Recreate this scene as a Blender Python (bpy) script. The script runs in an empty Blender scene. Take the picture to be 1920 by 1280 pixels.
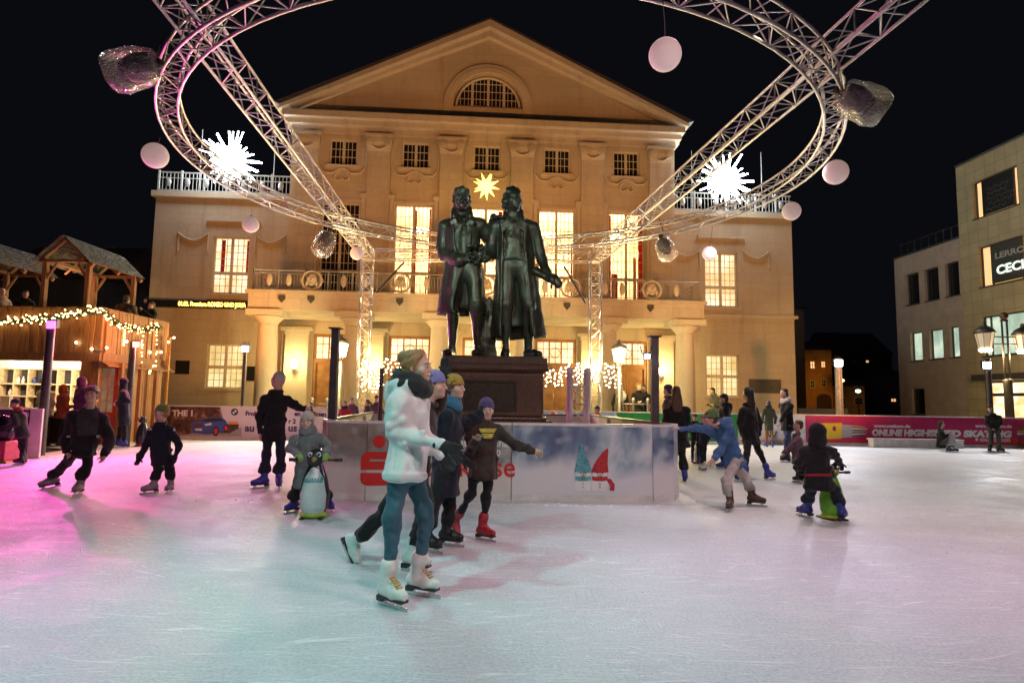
import bpy, math, random
import numpy as np
from mathutils import Vector, Matrix
random.seed(7); RNG=np.random.default_rng(7)
C=bpy.context.scene.collection
R=math.radians
# ---------------------------------------------------------------- camera model (1920x1280 photo pixels)
F=1160.; YH=752.; ROLL=0.0155; CZ=1.38
PIT=math.atan((YH-640)/F)
CAMP=np.array([0,0,CZ])
def ray(px,py):
    x=px-960; y=-(py-640)
    c,s=math.cos(ROLL),math.sin(ROLL)
    x,y=c*x-s*y,s*x+c*y
    return np.array([x,F*math.cos(PIT)-y*math.sin(PIT),F*math.sin(PIT)+y*math.cos(PIT)])
def at(px,py,Y):
    r=ray(px,py); return CAMP+r*(Y/r[1])
def ground(px,py,z=0.):
    r=ray(px,py); return CAMP+r*((z-CZ)/r[2])
TH=R(3.9); TO=np.array([-1.3,28.,0.])
TU=np.array([math.cos(TH),math.sin(TH),0]); TV=np.array([-math.sin(TH),math.cos(TH),0])
def tw(u,v,z): return TO+u*TU+v*TV+np.array([0,0,z])     # theatre frame -> world
def V3(*a): return np.array(a,float)
def nz(v):
    v=np.asarray(v,float); return v/max(1e-9,np.linalg.norm(v))
# ---------------------------------------------------------------- objects
def thing(name,label,cat,loc=(0,0,0),rotz=0,group=None):
    o=bpy.data.objects.new(name,None); C.objects.link(o)
    o.location=[float(x) for x in loc]; o.rotation_euler=(0,0,rotz); o.empty_display_size=.1
    o['label']=label; o['category']=cat
    if group: o['group']=group
    return o
def tag(o,label,cat,group=None):
    o['label']=label; o['category']=cat
    if group: o['group']=group
    return o
def wm(o):
    m=Matrix.LocRotScale(o.location,o.rotation_euler,o.scale)
    return wm(o.parent)@m if o.parent else m
def mkobj(name,verts,faces,mat,parent=None,smooth=False,world=False):
    me=bpy.data.meshes.new(name)
    if world and parent is not None and len(verts):
        Mi=np.array(wm(parent).inverted()); va=np.asarray(verts,float)
        verts=va@Mi[:3,:3].T+Mi[:3,3]
    me.from_pydata([tuple(map(float,v)) for v in verts],[],[tuple(map(int,f)) for f in faces])
    if smooth: me.polygons.foreach_set('use_smooth',[True]*len(me.polygons))
    if mat is not None: me.materials.append(mat)
    me.update()
    o=bpy.data.objects.new(name,me); C.objects.link(o)
    if parent is not None: o.parent=parent
    return o
def copytree(o,parent=None):
    c=o.copy(); C.objects.link(c)
    if parent is not None: c.parent=parent
    for ch in list(o.children): copytree(ch,c)
    return c
class MB:
    def __init__(s): s.v=[]; s.f=[]
    def add(s,v,f):
        n=len(s.v); s.v+= [tuple(x) for x in v]; s.f+=[tuple(i+n for i in q) for q in f]; return s
    def box(s,x0,x1,y0,y1,z0,z1):
        return s.add([(x0,y0,z0),(x1,y0,z0),(x1,y1,z0),(x0,y1,z0),(x0,y0,z1),(x1,y0,z1),(x1,y1,z1),(x0,y1,z1)],
          [(3,2,1,0),(4,5,6,7),(0,1,5,4),(1,2,6,5),(2,3,7,6),(3,0,4,7)])
    def obox(s,c,ax,ay,az):     # oriented box, half axes vectors
        c=np.asarray(c,float); v=[]
        for k in (-1,1):
            for i,j in ((-1,-1),(1,-1),(1,1),(-1,1)): v.append(c+i*np.asarray(ax)+j*np.asarray(ay)+k*np.asarray(az))
        return s.add(v,[(3,2,1,0),(4,5,6,7),(0,1,5,4),(1,2,6,5),(2,3,7,6),(3,0,4,7)])
    def tube(s,pts,r,n=8,closed=False,caps=True):
        P=[np.asarray(p,float) for p in pts]; m=len(P)
        rr=r if hasattr(r,'__len__') else [r]*m
        T=[]
        for i in range(m):
            a=P[(i-1)%m] if (closed or i>0) else P[i]; b=P[(i+1)%m] if (closed or i<m-1) else P[i]
            T.append(nz(b-a))
        up=V3(0,0,1) if abs(T[0][2])<.9 else V3(1,0,0)
        nrm=nz(np.cross(T[0],up)); v=[]
        for i in range(m):
            nrm=nz(nrm-T[i]*np.dot(nrm,T[i])); bi=np.cross(T[i],nrm)
            for k in range(n):
                a=2*math.pi*k/n; v.append(P[i]+rr[i]*(math.cos(a)*nrm+math.sin(a)*bi))
        f=[]
        for i in range(m if closed else m-1):
            j=(i+1)%m
            for k in range(n): f.append((i*n+k,i*n+(k+1)%n,j*n+(k+1)%n,j*n+k))
        if caps and not closed: f+= [tuple(range(n))[::-1],tuple(range((m-1)*n,m*n))]
        return s.add(v,f)
    def lathe(s,prof,c=(0,0,0),n=24,sx=1,sy=1):
        v=[];f=[]
        for r,z in prof:
            for k in range(n):
                a=2*math.pi*k/n; v.append((c[0]+sx*r*math.cos(a),c[1]+sy*r*math.sin(a),c[2]+z))
        for i in range(len(prof)-1):
            for k in range(n): f.append((i*n+k,i*n+(k+1)%n,(i+1)*n+(k+1)%n,(i+1)*n+k))
        f+=[tuple(range(n))[::-1],tuple(range((len(prof)-1)*n,len(prof)*n))]
        return s.add(v,f)
    def ball(s,c,r,n=12,m=8,sc=(1,1,1)):
        prof=[(max(1e-4,math.sin(math.pi*i/m))*r,-math.cos(math.pi*i/m)*r*sc[2]) for i in range(m+1)]
        return s.lathe(prof,c,n,sc[0],sc[1])
    def poly(s,pts,a,b):        # extrude closed planar outline from offset a to offset b (vectors)
        n=len(pts); v=[np.asarray(p,float)+a for p in pts]+[np.asarray(p,float)+b for p in pts]
        return s.add(v,[tuple(range(n))[::-1],tuple(range(n,2*n))]+[(i,(i+1)%n,n+(i+1)%n,n+i) for i in range(n)])
    def quad(s,a,b,c,d): return s.add([a,b,c,d],[(0,1,2,3)])
    def build(s,name,mat,parent=None,smooth=False,world=False): return mkobj(name,s.v,s.f,mat,parent,smooth,world)
def smooth_by_angle(o,ang=40):
    me=o.data
    me.polygons.foreach_set('use_smooth',[True]*len(me.polygons))
    try: me.set_sharp_from_angle(angle=R(ang))
    except Exception: pass
    return o
def bevel(o,w=.02,seg=2):
    m=o.modifiers.new('bevel','BEVEL'); m.width=w; m.segments=seg; m.limit_method='ANGLE'; m.angle_limit=R(40); return o
# ---------------------------------------------------------------- materials
class NT:
    def __init__(s,name):
        s.m=bpy.data.materials.new(name); s.m.use_nodes=True; s.t=s.m.node_tree; s.n=s.t.nodes; s.l=s.t.links
        s.b=s.n['Principled BSDF']; s.out=s.n['Material Output']
    def node(s,typ,ins=None,**kw):
        n=s.n.new(typ)
        for k,v in kw.items(): setattr(n,k,v)
        for k,v in (ins or {}).items(): s.put(n.inputs[k],v)
        return n
    def put(s,sock,v):
        if isinstance(v,bpy.types.NodeSocket): s.l.new(v,sock)
        elif isinstance(v,bpy.types.Node): s.l.new(v.outputs[0],sock)
        else:
            if sock.type=='RGBA' and len(v)==3: v=(*v,1)
            sock.default_value=v
    def P(s,**kw):
        for k,v in kw.items(): s.put(s.b.inputs[k.replace('_',' ')],v)
        return s
    def coord(s,kind='Object',scale=(1,1,1),rot=(0,0,0)):
        tc=s.node('ShaderNodeTexCoord'); mp=s.node('ShaderNodeMapping',{'Vector':tc.outputs[kind],'Scale':scale,'Rotation':rot}); return mp.outputs[0]
    def noise(s,vec,scale,detail=4,rough=.55,dist=0): return s.node('ShaderNodeTexNoise',{'Vector':vec,'Scale':scale,'Detail':detail,'Roughness':rough,'Distortion':dist}).outputs[0]
    def ramp(s,fac,stops,interp='LINEAR'):
        r=s.node('ShaderNodeValToRGB'); s.put(r.inputs[0],fac); cr=r.color_ramp; cr.interpolation=interp
        while len(cr.elements)<len(stops): cr.elements.new(.5)
        for e,(p,c) in zip(cr.elements,stops):
            e.position=p; e.color=(c,c,c,1) if not hasattr(c,'__len__') else (*c,1) if len(c)==3 else c
        return r.outputs[0]
    def mix(s,fac,a,b,mode='MIX'):
        m=s.node('ShaderNodeMix',data_type='RGBA',blend_type=mode)
        s.put(m.inputs[0],fac); s.put(m.inputs[6],a); s.put(m.inputs[7],b); return m.outputs[2]
    def math(s,op,a,b=0.,c=None):
        m=s.node('ShaderNodeMath',operation=op); s.put(m.inputs[0],a); s.put(m.inputs[1],b)
        if c is not None: s.put(m.inputs[2],c)
        return m.outputs[0]
    def bump(s,h,strength=.3,dist=.02,normal=None):
        b=s.node('ShaderNodeBump',{'Height':h,'Strength':strength,'Distance':dist})
        if normal is not None: s.put(b.inputs['Normal'],normal)
        s.l.new(b.outputs[0],s.b.inputs['Normal']); return b.outputs[0]
MC={}
def simple(name,col,rough=.6,metal=0,var=.25,scale=8,bump=.15,spec=.5,emit=None,estr=0,detail=4):
    if name in MC: return MC[name]
    m=NT(name); v=m.coord()
    n=m.noise(v,scale,detail)
    lo=[c*(1-var) for c in col]; hi=[min(1,c*(1+var)) for c in col]
    m.P(Base_Color=m.ramp(n,[(.3,lo),(.7,hi)]),Roughness=rough,Metallic=metal)
    m.b.inputs['Specular IOR Level'].default_value=spec
    if bump: m.bump(m.noise(v,scale*6,3),bump,.01)
    if emit is not None:
        m.P(Emission_Color=emit,Emission_Strength=estr)
    MC[name]=m.m; return m.m
def cloth(name,col,rough=.9,var=.3,weave=220,wr=.5):
    if name in MC: return MC[name]
    m=NT(name); v=m.coord()
    n=m.noise(v,9,5,.6)
    lo=[c*(1-var) for c in col]; hi=[min(1,c*(1+var)) for c in col]
    m.P(Base_Color=m.ramp(n,[(.3,lo),(.72,hi)]),Roughness=rough,Sheen_Weight=.12)
    m.b.inputs['Specular IOR Level'].default_value=.25
    f=m.math('ADD',m.math('MULTIPLY',m.noise(v,weave,2),.15),m.math('MULTIPLY',m.noise(m.coord(scale=(1,1,.45)),14,4,.6,.8),1.))
    m.bump(f,wr,.02); MC[name]=m.m; return m.m
def emis(name,col,strength,sample=False,body=(.8,.8,.8)):
    if name in MC: return MC[name]
    m=NT(name); m.P(Base_Color=body,Emission_Color=col,Emission_Strength=strength,Roughness=.4)
    if not sample:
        try: m.m.cycles.emission_sampling='NONE'
        except Exception: pass
    MC[name]=m.m; return m.m
def text(s,size,mat,parent,M,name='lettering',extr=.004,align='LEFT',sx=1.,shear=0.,bold=0.,space=1.):
    cu=bpy.data.curves.new('t','FONT'); cu.body=s; cu.size=size; cu.align_x=align; cu.extrude=extr; cu.shear=shear; cu.offset=bold; cu.space_character=space; cu.resolution_u=3
    o=bpy.data.objects.new('t',cu); C.objects.link(o)
    dg=bpy.context.evaluated_depsgraph_get(); dg.update()
    me=bpy.data.meshes.new_from_object(o.evaluated_get(dg)); bpy.data.objects.remove(o)
    vs=np.array([v.co[:] for v in me.vertices]).reshape(-1,3); vs[:,0]*=sx
    fs=[tuple(p.vertices) for p in me.polygons]; bpy.data.meshes.remove(me)
    M=np.array(M); vs=vs@M[:3,:3].T+M[:3,3]
    return mkobj(name,vs,fs,mat,parent,world=True)
def frameM(o,x,y,z):
    M=np.eye(4); M[:3,0]=x; M[:3,1]=y; M[:3,2]=z; M[:3,3]=o; return M
# ---------------------------------------------------------------- signed distance modelling (numpy) -> surface nets
class SD:
    def __init__(s): s.p=[]
    def _a(s,fn,lo,hi,k,op): s.p.append((fn,np.minimum(lo,hi),np.maximum(lo,hi),k,op)); return s
    def cap(s,a,b,ra,rb=None,k=.03,op='u'):
        a=np.asarray(a,float); b=np.asarray(b,float); rb=ra if rb is None else rb; ab=b-a; L2=max(1e-9,ab@ab); m=max(ra,rb)
        def fn(X,Y,Z):
            x=X-a[0];y=Y-a[1];z=Z-a[2]
            t=np.clip((x*ab[0]+y*ab[1]+z*ab[2])/L2,0,1)
            return np.sqrt((x-t*ab[0])**2+(y-t*ab[1])**2+(z-t*ab[2])**2)-(ra+(rb-ra)*t)
        return s._a(fn,np.minimum(a,b)-m,np.maximum(a,b)+m,k,op)
    def chain(s,pts,rs,k=.03,op='u'):
        for i in range(len(pts)-1): s.cap(pts[i],pts[i+1],rs[i],rs[i+1],k,op)
        return s
    def ell(s,c,r,A=None,k=.03,op='u'):
        c=np.asarray(c,float); r=np.asarray(r,float); A=np.eye(3) if A is None else np.asarray(A)   # columns=axes
        def fn(X,Y,Z):
            x=X-c[0];y=Y-c[1];z=Z-c[2]
            q=[(x*A[0,i]+y*A[1,i]+z*A[2,i]) for i in range(3)]
            k0=np.sqrt(sum((q[i]/r[i])**2 for i in range(3))); k1=np.sqrt(sum((q[i]/r[i]**2)**2 for i in range(3)))
            return k0*(k0-1)/np.maximum(k1,1e-6)
        e=np.sqrt(((A*r)**2).sum(1))
        return s._a(fn,c-e,c+e,k,op)
    def box(s,c,h,A=None,rd=.01,k=.02,op='u'):
        c=np.asarray(c,float); h=np.asarray(h,float); A=np.eye(3) if A is None else np.asarray(A)
        def fn(X,Y,Z):
            x=X-c[0];y=Y-c[1];z=Z-c[2]
            q=[np.abs(x*A[0,i]+y*A[1,i]+z*A[2,i])-(h[i]-rd) for i in range(3)]
            return np.sqrt(sum(np.maximum(t,0)**2 for t in q))+np.minimum(np.maximum(q[0],np.maximum(q[1],q[2])),0)-rd
        e=np.abs(A)@h
        return s._a(fn,c-e,c+e,k,op)
    def loft(s,a,b,secs,xd,k=.03,op='u',fold=0,nf=9,ph=0.,rd=0.):
        # elliptic sections (t,w,d[,xo,yo]) along a->b; xd width direction; fold = amplitude of vertical pleats
        a=np.asarray(a,float); b=np.asarray(b,float); L=np.linalg.norm(b-a); z=(b-a)/L; x=nz(np.asarray(xd,float)-z*np.dot(xd,z)); y=np.cross(z,x)
        S=np.array([tuple(q)+(0,)*(5-len(q)) for q in secs],float); mw=max(S[:,1].max(),S[:,2].max())+np.abs(S[:,3:]).max()+fold
        def fn(X,Y,Z):
            px=X-a[0];py=Y-a[1];pz=Z-a[2]
            lz=px*z[0]+py*z[1]+pz*z[2]; t=lz/L
            w=np.interp(t,S[:,0],S[:,1]).astype(np.float32); d=np.interp(t,S[:,0],S[:,2]).astype(np.float32)
            lx=px*x[0]+py*x[1]+pz*x[2]-np.interp(t,S[:,0],S[:,3]).astype(np.float32); ly=px*y[0]+py*y[1]+pz*y[2]-np.interp(t,S[:,0],S[:,4]).astype(np.float32)
            k0=np.sqrt((lx/w)**2+(ly/d)**2); k1=np.sqrt((lx/w**2)**2+(ly/d**2)**2)
            dr=k0*(k0-1)/np.maximum(k1,1e-6)
            if fold:
                an=np.arctan2(ly/d,lx/w); dr=dr-fold*np.clip((S[-1,0]-t)/max(1e-6,S[-1,0]-S[0,0]),0,1)*(np.sin(nf*an+ph)+.5*np.sin(1.7*nf*an+2+ph))
            dz=np.maximum(S[0,0]*L-lz,lz-S[-1,0]*L)
            q0=dr+rd; q1=dz+rd
            return np.sqrt(np.maximum(q0,0)**2+np.maximum(q1,0)**2)+np.minimum(np.maximum(q0,q1),0)-rd
        P=np.array([a+z*L*S[0,0],a+z*L*S[-1,0]])
        return s._a(fn,P.min(0)-mw,P.max(0)+mw,k,op)
    def half(s,c,n,lo,hi,k=.01,op='s',wob=0):      # removes the half space on the side n points to
        c=np.asarray(c,float); n=nz(n)
        def fn(X,Y,Z): return -((X-c[0])*n[0]+(Y-c[1])*n[1]+(Z-c[2])*n[2])
        return s._a(fn,np.asarray(lo,float),np.asarray(hi,float),k,op)
    def mesh(s,res,noise=0,nscale=8.,seed=0,stretch=(1,1,1)):
        U=[p for p in s.p if p[4]=='u']
        lo=np.min([p[1] for p in U],0)-3*res-noise; hi=np.max([p[2] for p in U],0)+3*res+noise
        n=np.ceil((hi-lo)/res).astype(int)+1
        ax=[(lo[i]+res*np.arange(n[i])).astype(np.float32) for i in range(3)]
        D=np.full(n,.5,np.float32)
        for fn,l,h,k,op in s.p:
            mg=k+3*res+.015
            i0=np.clip(np.floor((l-mg-lo)/res).astype(int),0,n); i1=np.clip(np.ceil((h+mg-lo)/res).astype(int)+1,0,n)
            if (i1<=i0).any(): continue
            sl=tuple(slice(i0[i],i1[i]) for i in range(3))
            d=fn(ax[0][sl[0]][:,None,None],ax[1][sl[1]][None,:,None],ax[2][sl[2]][None,None,:]).astype(np.float32)
            cur=D[sl]
            if op=='u':
                if k>0:
                    hh=np.clip(.5+.5*(cur-d)/k,0,1); D[sl]=cur+(d-cur)*hh-k*hh*(1-hh)
                else: D[sl]=np.minimum(cur,d)
            else:
                d=-d
                if k>0:
                    hh=np.clip(.5-.5*(cur-d)/k,0,1); D[sl]=cur+(d-cur)*hh+k*hh*(1-hh)
                else: D[sl]=np.maximum(cur,d)
        if noise:
            g=np.random.default_rng(seed); N=np.zeros(n,np.float32)
            for o in range(7):
                f=nscale*(1+.9*(o//2))*nz(g.normal(size=3))*np.asarray(stretch); a=1/(1+.7*(o//2))
                w1=g.normal(size=3)*nscale*.4
                N+=a*np.sin(ax[0][:,None,None]*f[0]+ax[1][None,:,None]*f[1]+ax[2][None,None,:]*f[2]+g.uniform(0,6.3)+1.3*np.sin(ax[0][:,None,None]*w1[0]+ax[1][None,:,None]*w1[1]+ax[2][None,None,:]*w1[2]))
            D+=noise*.45*N
        return snets(D,lo,res)
    def build(s,name,mat,parent,res=.012,world=True,noise=0,nscale=8.,seed=0,smooth=2,stretch=(1,1,1)):
        v,f=s.mesh(res,noise,nscale,seed,stretch)
        return mkobj(name,v,f,mat,parent,True,world)
def snets(D,lo,res):
    S=D<0; n=np.array(D.shape); cs=n-1
    cnt=np.zeros(cs,np.int8); 
    cor=[(i,j,k) for i in (0,1) for j in (0,1) for k in (0,1)]
    sub=lambda A,c: A[c[0]:c[0]+cs[0],c[1]:c[1]+cs[1],c[2]:c[2]+cs[2]]
    for c in cor: cnt+=sub(S,c)
    act=np.argwhere((cnt>0)&(cnt<8))
    if len(act)==0: return [],[]
    I,J,K=act.T
    val={c:D[I+c[0],J+c[1],K+c[2]] for c in cor}
    acc=np.zeros((len(act),3)); w=np.zeros(len(act))
    for a in cor:
        for ax in range(3):
            if a[ax]==0:
                b=list(a); b[ax]=1; b=tuple(b)
                va,vb=val[a],val[b]; m=(va<0)!=(vb<0)
                t=np.where(m,va/np.where(m,va-vb,1),0)
                p=np.array(a,float)[None,:].repeat(len(act),0); p[:,ax]+=t
                acc+=p*m[:,None]; w+=m
    V=(act+acc/w[:,None])*res+lo
    idx=np.full(cs,-1,np.int64); idx[I,J,K]=np.arange(len(act))
    Fs=[]
    for ax in range(3):
        o1,o2=[(1,2),(2,0),(0,1)][ax]
        A=S[tuple(slice(0,-1) if i==ax else slice(1,-1) for i in range(3))]
        B=S[tuple(slice(1,None) if i==ax else slice(1,-1) for i in range(3))]
        for cond,flip in ((A&~B,False),(~A&B,True)):
            q=np.argwhere(cond)
            if len(q)==0: continue
            base=q.copy()
            for i in range(3):
                if i!=ax: base[:,i]+=1
            def g(d1,d2):
                c=base.copy(); c[:,o1]-=d1; c[:,o2]-=d2; return idx[c[:,0],c[:,1],c[:,2]]
            quad=np.stack([g(1,1),g(0,1),g(0,0),g(1,0)],1)
            Fs.append(quad[:,::-1] if flip else quad)
    Fc=np.concatenate(Fs); Fc=Fc[(Fc>=0).all(1)]
    # one light smoothing pass along edges
    for _ in range(1):
        a=Fc.ravel(); b=np.roll(Fc,-1,1).ravel(); s=np.zeros_like(V); c=np.zeros(len(V))
        np.add.at(s,a,V[b]); np.add.at(c,a,1); np.add.at(s,b,V[a]); np.add.at(c,b,1)
        V=.55*V+.45*s/np.maximum(c,1)[:,None]
    return V,Fc
# ---------------------------------------------------------------- camera, world
def setup():
    sc=bpy.context.scene
    cd=bpy.data.cameras.new('Camera'); cam=bpy.data.objects.new('Camera',cd); C.objects.link(cam); sc.camera=cam
    cd.sensor_width=36; cd.lens=F/1920*36; cd.clip_end=500; cd.clip_start=.05
    cam.location=(0,0,CZ)
    cam.matrix_world=Matrix.Translation((0,0,CZ))@Matrix.Rotation(math.pi/2+PIT,4,'X')@Matrix.Rotation(ROLL,4,'Z')
    w=bpy.data.worlds.new('World'); sc.world=w; w.use_nodes=True; n=w.node_tree.nodes; l=w.node_tree.links
    sky=n.new('ShaderNodeTexSky'); sky.sky_type='NISHITA'; sky.sun_disc=False; sky.sun_elevation=R(-5); sky.sun_rotation=R(150)
    bg=n['Background']; mx=n.new('ShaderNodeMix'); mx.data_type='RGBA'; mx.blend_type='ADD'; mx.inputs[0].default_value=1
    sc2=n.new('ShaderNodeMix'); sc2.data_type='RGBA'; sc2.blend_type='MULTIPLY'; sc2.inputs[0].default_value=1; sc2.inputs[7].default_value=(.02,.02,.02,1)
    l.new(sky.outputs[0],sc2.inputs[6]); l.new(sc2.outputs[2],mx.inputs[6]); mx.inputs[7].default_value=(.03,.032,.048,1)
    l.new(mx.outputs[2],bg.inputs[0]); bg.inputs[1].default_value=.1
    sc.view_settings.view_transform='Standard'; sc.view_settings.look='None'; sc.view_settings.exposure=0; sc.view_settings.gamma=1
    return cam
cam=setup()
def lamp(kind,name,loc,energy,col,aim=None,size=.1,spot=60,blend=.5):
    d=bpy.data.lights.new(name,kind); d.energy=energy; d.color=col
    if kind=='SPOT': d.spot_size=R(spot); d.spot_blend=blend; d.shadow_soft_size=size
    elif kind=='POINT': d.shadow_soft_size=size
    elif kind=='AREA': d.size=size
    o=bpy.data.objects.new(name,d); C.objects.link(o); o.location=[float(x) for x in loc]
    if aim is not None:
        o.rotation_euler=Vector(np.asarray(aim,float)-np.asarray(loc,float)).to_track_quat('-Z','Y').to_euler()
    return o
# ================================================================ theatre (local frame: x=u along the front, y=v into the house, z up)
def stone(name,col,bw=1.25,bh=.48,stain=1.):
    m=NT(name); v=m.coord(); sp=m.node('ShaderNodeSeparateXYZ',{0:v})
    xy=m.node('ShaderNodeCombineXYZ',{0:m.math('ADD',sp.outputs[0],sp.outputs[1]),1:sp.outputs[2],2:0.})
    br=m.node('ShaderNodeTexBrick',{'Vector':xy.outputs[0],'Scale':1.,'Mortar Size':.012,'Mortar Smooth':.6,'Brick Width':bw,'Row Height':bh,'Color1':[c*1.04 for c in col],'Color2':[c*.92 for c in col],'Mortar':[c*.72 for c in col]})
    big=m.noise(v,.35,5,.6); fine=m.noise(v,9,5,.6); st=m.noise(m.coord(scale=(1.6,1.6,.22)),1.2,5,.65)
    c=m.mix(m.ramp(big,[(.35,0),(.7,.5*stain)]),br.outputs[0],[x*.72 for x in col])
    c=m.mix(m.ramp(st,[(.52,0),(.72,.55*stain)]),c,(col[0]*.5,col[1]*.47,col[2]*.42))
    c=m.mix(.25,c,m.ramp(fine,[(.3,[x*.75 for x in col]),(.7,[min(1,x*1.15) for x in col])]))
    m.P(Base_Color=c,Roughness=.85); m.b.inputs['Specular IOR Level'].default_value=.2
    h=m.math('ADD',m.math('MULTIPLY',br.outputs[1],-1.),m.math('MULTIPLY',fine,.4)); m.bump(h,.35,.02)
    return m.m
M_wall=stone('limestone',(.46,.385,.285)); M_trim=stone('limestone_trim',(.50,.425,.32),3.,5.)
M_roof=simple('dark_roof_tiles',(.05,.04,.04),.7)
M_frame=simple('window_frame_paint',(.52,.46,.36),.5,var=.1); M_framed=simple('dark_window_bars',(.25,.22,.17),.5,var=.1)
M_dark=NT('dark_window_glass'); M_dark.P(Base_Color=(.016,.015,.017),Roughness=.06); M_dark=M_dark.m
M_curtain=cloth('red_curtain',(.45,.02,.02),.8); 
M_doorwood=simple('oak_door',(.24,.11,.035),.45,var=.3,scale=3)
def litglass(name,a,b,s,kind='Object',sc=.9):
    m=NT(name); v=m.coord('Object',(1,1,1)); n=m.noise(v,sc,3,.6,.5); sp=m.node('ShaderNodeSeparateXYZ',{0:v})
    n2=m.noise(m.coord('Object',(3,3,.4)),1.2,2)
    col=m.mix(m.ramp(n,[(.38,0),(.62,1)]),a,b)
    st=m.math('MULTIPLY',m.ramp(m.math('ADD',m.math('MULTIPLY',n,.6),m.math('MULTIPLY',n2,.4)),[(.35,.55),(.62,1.)]),s)
    m.P(Base_Color=(.3,.3,.3),Roughness=.15,Emission_Color=col,Emission_Strength=st); MC[name]=m.m; return m.m
M_lit=litglass('lit_window_glass',(1,.62,.25),(1,.84,.56),1.5)
M_lit2=litglass('lit_stair_glass',(1,.72,.25),(1,.86,.45),1.05)
M_hallw=simple('hall_plaster',(.74,.62,.44),.8,var=.08,scale=1)
M_clear=NT('clear_glass'); _g=M_clear.node('ShaderNodeBsdfGlossy',{'Roughness':.03,'Color':(1,1,1,1)}); _t=M_clear.node('ShaderNodeBsdfTransparent',{'Color':(.95,.93,.9,1)}); M_clear.l.new(M_clear.node('ShaderNodeMixShader',{0:.06,1:_t,2:_g}).outputs[0],M_clear.out.inputs[0]); M_clear=M_clear.m
M_litc=litglass('lit_gallery_glass',(1,.45,.12),(1,.72,.3),1.25)
th=thing('theatre','sandstone theatre with pediment, six pilasters and columned portico, lit windows, behind the bronze pair','theatre',TO,TH)
def holes_wall(mb,u0,u1,z0,z1,holes,v,dep,hole_fn=None):
    us=sorted({u0,u1,*[h[0] for h in holes],*[h[1] for h in holes]}); zs=sorted({z0,z1,*[h[2] for h in holes],*[h[3] for h in holes]})
    for a,b in zip(us,us[1:]):
        for c,d in zip(zs,zs[1:]):
            cu,cz=(a+b)/2,(c+d)/2
            if any(h[0]<cu<h[1] and h[2]<cz<h[3] for h in holes): continue
            mb.quad((a,v,c),(b,v,c),(b,v,d),(a,v,d))
    for a,b,c,d in holes:
        mb.quad((a,v,c),(a,v,d),(a,v+dep,d),(a,v+dep,c)); mb.quad((b,v,d),(b,v,c),(b,v+dep,c),(b,v+dep,d))
        mb.quad((a,v,d),(b,v,d),(b,v+dep,d),(a,v+dep,d)); mb.quad((b,v,c),(a,v,c),(a,v+dep,c),(b,v+dep,c))
def window(u0,u1,z0,z1,v,lit,cols=6,rows=6,trans=None,fr=.07,curt=None,sill=True,mb_=None,deco=False,split=2,sky=None):
    f=MB(); t=v+.12
    for a,b in ((u0,u0+fr),(u1-fr,u1)): f.box(a,b,t,t+.08,z0,z1)
    f.box(u0+fr,u1-fr,t,t+.08,z0,z0+fr); f.box(u0+fr,u1-fr,t,t+.08,z1-fr,z1)
    cu=(u0+u1)/2
    if split>=2: f.box(cu-.06,cu+.06,t-.01,t+.08,z0+fr,z1-fr)
    if trans: 
        for sg in ((u0+fr,cu-.06),(cu+.06,u1-fr)) if split>=2 else ((u0+fr,u1-fr),): f.box(sg[0],sg[1],t-.01,t+.08,trans-.07,trans+.07)
    fo=f.build('window',mb_ or M_frame,th)
    g=MB()
    for i in range(1,cols):
        x=u0+fr+(u1-u0-2*fr)*i/cols
        if split>=2 and abs(x-cu)<.05: continue
        g.box(x-.012,x+.012,t+.03,t+.06,z0+fr,z1-fr)
    for j in range(1,rows):
        z=z0+fr+(z1-z0-2*fr)*j/rows
        if trans and abs(z-trans)<.1: continue
        for sg in ((u0+fr,cu-.06),(cu+.06,u1-fr)) if split>=2 else ((u0+fr,u1-fr),): g.box(sg[0],sg[1],t+.031,t+.059,z-.012,z+.012)
    if deco:
        for s in (-1,1):
            cx=cu+s*(u1-u0)/4; zc=z0+(trans-z0)+ (z1-trans)*.38; w=(u1-u0)*.13
            for dz,hh in ((0,.34),(.55,.2)):
                P=[(cx-w,t+.02,zc+dz),(cx-w*.5,t+.02,zc+dz+hh),(cx+w*.5,t+.02,zc+dz+hh),(cx+w,t+.02,zc+dz),(cx+w*.5,t+.02,zc+dz-hh),(cx-w*.5,t+.02,zc+dz-hh)]
                g.tube(P,.013,5,True)
    g.build('glazing_bars',M_frame,fo)
    p=MB(); p.quad((u0+fr,t+.07,z0+fr),(u1-fr,t+.07,z0+fr),(u1-fr,t+.07,z1-fr),(u0+fr,t+.07,z1-fr)); p.build('pane',lit or M_dark,fo)
    if curt:
        for (a,b,c,d) in curt:
            k=MB(); n=9
            for i in range(n):
                x0=a+(b-a)*i/n; x1=a+(b-a)*(i+1)/n; y0=t+.062+.006*(i%2); y1=t+.062+.006*((i+1)%2)
                k.quad((x0,y0,c),(x1,y1,c),(x1,y1,d),(x0,y0,d))
            k.build('curtain',M_curtain,fo)
    if sill:
        s_=MB(); s_.box(u0-.12,u1+.12,v-.1,v+.1,z0-.1,z0-.003); s_.build('sill',M_trim,fo)
WC=[-6.62,-3.31,0,3.31,6.62]
upper=[(c-.63,c+.63,12.06,13.3) for c in WC]; tall=[(c-.86,c+.86,5.65,10.3) for c in WC]; doors=[(c-.95,c+.95,.5,4.25) for c in WC]
body=MB(); holes_wall(body,-8.95,8.95,0,14.2,upper+tall+doors,0,.32)
body.quad((-8.95,16,0),(-8.95,0,0),(-8.95,0,14.2),(-8.95,16,14.2)); body.quad((8.95,0,0),(8.95,16,0),(8.95,16,14.2),(8.95,0,14.2))
body.quad((8.95,16,0),(-8.95,16,0),(-8.95,16,14.2),(8.95,16,14.2))
body.build('front_wall',M_wall,th)
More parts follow.
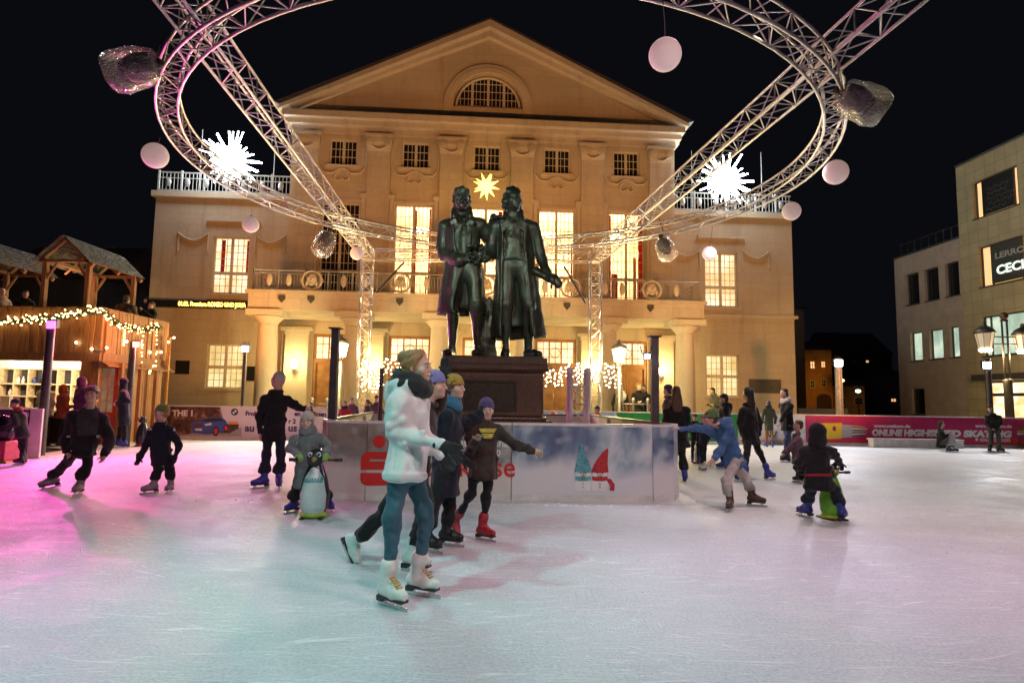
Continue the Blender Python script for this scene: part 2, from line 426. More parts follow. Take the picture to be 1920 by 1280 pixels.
for sgn in (-1,1):
    w=MB(); a,b=(-14.95,-8.95) if sgn<0 else (8.95,14.85); hs=[]
    cx=-11.5 if sgn<0 else 11.3
    hs=[(cx-.8,cx+.8,6.0,8.62),(cx-.8,cx+.8,1.75,3.72)]
    holes_wall(w,a,b,0,10.4,hs,.35,.3)
    e=a if sgn<0 else b
    if sgn<0: w.quad((e,14,0),(e,.35,0),(e,.35,10.4),(e,14,10.4))
    else: w.quad((e,.35,0),(e,14,0),(e,14,10.4),(e,.35,10.4))
    w.quad((a,.35,10.4),(b,.35,10.4),(b,14,10.4),(a,14,10.4))
    w.build('wing_wall',M_wall,th)
    t=MB(); ea,eb=(a-.16,b) if sgn<0 else (a,b+.16)
    t.box(ea,eb,.2,.349,10.36,10.62); t.box(ea,eb,.26,.347,5.5,5.64); t.box(ea-.02*(sgn<0),eb+.02*(sgn>0),.22,.346,0,1.0)
    eo=(a-.16,a-.001) if sgn<0 else (b+.001,b+.16)
    t.box(eo[0],eo[1],.36,14,10.36,10.62); t.box(*eo,.36,14,5.5,5.64)
    # window surrounds and swags
    t.box(cx-1.15,cx+1.15,.25,.345,9.3,9.42)
    for s2 in (-1,1):
        x0=cx+s2*1.05; x1=cx+s2*2.35
        t.tube([(x0+(x1-x0)*k/8,.3,8.72-.32*math.sin(math.pi*k/8)) for k in range(9)],.045,6)
        for x in (x0,x1): t.tube([(x,.335,8.78),(x,.335,7.9)],.04,6)
    smooth_by_angle(t.build('cornice',M_trim,th))
    # roof terrace railing
    r=MB(); z0=10.62; z1=11.55
    r.box(a+.05,b-.02,.32,.37,z1-.05,z1); r.box(a+.05,b-.02,.32,.37,z0+.06,z0+.1); r.box(a+.05,b-.02,.32,.37,z1-.3,z1-.27)
    n=int((b-a)/.17)
    for i in range(n+1):
        x=a+.07+(b-a-.16)*i/n; 
        if i%6==0: r.box(x-.035,x+.035,.3,.39,z0,z1+.06)
        else: r.box(x-.012,x+.012,.335,.355,z0+.1,z1-.05)
    ro=r.build('roof_railing',simple('railing_iron',(.34,.34,.32),.45,.2,.2),th)
    for i in range(7):
        x=a+.5+(b-a-1)*i/6; o=MB(); o.ball((x,.33,(z0+z1)/2-.02),.17,8,6,(.75,.3,1.25)); o.build('railing_ornament',MC['railing_iron'],ro,True)
    # windows of the wing
    lit=M_lit if sgn<0 else M_lit
    if sgn<0: cu=[(cx-.5,cx-.33,6.95,8.5),(cx+.62,cx+.72,6.95,8.5)]
    else: cu=None
    window(cx-.8,cx+.8,6.0,8.62,.35,M_lit,6,8,6.95,curt=cu)
    window(cx-.8,cx+.8,1.75,3.72,.35,M_lit2,6,6,2.7)
    if sgn<0:
        s_=MB(); s_.box(-10.5,-10.05,.32,.348,2.1,2.75); s_.build('wall_board',M_dark,th)
        s_=MB(); s_.box(-13.6,-13.0,.32,.348,2.35,2.95); s_.build('wall_board',M_dark,th)
    else:
        s_=MB(); s_.box(12.55,14.1,.31,.348,1.95,2.6)
        for k in range(8): s_.box(12.6,14.05,.295,.309,2.0+k*.07,2.035+k*.07)
        s_.build('louvred_vent',simple('vent_slats',(.06,.055,.045),.6),th)
        s_=MB(); s_.box(9.55,9.8,.3,.348,2.0,2.75); s_.build('wall_board',M_dark,th)
# cornice, pediment, roof
e=MB(); e.box(-9.0,9.0,-.06,-.002,13.55,13.85); e.box(-9.2,9.2,-.35,.2,13.85,14.07); e.box(-9.28,9.28,-.62,.2,14.07,14.36)
for s in (-1,1):
    x0,x1=(-9.28,-8.95) if s<0 else (8.95,9.28); e.box(x0,x1,.201,16.2,13.85,14.36)
e.build('cornice',M_trim,th)
tp=MB(); tp.v=[]; 
sl=(19.35-14.75)/9.42
lun=[(1.62*math.cos(a),15.15+1.62*math.sin(a)) for a in np.linspace(0,math.pi,25)]
left=[(-9.2,14.36),(-1.62,14.36),(-1.62,15.15)]+lun[::-1][1:13]+[(0,18.6)]
right=[(0,18.6)]+lun[::-1][12:-1]+[(1.62,15.15),(1.62,14.36),(9.2,14.36)]
def tri(pts,v): n=len(tp.v); tp.v+=[(x,v,z) for x,z in pts]; tp.f.append(tuple(range(n,n+len(pts))))
tri(left[::-1][::-1],.0); tri(right,.0); tp.quad((-1.62,0,14.36),(1.62,0,14.36),(1.62,0,15.15),(-1.62,0,15.15))
for i in range(24):
    (x0,z0),(x1,z1)=lun[i],lun[i+1]; tp.quad((x0,0,z0),(x1,0,z1),(x1,.3,z1),(x0,.3,z0))
tp.quad((-1.62,0,15.15),(1.62,0,15.15),(1.62,.3,15.15),(-1.62,.3,15.15))
tp.build('pediment',M_wall,th)
rk=MB()
for s in (-1,1):
    for (o0,o1,v0) in ((-.42,-.12,-.3),(-.12,.22,-.62)):
        P=[(s*9.45,14.36+o0),(0,18.93+o0),(0,18.93+o1),(s*9.45,14.32+o1)]
        P=[(x,max(z,14.361)) for x,z in P]
        rk.poly([(x,0,z) for x,z in P],V3(0,v0,0),V3(0,.1,0))
rk.build('raking_cornice',M_trim,th)
rf=MB()
for s in (-1,1): rf.poly([(s*9.45,0,14.56),(0,0,19.16),(0,0,19.24),(s*9.7,0,14.64)],V3(0,-.64,0),V3(0,16.4,0))
rf.build('roof',M_roof,th)
# lunette window
lw=MB(); arc=lambda r,n=25:[(r*math.cos(a),.16,15.17+r*math.sin(a)) for a in np.linspace(0,math.pi,n)]
lw.tube(arc(1.5),.06,6); lw.box(-1.56,1.56,.1,.2,15.15,15.25)
for x in (-.75,0,.75): lw.box(x-.06,x+.06,.11,.2,15.25,15.17+math.sqrt(1.5**2-x*x))
lo_=lw.build('window',M_frame,th)
g=MB()
for z in (15.6,15.98,16.36):
    w=math.sqrt(max(.01,1.5**2-(z-15.17)**2)); g.box(-w,w,.15,.18,z-.012,z+.012)
for k in range(-7,8):
    x=k*.1875
    if k%4: g.box(x-.012,x+.012,.151,.181,15.25,15.17+math.sqrt(1.5**2-x*x))
g.build('glazing_bars',MC['window_frame_paint'],lo_)
p=MB(); p.add([(1.55*math.cos(a),.2,15.17+1.55*math.sin(a)) for a in np.linspace(0,math.pi,25)],[tuple(range(25))]); p.build('pane',M_dark,lo_)
am=MB()
for r,wd,pr in ((1.78,.12,-.14),(1.98,.09,-.1)):
    A=np.linspace(0,math.pi,31)
    for a,b in zip(A,A[1:]):
        q=[((r+o)*math.cos(t),(r+o)*math.sin(t)+15.15) for t,o in ((a,-wd),(b,-wd),(b,wd),(a,wd))]
        am.poly([(x,0,z) for x,z in q],V3(0,pr,0),V3(0,-.002,0))
am.box(-2.1,-1.66,-.12,-.002,14.95,15.15); am.box(1.66,2.1,-.12,-.002,14.95,15.15)
am.build('arch_moulding',M_trim,th)
# pilasters with capitals
for i,c in enumerate([-8.22,-4.96,-1.65,1.65,4.96,8.22]):
    p=MB(); p.box(c-.52,c+.52,-.16,-.002,5.62,12.72); p.box(c-.6,c+.6,-.2,-.003,5.6,6.05)
    po=p.build('pilaster',M_wall,th)
    k=MB(); k.box(c-.66,c+.66,-.34,-.002,13.38,13.5)
    v=[(c-.6,-.3,13.38),(c+.6,-.3,13.38),(c+.5,-.17,12.72),(c-.5,-.17,12.72)]
    prof=[(.60,-.30,13.38),(.60,-.30,13.15),(.56,-.24,12.95),(.52,-.17,12.72)]
    for (w0,v0,z0),(w1,v1,z1) in zip(prof,prof[1:]):
        k.quad((c-w1,v1,z1),(c+w1,v1,z1),(c+w0,v0,z0),(c-w0,v0,z0))
        for s in (-1,1): k.quad((c+s*w1,v1,z1),(c+s*w1,0,z1),(c+s*w0,0,z0),(c+s*w0,v0,z0))
    for s in (-1,1):
        for r_,d_ in ((.2,.05),(.13,.09)):
            k.lathe([(r_,0),(r_,d_)],(0,0,0),16); n=len(k.v)-32
            for q in range(n,n+32): x,y,z=k.v[q]; k.v[q]=(c+s*.4+x,-.3-z,13.12+y)
    k.tube([(c-.4+.8*t/10,-.29,12.98-.2*math.sin(math.pi*t/10)) for t in range(11)],.05,6)
    smooth_by_angle(k.build('capital',M_trim,po))
# festoons under the small windows
for c in WC:
    fe=MB()
    for s in (-1,1):
        x1=c+s*1.08
        fe.tube([(x1,-.02,13.3),(x1+s*.02,-.03,12.3),(x1-s*.03,-.04,11.95),(c+s*.8,-.05,11.68),(c+s*.42,-.05,11.66),(c+s*.15,-.05,11.85),(c,-.05,11.9)],.05,6)
        fe.tube([(c,-.05,11.9),(c+s*.28,-.06,11.62),(c+s*.33,-.05,11.4),(c+s*.15,-.05,11.3),(c+s*.02,-.05,11.42)],.04,6)
    fe.box(c-.75,c+.75,-.1,-.002,11.94,12.06)
    smooth_by_angle(fe.build('festoon',M_trim,th))
st=MB()
for c in WC:
    for s in (-1,1):
        x=c+s*1.03; st.box(x-.09,x+.09,-.09,-.002,5.7,10.5); st.box(x-.15,x+.15,-.15,-.003,10.5,10.72)
    st.box(c-1.0,c+1.0,-.05,-.002,10.33,10.45)
st.build('window_jambs',M_trim,th)
# windows of the body
for i,c in enumerate(WC):
    window(c-.63,c+.63,12.06,13.3,0,None,6,3,sill=False)
    cur={0:None,1:[(c+.04,c+.14,5.72,10.1),(c+.7,c+.78,5.7,10.2)],2:[(c+.6,c+.78,5.7,10.2),(c-.78,c-.66,5.7,10.2)],3:[(c+.7,c+.78,5.7,8.7)],4:[(c-.79,c-.7,5.7,10.2),(c-.69,c-.4,5.72,7.4),(c+.35,c+.5,5.7,8.2),(c+.6,c+.79,5.7,10.2)]}[i]
    window(c-.86,c+.86,5.65,10.3,0,None if i==0 else M_clear,8,10,7.12,curt=cur,sill=False,deco=True)
# gallery hall behind the tall windows
hl=MB(); U0,U1,V0,V1,Z0,Z1=-5.2,8.7,.4,5.6,5.3,10.9
for q_ in (((U0,V1,Z0),(U1,V1,Z0),(U1,V1,Z1),(U0,V1,Z1)),((U0,V0,Z1),(U0,V1,Z1),(U1,V1,Z1),(U1,V0,Z1)),((U0,V0,Z0),(U1,V0,Z0),(U1,V1,Z0),(U0,V1,Z0)),((U0,V0,Z0),(U0,V1,Z0),(U0,V1,Z1),(U0,V0,Z1)),((U1,V1,Z0),(U1,V0,Z0),(U1,V0,Z1),(U1,V1,Z1))): hl.quad(*q_)
for x in (-4.96,-1.65,1.65,4.96,8.22): hl.box(x-.2,x+.2,V1-.12,V1-.003,Z0,Z1-.01)
hl.box(U0,U1,V1-.1,V1-.004,8.7,8.9); hl.build('gallery_room',M_hallw,th)
for x in (-3.31,0,3.31,6.62):
    c_=MB(); c_.tube([(x,3,10.89),(x,3,9.9)],.02,5); co_=c_.build('chandelier',MC['brass'] if 'brass' in MC else simple('brass',(.5,.35,.12),.3,1),th)
    for k in range(8):
        a=k*math.pi/4; g_=MB(); g_.tube([(x,3,9.9),(x+.4*math.cos(a),3+.4*math.sin(a),9.85)],.015,4); g_.ball((x+.42*math.cos(a),3+.42*math.sin(a),9.93),.08,8,6); g_.build('chandelier_bulb',emis('chandelier_bulb',(1,.8,.5),12),co_,True)
# doors
for i,c in enumerate(WC):
    d=MB(); 
    for a,b in ((c-.95,c-.83),(c+.83,c+.95)): d.box(a,b,.05,.25,.5,4.25)
    d.box(c-.83,c+.83,.05,.25,4.11,4.25); d.box(c-.83,c+.83,.05,.25,2.95,3.15)
    do=d.build('door_frame',M_doorwood,th)
    l=MB()
    for s in (-1,1):
        a,b=(c-.83,c-.01) if s<0 else (c+.01,c+.83); l.box(a,b,.14,.2,.5,2.95)
        for z0,z1 in ((.65,1.2),(1.3,2.05),(2.15,2.82)): l.box(a+.12,b-.12,.12,.14,z0,z1)
    l.build('door_leaf',M_doorwood,do)
    g=MB(); 
    for k in range(1,6): g.box(c-.83+1.66*k/6-.012,c-.83+1.66*k/6+.012,.1,.13,3.15,4.11)
    for z in (3.42,3.8): g.box(c-.83,c+.83,.101,.131,z-.012,z+.012)
    for x in (-.28,.28): g.box(c+x-.03,c+x+.03,.09,.14,3.15,4.11)
    g.tube([(c-.26,.11,3.62),(c-.1,.11,3.84),(c+.1,.11,3.84),(c+.26,.11,3.62),(c+.1,.11,3.4),(c-.1,.11,3.4)],.015,5,True)
    g.build('glazing_bars',M_doorwood,do)
    p=MB(); p.quad((c-.83,.16,3.15),(c+.83,.16,3.15),(c+.83,.16,4.11),(c-.83,.16,4.11)); p.build('transom_pane',M_lit,do)
    h=MB(); h.tube([(c-.06,.1,1.5),(c-.06,.08,1.6),(c-.06,.1,1.8)],.015,6); h.build('handle',simple('brass',(.5,.35,.12),.3,1),do)
# portico
pf=MB(); pf.box(-9.6,9.3,-3.7,-.001,.0,.5)
for k in range(3): pf.box(-9.6-.3*(k+1),9.3+.3*(k+1),-3.7-.32*(k+1),-3.7-.32*k,0,.5-.125*(k+1))
pf.build('steps',M_trim,th)
dk=MB(); dk.box(-9.35,9.02,-3.3,-.001,4.83,5.56); dk.box(-9.45,9.12,-3.42,-3.301,5.46,5.6); dk.build('balcony_slab',M_wall,th)
for c in [-8.7,-5.28,-1.85,1.62,5.1,8.38]:
    k=MB(); k.lathe([(.43,.5),(.43,.6),(.41,1.0),(.40,3.0),(.36,4.2),(.38,4.22),(.36,4.28),(.40,4.36),(.60,4.58)],(c,-2.75,0),28)
    k.box(c-.68,c+.68,-3.43,-2.07,4.6,4.83)
    smooth_by_angle(k.build('column',M_trim,th),50)
for c in [-8.25,-4.96,-1.65,1.65,4.96,8.25]:
    k=MB(); k.box(c-.5,c+.5,-.22,-.004,.5,4.2); k.box(c-.55,c+.55,-.27,-.005,4.2,4.35); k.box(c-.68,c+.68,-.36,-.006,4.35,4.5)
    k.build('wall_pier',M_trim,th)
for c in [-8.25,8.15,-4.96,4.96]:
    w=MB(); w.tube([(c,-.23,2.5),(c,-.36,2.45),(c,-.4,2.62)],.03,8); w.lathe([(.1,2.6),(.12,2.63),(.02,2.66)],(c,-.4,0),12); wo=w.build('wall_lamp',M_framed,th,True)
    s_=MB(); s_.lathe([(.07,2.66),(.15,2.75),(.17,2.9),(.13,3.02),(.04,3.06)],(c,-.4,0),16); s_.build('lamp_globe',emis('lamp_globe',(1,.86,.55),7 if abs(c)>6 else 3),wo,True)
for u in (-8.05,-6.92,-3.45,0.2,3.3,6.75):
    s_=MB(); s_.poly([(u-.13,0,5.4),(u-.13,0,5.25),(u,0,5.1),(u+.13,0,5.25),(u+.13,0,5.4)],V3(0,-3.36,0),V3(0,-3.302,0)); s_.build('scupper',simple('scupper_iron',(.04,.035,.03),.6),th)
# balcony railing
M_iron=simple('balcony_iron',(.30,.26,.2),.5,.2,.2)
r=MB(); a,b=-9.22,8.92
def railrun(p0,p1,n):
    p0=np.array(p0);p1=np.array(p1); d=p1-p0
    for z,h in ((6.42,.05),(5.68,.03),(6.3,.025)): 
        r.tube([(p0[0],p0[1],z),(p1[0],p1[1],z)],h*.5,4)
    for i in range(n+1):
        q=p0+d*i/n
        if i%8==0: r.tube([(q[0],q[1],5.6),(q[0],q[1],6.46)],.03,4)
        else: r.tube([(q[0],q[1],5.68),(q[0],q[1],6.3)],.011,4)
railrun((a,-3.2),(b,-3.2),150); railrun((a,-3.2),(a,-.1),24); railrun((b,-3.2),(b,-.1),24)
ro=r.build('balcony_railing',M_iron,th)
for u in (-6.95,-3.45,0.,3.45,6.85):
    m=MB(); m.tube([(u+.37*math.cos(t),-3.23,6.05+.37*math.sin(t)) for t in np.linspace(0,2*math.pi,24,False)],.035,6,True)
    m.tube([(u+.44*math.cos(t),-3.22,6.05+.41*math.sin(t)) for t in np.linspace(0,2*math.pi,8,False)],.025,5,True)
    m.ball((u,-3.22,6.08),.24,12,8,(.85,.25,1)); m.ball((u,-3.29,6.04),.07,8,6,(.7,.6,1.2))
    for s in (-1,1): m.ball((u+s*.1,-3.28,6.14),.06,8,6,(1,.5,.6)); m.ball((u+s*.19,-3.24,5.92),.08,8,6,(.7,.4,1.3))
    m.ball((u,-3.28,5.9),.1,8,6,(1,.4,.5))
    m.build('medallion',M_trim,ro,True)
for k,u in enumerate([-8.6,-7.85,-5.7,-4.9,-2.4,-1.7,1.7,2.4,4.9,5.6,7.9]):
    m=MB(); m.ball((u,-3.22,6.04),.26,10,8,(.45,.2,1)); m.build('railing_ornament',M_trim,ro,True)
# LED ticker
tk=thing('ticker_sign','long thin LED news ticker glowing orange on the theatre\'s left wing','sign',tw(-12.5,.2,5.3))
q=MB(); q.box(-14.9,-9.6,.1,.32,5.3,5.62)
q.v=[tuple(tw(*p)) for p in q.v]; q.build('sign_body',simple('ticker_black',(.012,.01,.01),.4),tk,world=True)
text('01.02. Premiere ROMEO UND JULIA',.27,emis('ticker_led',(1,.5,.06),9),tk,frameM(tw(-13.55,.085,5.37),TU,V3(0,0,1),-TV),'led_text',.004,sx=.70,bold=.006)
# star over the middle window
def moravian(name,label,c,r,core,mat,n=24,group=None,spikes=1.):
    t=thing(name,label,'star lamp',c,group=group); m=MB(); g=(1+5**.5)/2
    m.ball((0,0,0),core,12,8)
    for i in range(n):
        z=1-2*(i+.5)/n; a=2*math.pi*i/g; d=V3(math.sqrt(1-z*z)*math.cos(a),math.sqrt(1-z*z)*math.sin(a),z)
        u=nz(np.cross(d,V3(.3,.5,.81))); v=np.cross(d,u); w=core*.42; b=d*core*.75
        m.add([b+w*u,b+w*v,b-w*u,b-w*v,d*r],[(0,1,4),(1,2,4),(2,3,4),(3,0,4)])
    m.build('star_body',mat,t); return t
s1=moravian('moravian_star','many-pointed yellow star lamp hanging before the theatre\'s middle window',tw(-.05,-1.6,10.75),.62,.25,emis('yellow_star',(1,.55,.07),4.5))
k=MB(); k.tube([(0,0,.3),(0,.4,2.9),(0,1.58,3.2)],.01,5); k.build('cable',M_framed,s1)
# ================================================================ ground, ice, barriers, pedestal
def pave():
    m=NT('cobble_paving'); v=m.coord('Object',(1,1,1)); vo=m.node('ShaderNodeTexVoronoi',{'Vector':v,'Scale':7.}); vo.feature='DISTANCE_TO_EDGE'
    n=m.noise(v,.6,5); c=m.mix(m.ramp(n,[(.35,0),(.7,1)]),(.055,.05,.045),(.1,.09,.08))
    m.P(Base_Color=m.mix(m.ramp(vo.outputs[0],[(0,1),(.12,0)]),c,(.02,.018,.016)),Roughness=.6); m.bump(m.ramp(vo.outputs[0],[(0,0),(.2,1)]),.5,.02); return m.m
g=MB(); g.quad((-150,-60,-.05),(150,-60,-.05),(150,200,-.05),(-150,200,-.05)); go=g.build('ground',pave()); go['kind']='structure'
def icemat():
    m=NT('rink_ice'); v=m.coord(); 
    big=m.noise(v,.28,5,.6,.4); mid=m.noise(v,1.3,6,.65,.3); fine=m.noise(v,42,4,.7); grit=m.noise(v,110,2,.6)
    snow=m.math('MULTIPLY',m.ramp(mid,[(.47,0),(.72,1)]),m.ramp(fine,[(.44,0),(.62,1)]))
    sc=None
    for i,(rot,st,sl,dd,wd) in enumerate([(.1,14,.45,1.0,.011),(-.4,16,.5,1.5,.010),(.9,13,.5,1.4,.010),(-1.1,14,.5,1.2,.010),(1.6,12,.5,1.7,.010),(-.1,22,.7,.8,.012),(.45,20,.7,2.,.012),(-.75,30,1.,1.,.014)]):
        wv=m.node('ShaderNodeTexNoise',{'Vector':m.node('ShaderNodeMapping',{'Vector':v,'Location':(i*5.3,i*2.1,0)}).outputs[0],'Scale':.45,'Detail':1}).outputs[1]
        v2=m.node('ShaderNodeVectorMath',{0:v,1:m.node('ShaderNodeVectorMath',{0:wv,'Scale':dd},operation='SCALE').outputs[0]},operation='ADD').outputs[0]
        vv=m.node('ShaderNodeMapping',{'Vector':v2,'Rotation':(0,0,rot),'Scale':(sl,st,1)}).outputs[0]
        n=m.noise(vv,1.,1,.4); msk=m.noise(m.node('ShaderNodeMapping',{'Vector':v,'Location':(i*7.,3*i,0)}).outputs[0],1.6,3)
        l=m.math('MULTIPLY',m.ramp(n,[(.5-wd,0),(.5,1),(.5+wd,0)]),m.ramp(msk,[(.43,0),(.55,1)]))
        sc=l if sc is None else m.math('MAXIMUM',sc,l)
    base=m.mix(m.ramp(big,[(.3,0),(.7,1)]),(.58,.60,.62),(.72,.74,.75))
    base=m.mix(m.ramp(mid,[(.45,0),(.75,.4)]),base,(.42,.45,.48))
    base=m.mix(m.ramp(fine,[(.34,.6),(.58,0)]),base,(.38,.40,.42))
    base=m.mix(m.ramp(grit,[(.5,0),(.72,.4)]),base,(.8,.82,.83))
    c=m.mix(m.math('MULTIPLY',snow,.7),base,(.86,.88,.9)); c=m.mix(m.math('MULTIPLY',sc,.75),c,(.95,.96,.97))
    m.P(Base_Color=c,Roughness=m.math('ADD',m.ramp(big,[(.3,.42),(.7,.60)]),m.math('MULTIPLY',snow,.4)),IOR=1.33)
    m.b.inputs['Specular IOR Level'].default_value=.4
    h=m.math('ADD',m.math('MULTIPLY',sc,1.3),m.math('ADD',m.math('MULTIPLY',fine,1.),m.math('MULTIPLY',snow,.8))); h=m.math('ADD',h,m.math('MULTIPLY',m.noise(v,7,3),.35))
    m.bump(h,.5,.012); return m.m
BK=[(-12.55,20.2),(-11.25,20.4),(-8.98,20.6),(-5.6,20.9),(-3.0,21.1),(-.9,21.3),(1.1,21.5),(3.65,21.65),(8.0,21.95),(10.5,22.2),(14.35,22.3),(18.2,22.35),(22.5,22.4)]
ice=MB(); P=[(-14,-12),(24,-12),(24,22.4)]+[(x,y) for x,y in BK[::-1]]+[(-12.1,16.3),(-11.2,15.9),(-10.75,13.9),(-14,9)]
ice.add([(x,y,0) for x,y in P],[tuple(range(len(P)))]); io=ice.build('ice_rink',icemat()); io['kind']='structure'
# snow crumbs scraped up by blades
cr=MB()
def lump(x,y,k):
    n=7; a0=RNG.random()*6.28; v=[(x,y,k*.55)]
    for r_,z_ in ((.6,.42),(1.,.0)):
        for i in range(n): a=a0+2*math.pi*i/n; rr=k*r_*(.8+.4*RNG.random()); v.append((x+rr*math.cos(a),y+rr*math.sin(a),k*z_-.001))
    f=[(0,1+i,1+(i+1)%n) for i in range(n)]+[(1+i,1+n+i,1+n+(i+1)%n,1+(i+1)%n) for i in range(n)]
    cr.add(v,f)
def crumbs(cx,cy,sx,sy,n,s):
    for _ in range(n):
        x=cx+RNG.normal()*sx; y=cy+RNG.normal()*sy
        if -3.2<x<2.6 and 8.62<y<15.5: continue
        lump(x,y,s*(.4+RNG.random()**2*1.4))
crumbs(1.0,5.6,.9,.10,160,.010); crumbs(.75,4.05,.2,.06,70,.010); crumbs(0,8.5,2.0,.06,420,.012); crumbs(2.6,8.9,.1,.15,60,.014); crumbs(.5,5.1,.8,.2,90,.009); crumbs(2.4,6.4,1.6,.8,120,.009)
for i in range(len(BK)-1):
    (x0,y0),(x1,y1)=BK[i],BK[i+1]
    for _ in range(60): t=RNG.random(); lump(x0+(x1-x0)*t+RNG.normal()*.04,y0+(y1-y0)*t-.08-abs(RNG.normal())*.05,.02+.03*RNG.random())
M_snow=simple('snow',(.82,.84,.86),.8,var=.05); co=cr.build('snow_crumbs',M_snow,None,True); co['kind']='stuff'; co['label']='loose snow crumbs scraped up on the ice'
# ---------------------------------------------------------------- barrier panels
M_white=simple('white_board',(.68,.66,.64),.45,var=.16,scale=5); M_inner=simple('inner_board',(.60,.54,.47),.5,var=.12,scale=2); M_cap=simple('board_cap',(.45,.42,.4),.4,var=.15)
M_rail=simple('dark_rail',(.09,.08,.075),.5)
def col(n,c,r=.4): return simple('print_'+n,c,r,var=.06,bump=0,scale=3)
def flat(pts,mat,parent,M,layer,name='print',smooth=False):
    M=np.array(M); v=[(M@np.array([x,z,.004*layer,1]))[:3] for x,z in pts]
    return mkobj(name,v,[tuple(range(len(v)))],mat,parent,world=True)
def rect(x0,x1,z0,z1): return [(x0,z0),(x1,z0),(x1,z1),(x0,z1)]
def circ(cx,cz,r,n=20,sx=1.,a0=0,a1=2*math.pi): return [(cx+sx*r*math.cos(a),cz+r*math.sin(a)) for a in np.linspace(a0,a1,n,endpoint=a1-a0<6.2)]
def panel(p0,p1,label,h=1.05,front=None,back=None,cap=None,group='barrier panels round the ice rink',th_=.06,z0=.0,foot=.09):
    p0=V3(*p0,0);p1=V3(*p1,0); d=p1-p0; L=np.linalg.norm(d); x=d/L; n=V3(x[1],-x[0],0)   # n points to the viewer side for left->right runs
    t=thing('rink_barrier',label,'barrier',p0,group=group)
    m=MB(); g=.006
    m.obox(p0+x*L/2-n*th_*.75+V3(0,0,h/2),x*(L/2-g),n*th_*.25,V3(0,0,h/2-.01)); m.build('back_board',back or M_inner,t,world=True)
    m=MB(); m.obox(p0+x*L/2-n*th_*.24+V3(0,0,h/2),x*(L/2-g),n*th_*.24,V3(0,0,h/2-.01)); m.build('board',front or M_white,t,world=True)
    m=MB(); m.obox(p0+x*L/2-n*th_*.5+V3(0,0,h+.012),x*(L/2-g),n*th_*.62,V3(0,0,.018)); m.build('top_rail',cap or M_white,t,world=True)
    if foot:
        m=MB(); m.obox(p0+x*L/2+n*.006+V3(0,0,foot/2),x*(L/2-g),n*.005,V3(0,0,foot/2)); m.build('kick_strip',M_white,t,world=True)
    for s in (.02,L-.02):
        m=MB(); m.obox(p0+x*s-n*(th_+.03)+V3(0,0,h/2),x*.02,n*.03,V3(0,0,h/2-.02)); m.build('post',M_cap,t,world=True)
    return t,frameM(p0+n*.003,x,V3(0,0,1),n),L
# printed winter picture for the monument enclosure
def winter(name,warm):
    m=NT(name); v=m.coord(); sp=m.node('ShaderNodeSeparateXYZ',{0:v})
    n=m.noise(m.coord(scale=(1,1,.8)),2.4,3,.5,.3); n2=m.noise(v,1.1,3,.5)
    z=m.math('ADD',sp.outputs[2],m.math('MULTIPLY',m.math('SUBTRACT',n2,.5),.7))
    up=m.ramp(z,[(.42,0),(.66,1)])
    if warm: dark=m.ramp(n,[(.3,(.14,.11,.09)),(.5,(.32,.27,.22)),(.62,(.2,.23,.23)),(.75,(.5,.46,.42))]); low=m.ramp(n2,[(.4,(.62,.6,.57)),(.6,(.7,.62,.56))])
    else: dark=m.ramp(n,[(.3,(.08,.11,.2)),(.46,(.17,.23,.33)),(.55,(.3,.4,.47)),(.72,(.66,.69,.7))]); low=m.ramp(n2,[(.4,(.72,.68,.69)),(.6,(.66,.66,.7))])
    vo=m.node('ShaderNodeTexVoronoi',{'Vector':v,'Scale':5.5}); vo.feature='SMOOTH_F1'
    dark=m.mix(m.math('MULTIPLY',m.ramp(vo.outputs[0],[(.15,.5),(.35,0)]),1.),dark,(.55,.56,.58))
    m.P(Base_Color=m.mix(up,low,dark),Roughness=.35); return m.m
E_=[(-2.74,9.1),(-2.55,8.74),(-1.98,8.63),(.02,8.78),(2.03,8.92),(2.36,9.04),(2.5,9.35)]
GE='barrier panels round the monument'
W1=winter('winter_print_warm',True); W2=winter('winter_print_blue',False)
M_red=col('red',(.62,.025,.02)); M_wh=col('white',(.75,.74,.73)); 
pA,MA,LA=panel(E_[2],E_[3],'enclosure panel with a big red emblem behind the white-hooded skater','' and 0 or 1.05,W1,None,M_white,GE)
pB,MB_,LB=panel(E_[3],E_[4],'enclosure panel printed with two knitted-hat snowmen',1.05,W2,None,M_white,GE)
panel(E_[1],E_[2],'short corner panel of the enclosure behind the child with the penguin',1.05,W1,None,M_white,GE)
panel(E_[0],E_[1],'narrow curved end panel left of the enclosure front',1.05,W1,None,M_white,GE)
panel(E_[4],E_[5],'blue printed corner panel right of the snowmen',1.05,W2,None,M_white,GE)
panel(E_[5],E_[6],'narrow curved end panel right of the enclosure front',1.05,W2,None,M_white,GE)
# emblem: dot over an angular S, then the red word
flat(circ(.17,.80,.085),M_red,pA,MA,2,'emblem')
def arcp(cx,cz,r,a0,a1,n=6): return [(cx+r*math.cos(R(a)),cz+r*math.sin(R(a))) for a in np.linspace(a0,a1,n)]
flat(arcp(.03,.56,.1,180,90)+[(.42,.66),(.42,.56),(.05,.56),(.05,.53),(.42,.53)]+arcp(.36,.44,.06,60,0)+[(.42,.415),(-.07,.415)],M_red,pA,MA,1,'emblem')
flat([(-.07,.375),(.42,.375),(.42,.32)]+arcp(.34,.29,.08,0,-90)+arcp(.03,.30,.1,270,180),M_red,pA,MA,1,'emblem')
word=text('Sparkasse',.40,M_red,pA,MA@np.array([[1,0,0,.60],[0,1,0,.335],[0,0,1,.004],[0,0,0,1]]),'lettering',.002,bold=.004,sx=.93)
text('auf Weihnacht',.165,M_wh,pA,MA@np.array([[1,0,0,1.27],[0,1,0,.745],[0,0,1,.004],[0,0,0,1]]),'lettering',.002,bold=.004,sx=.9)
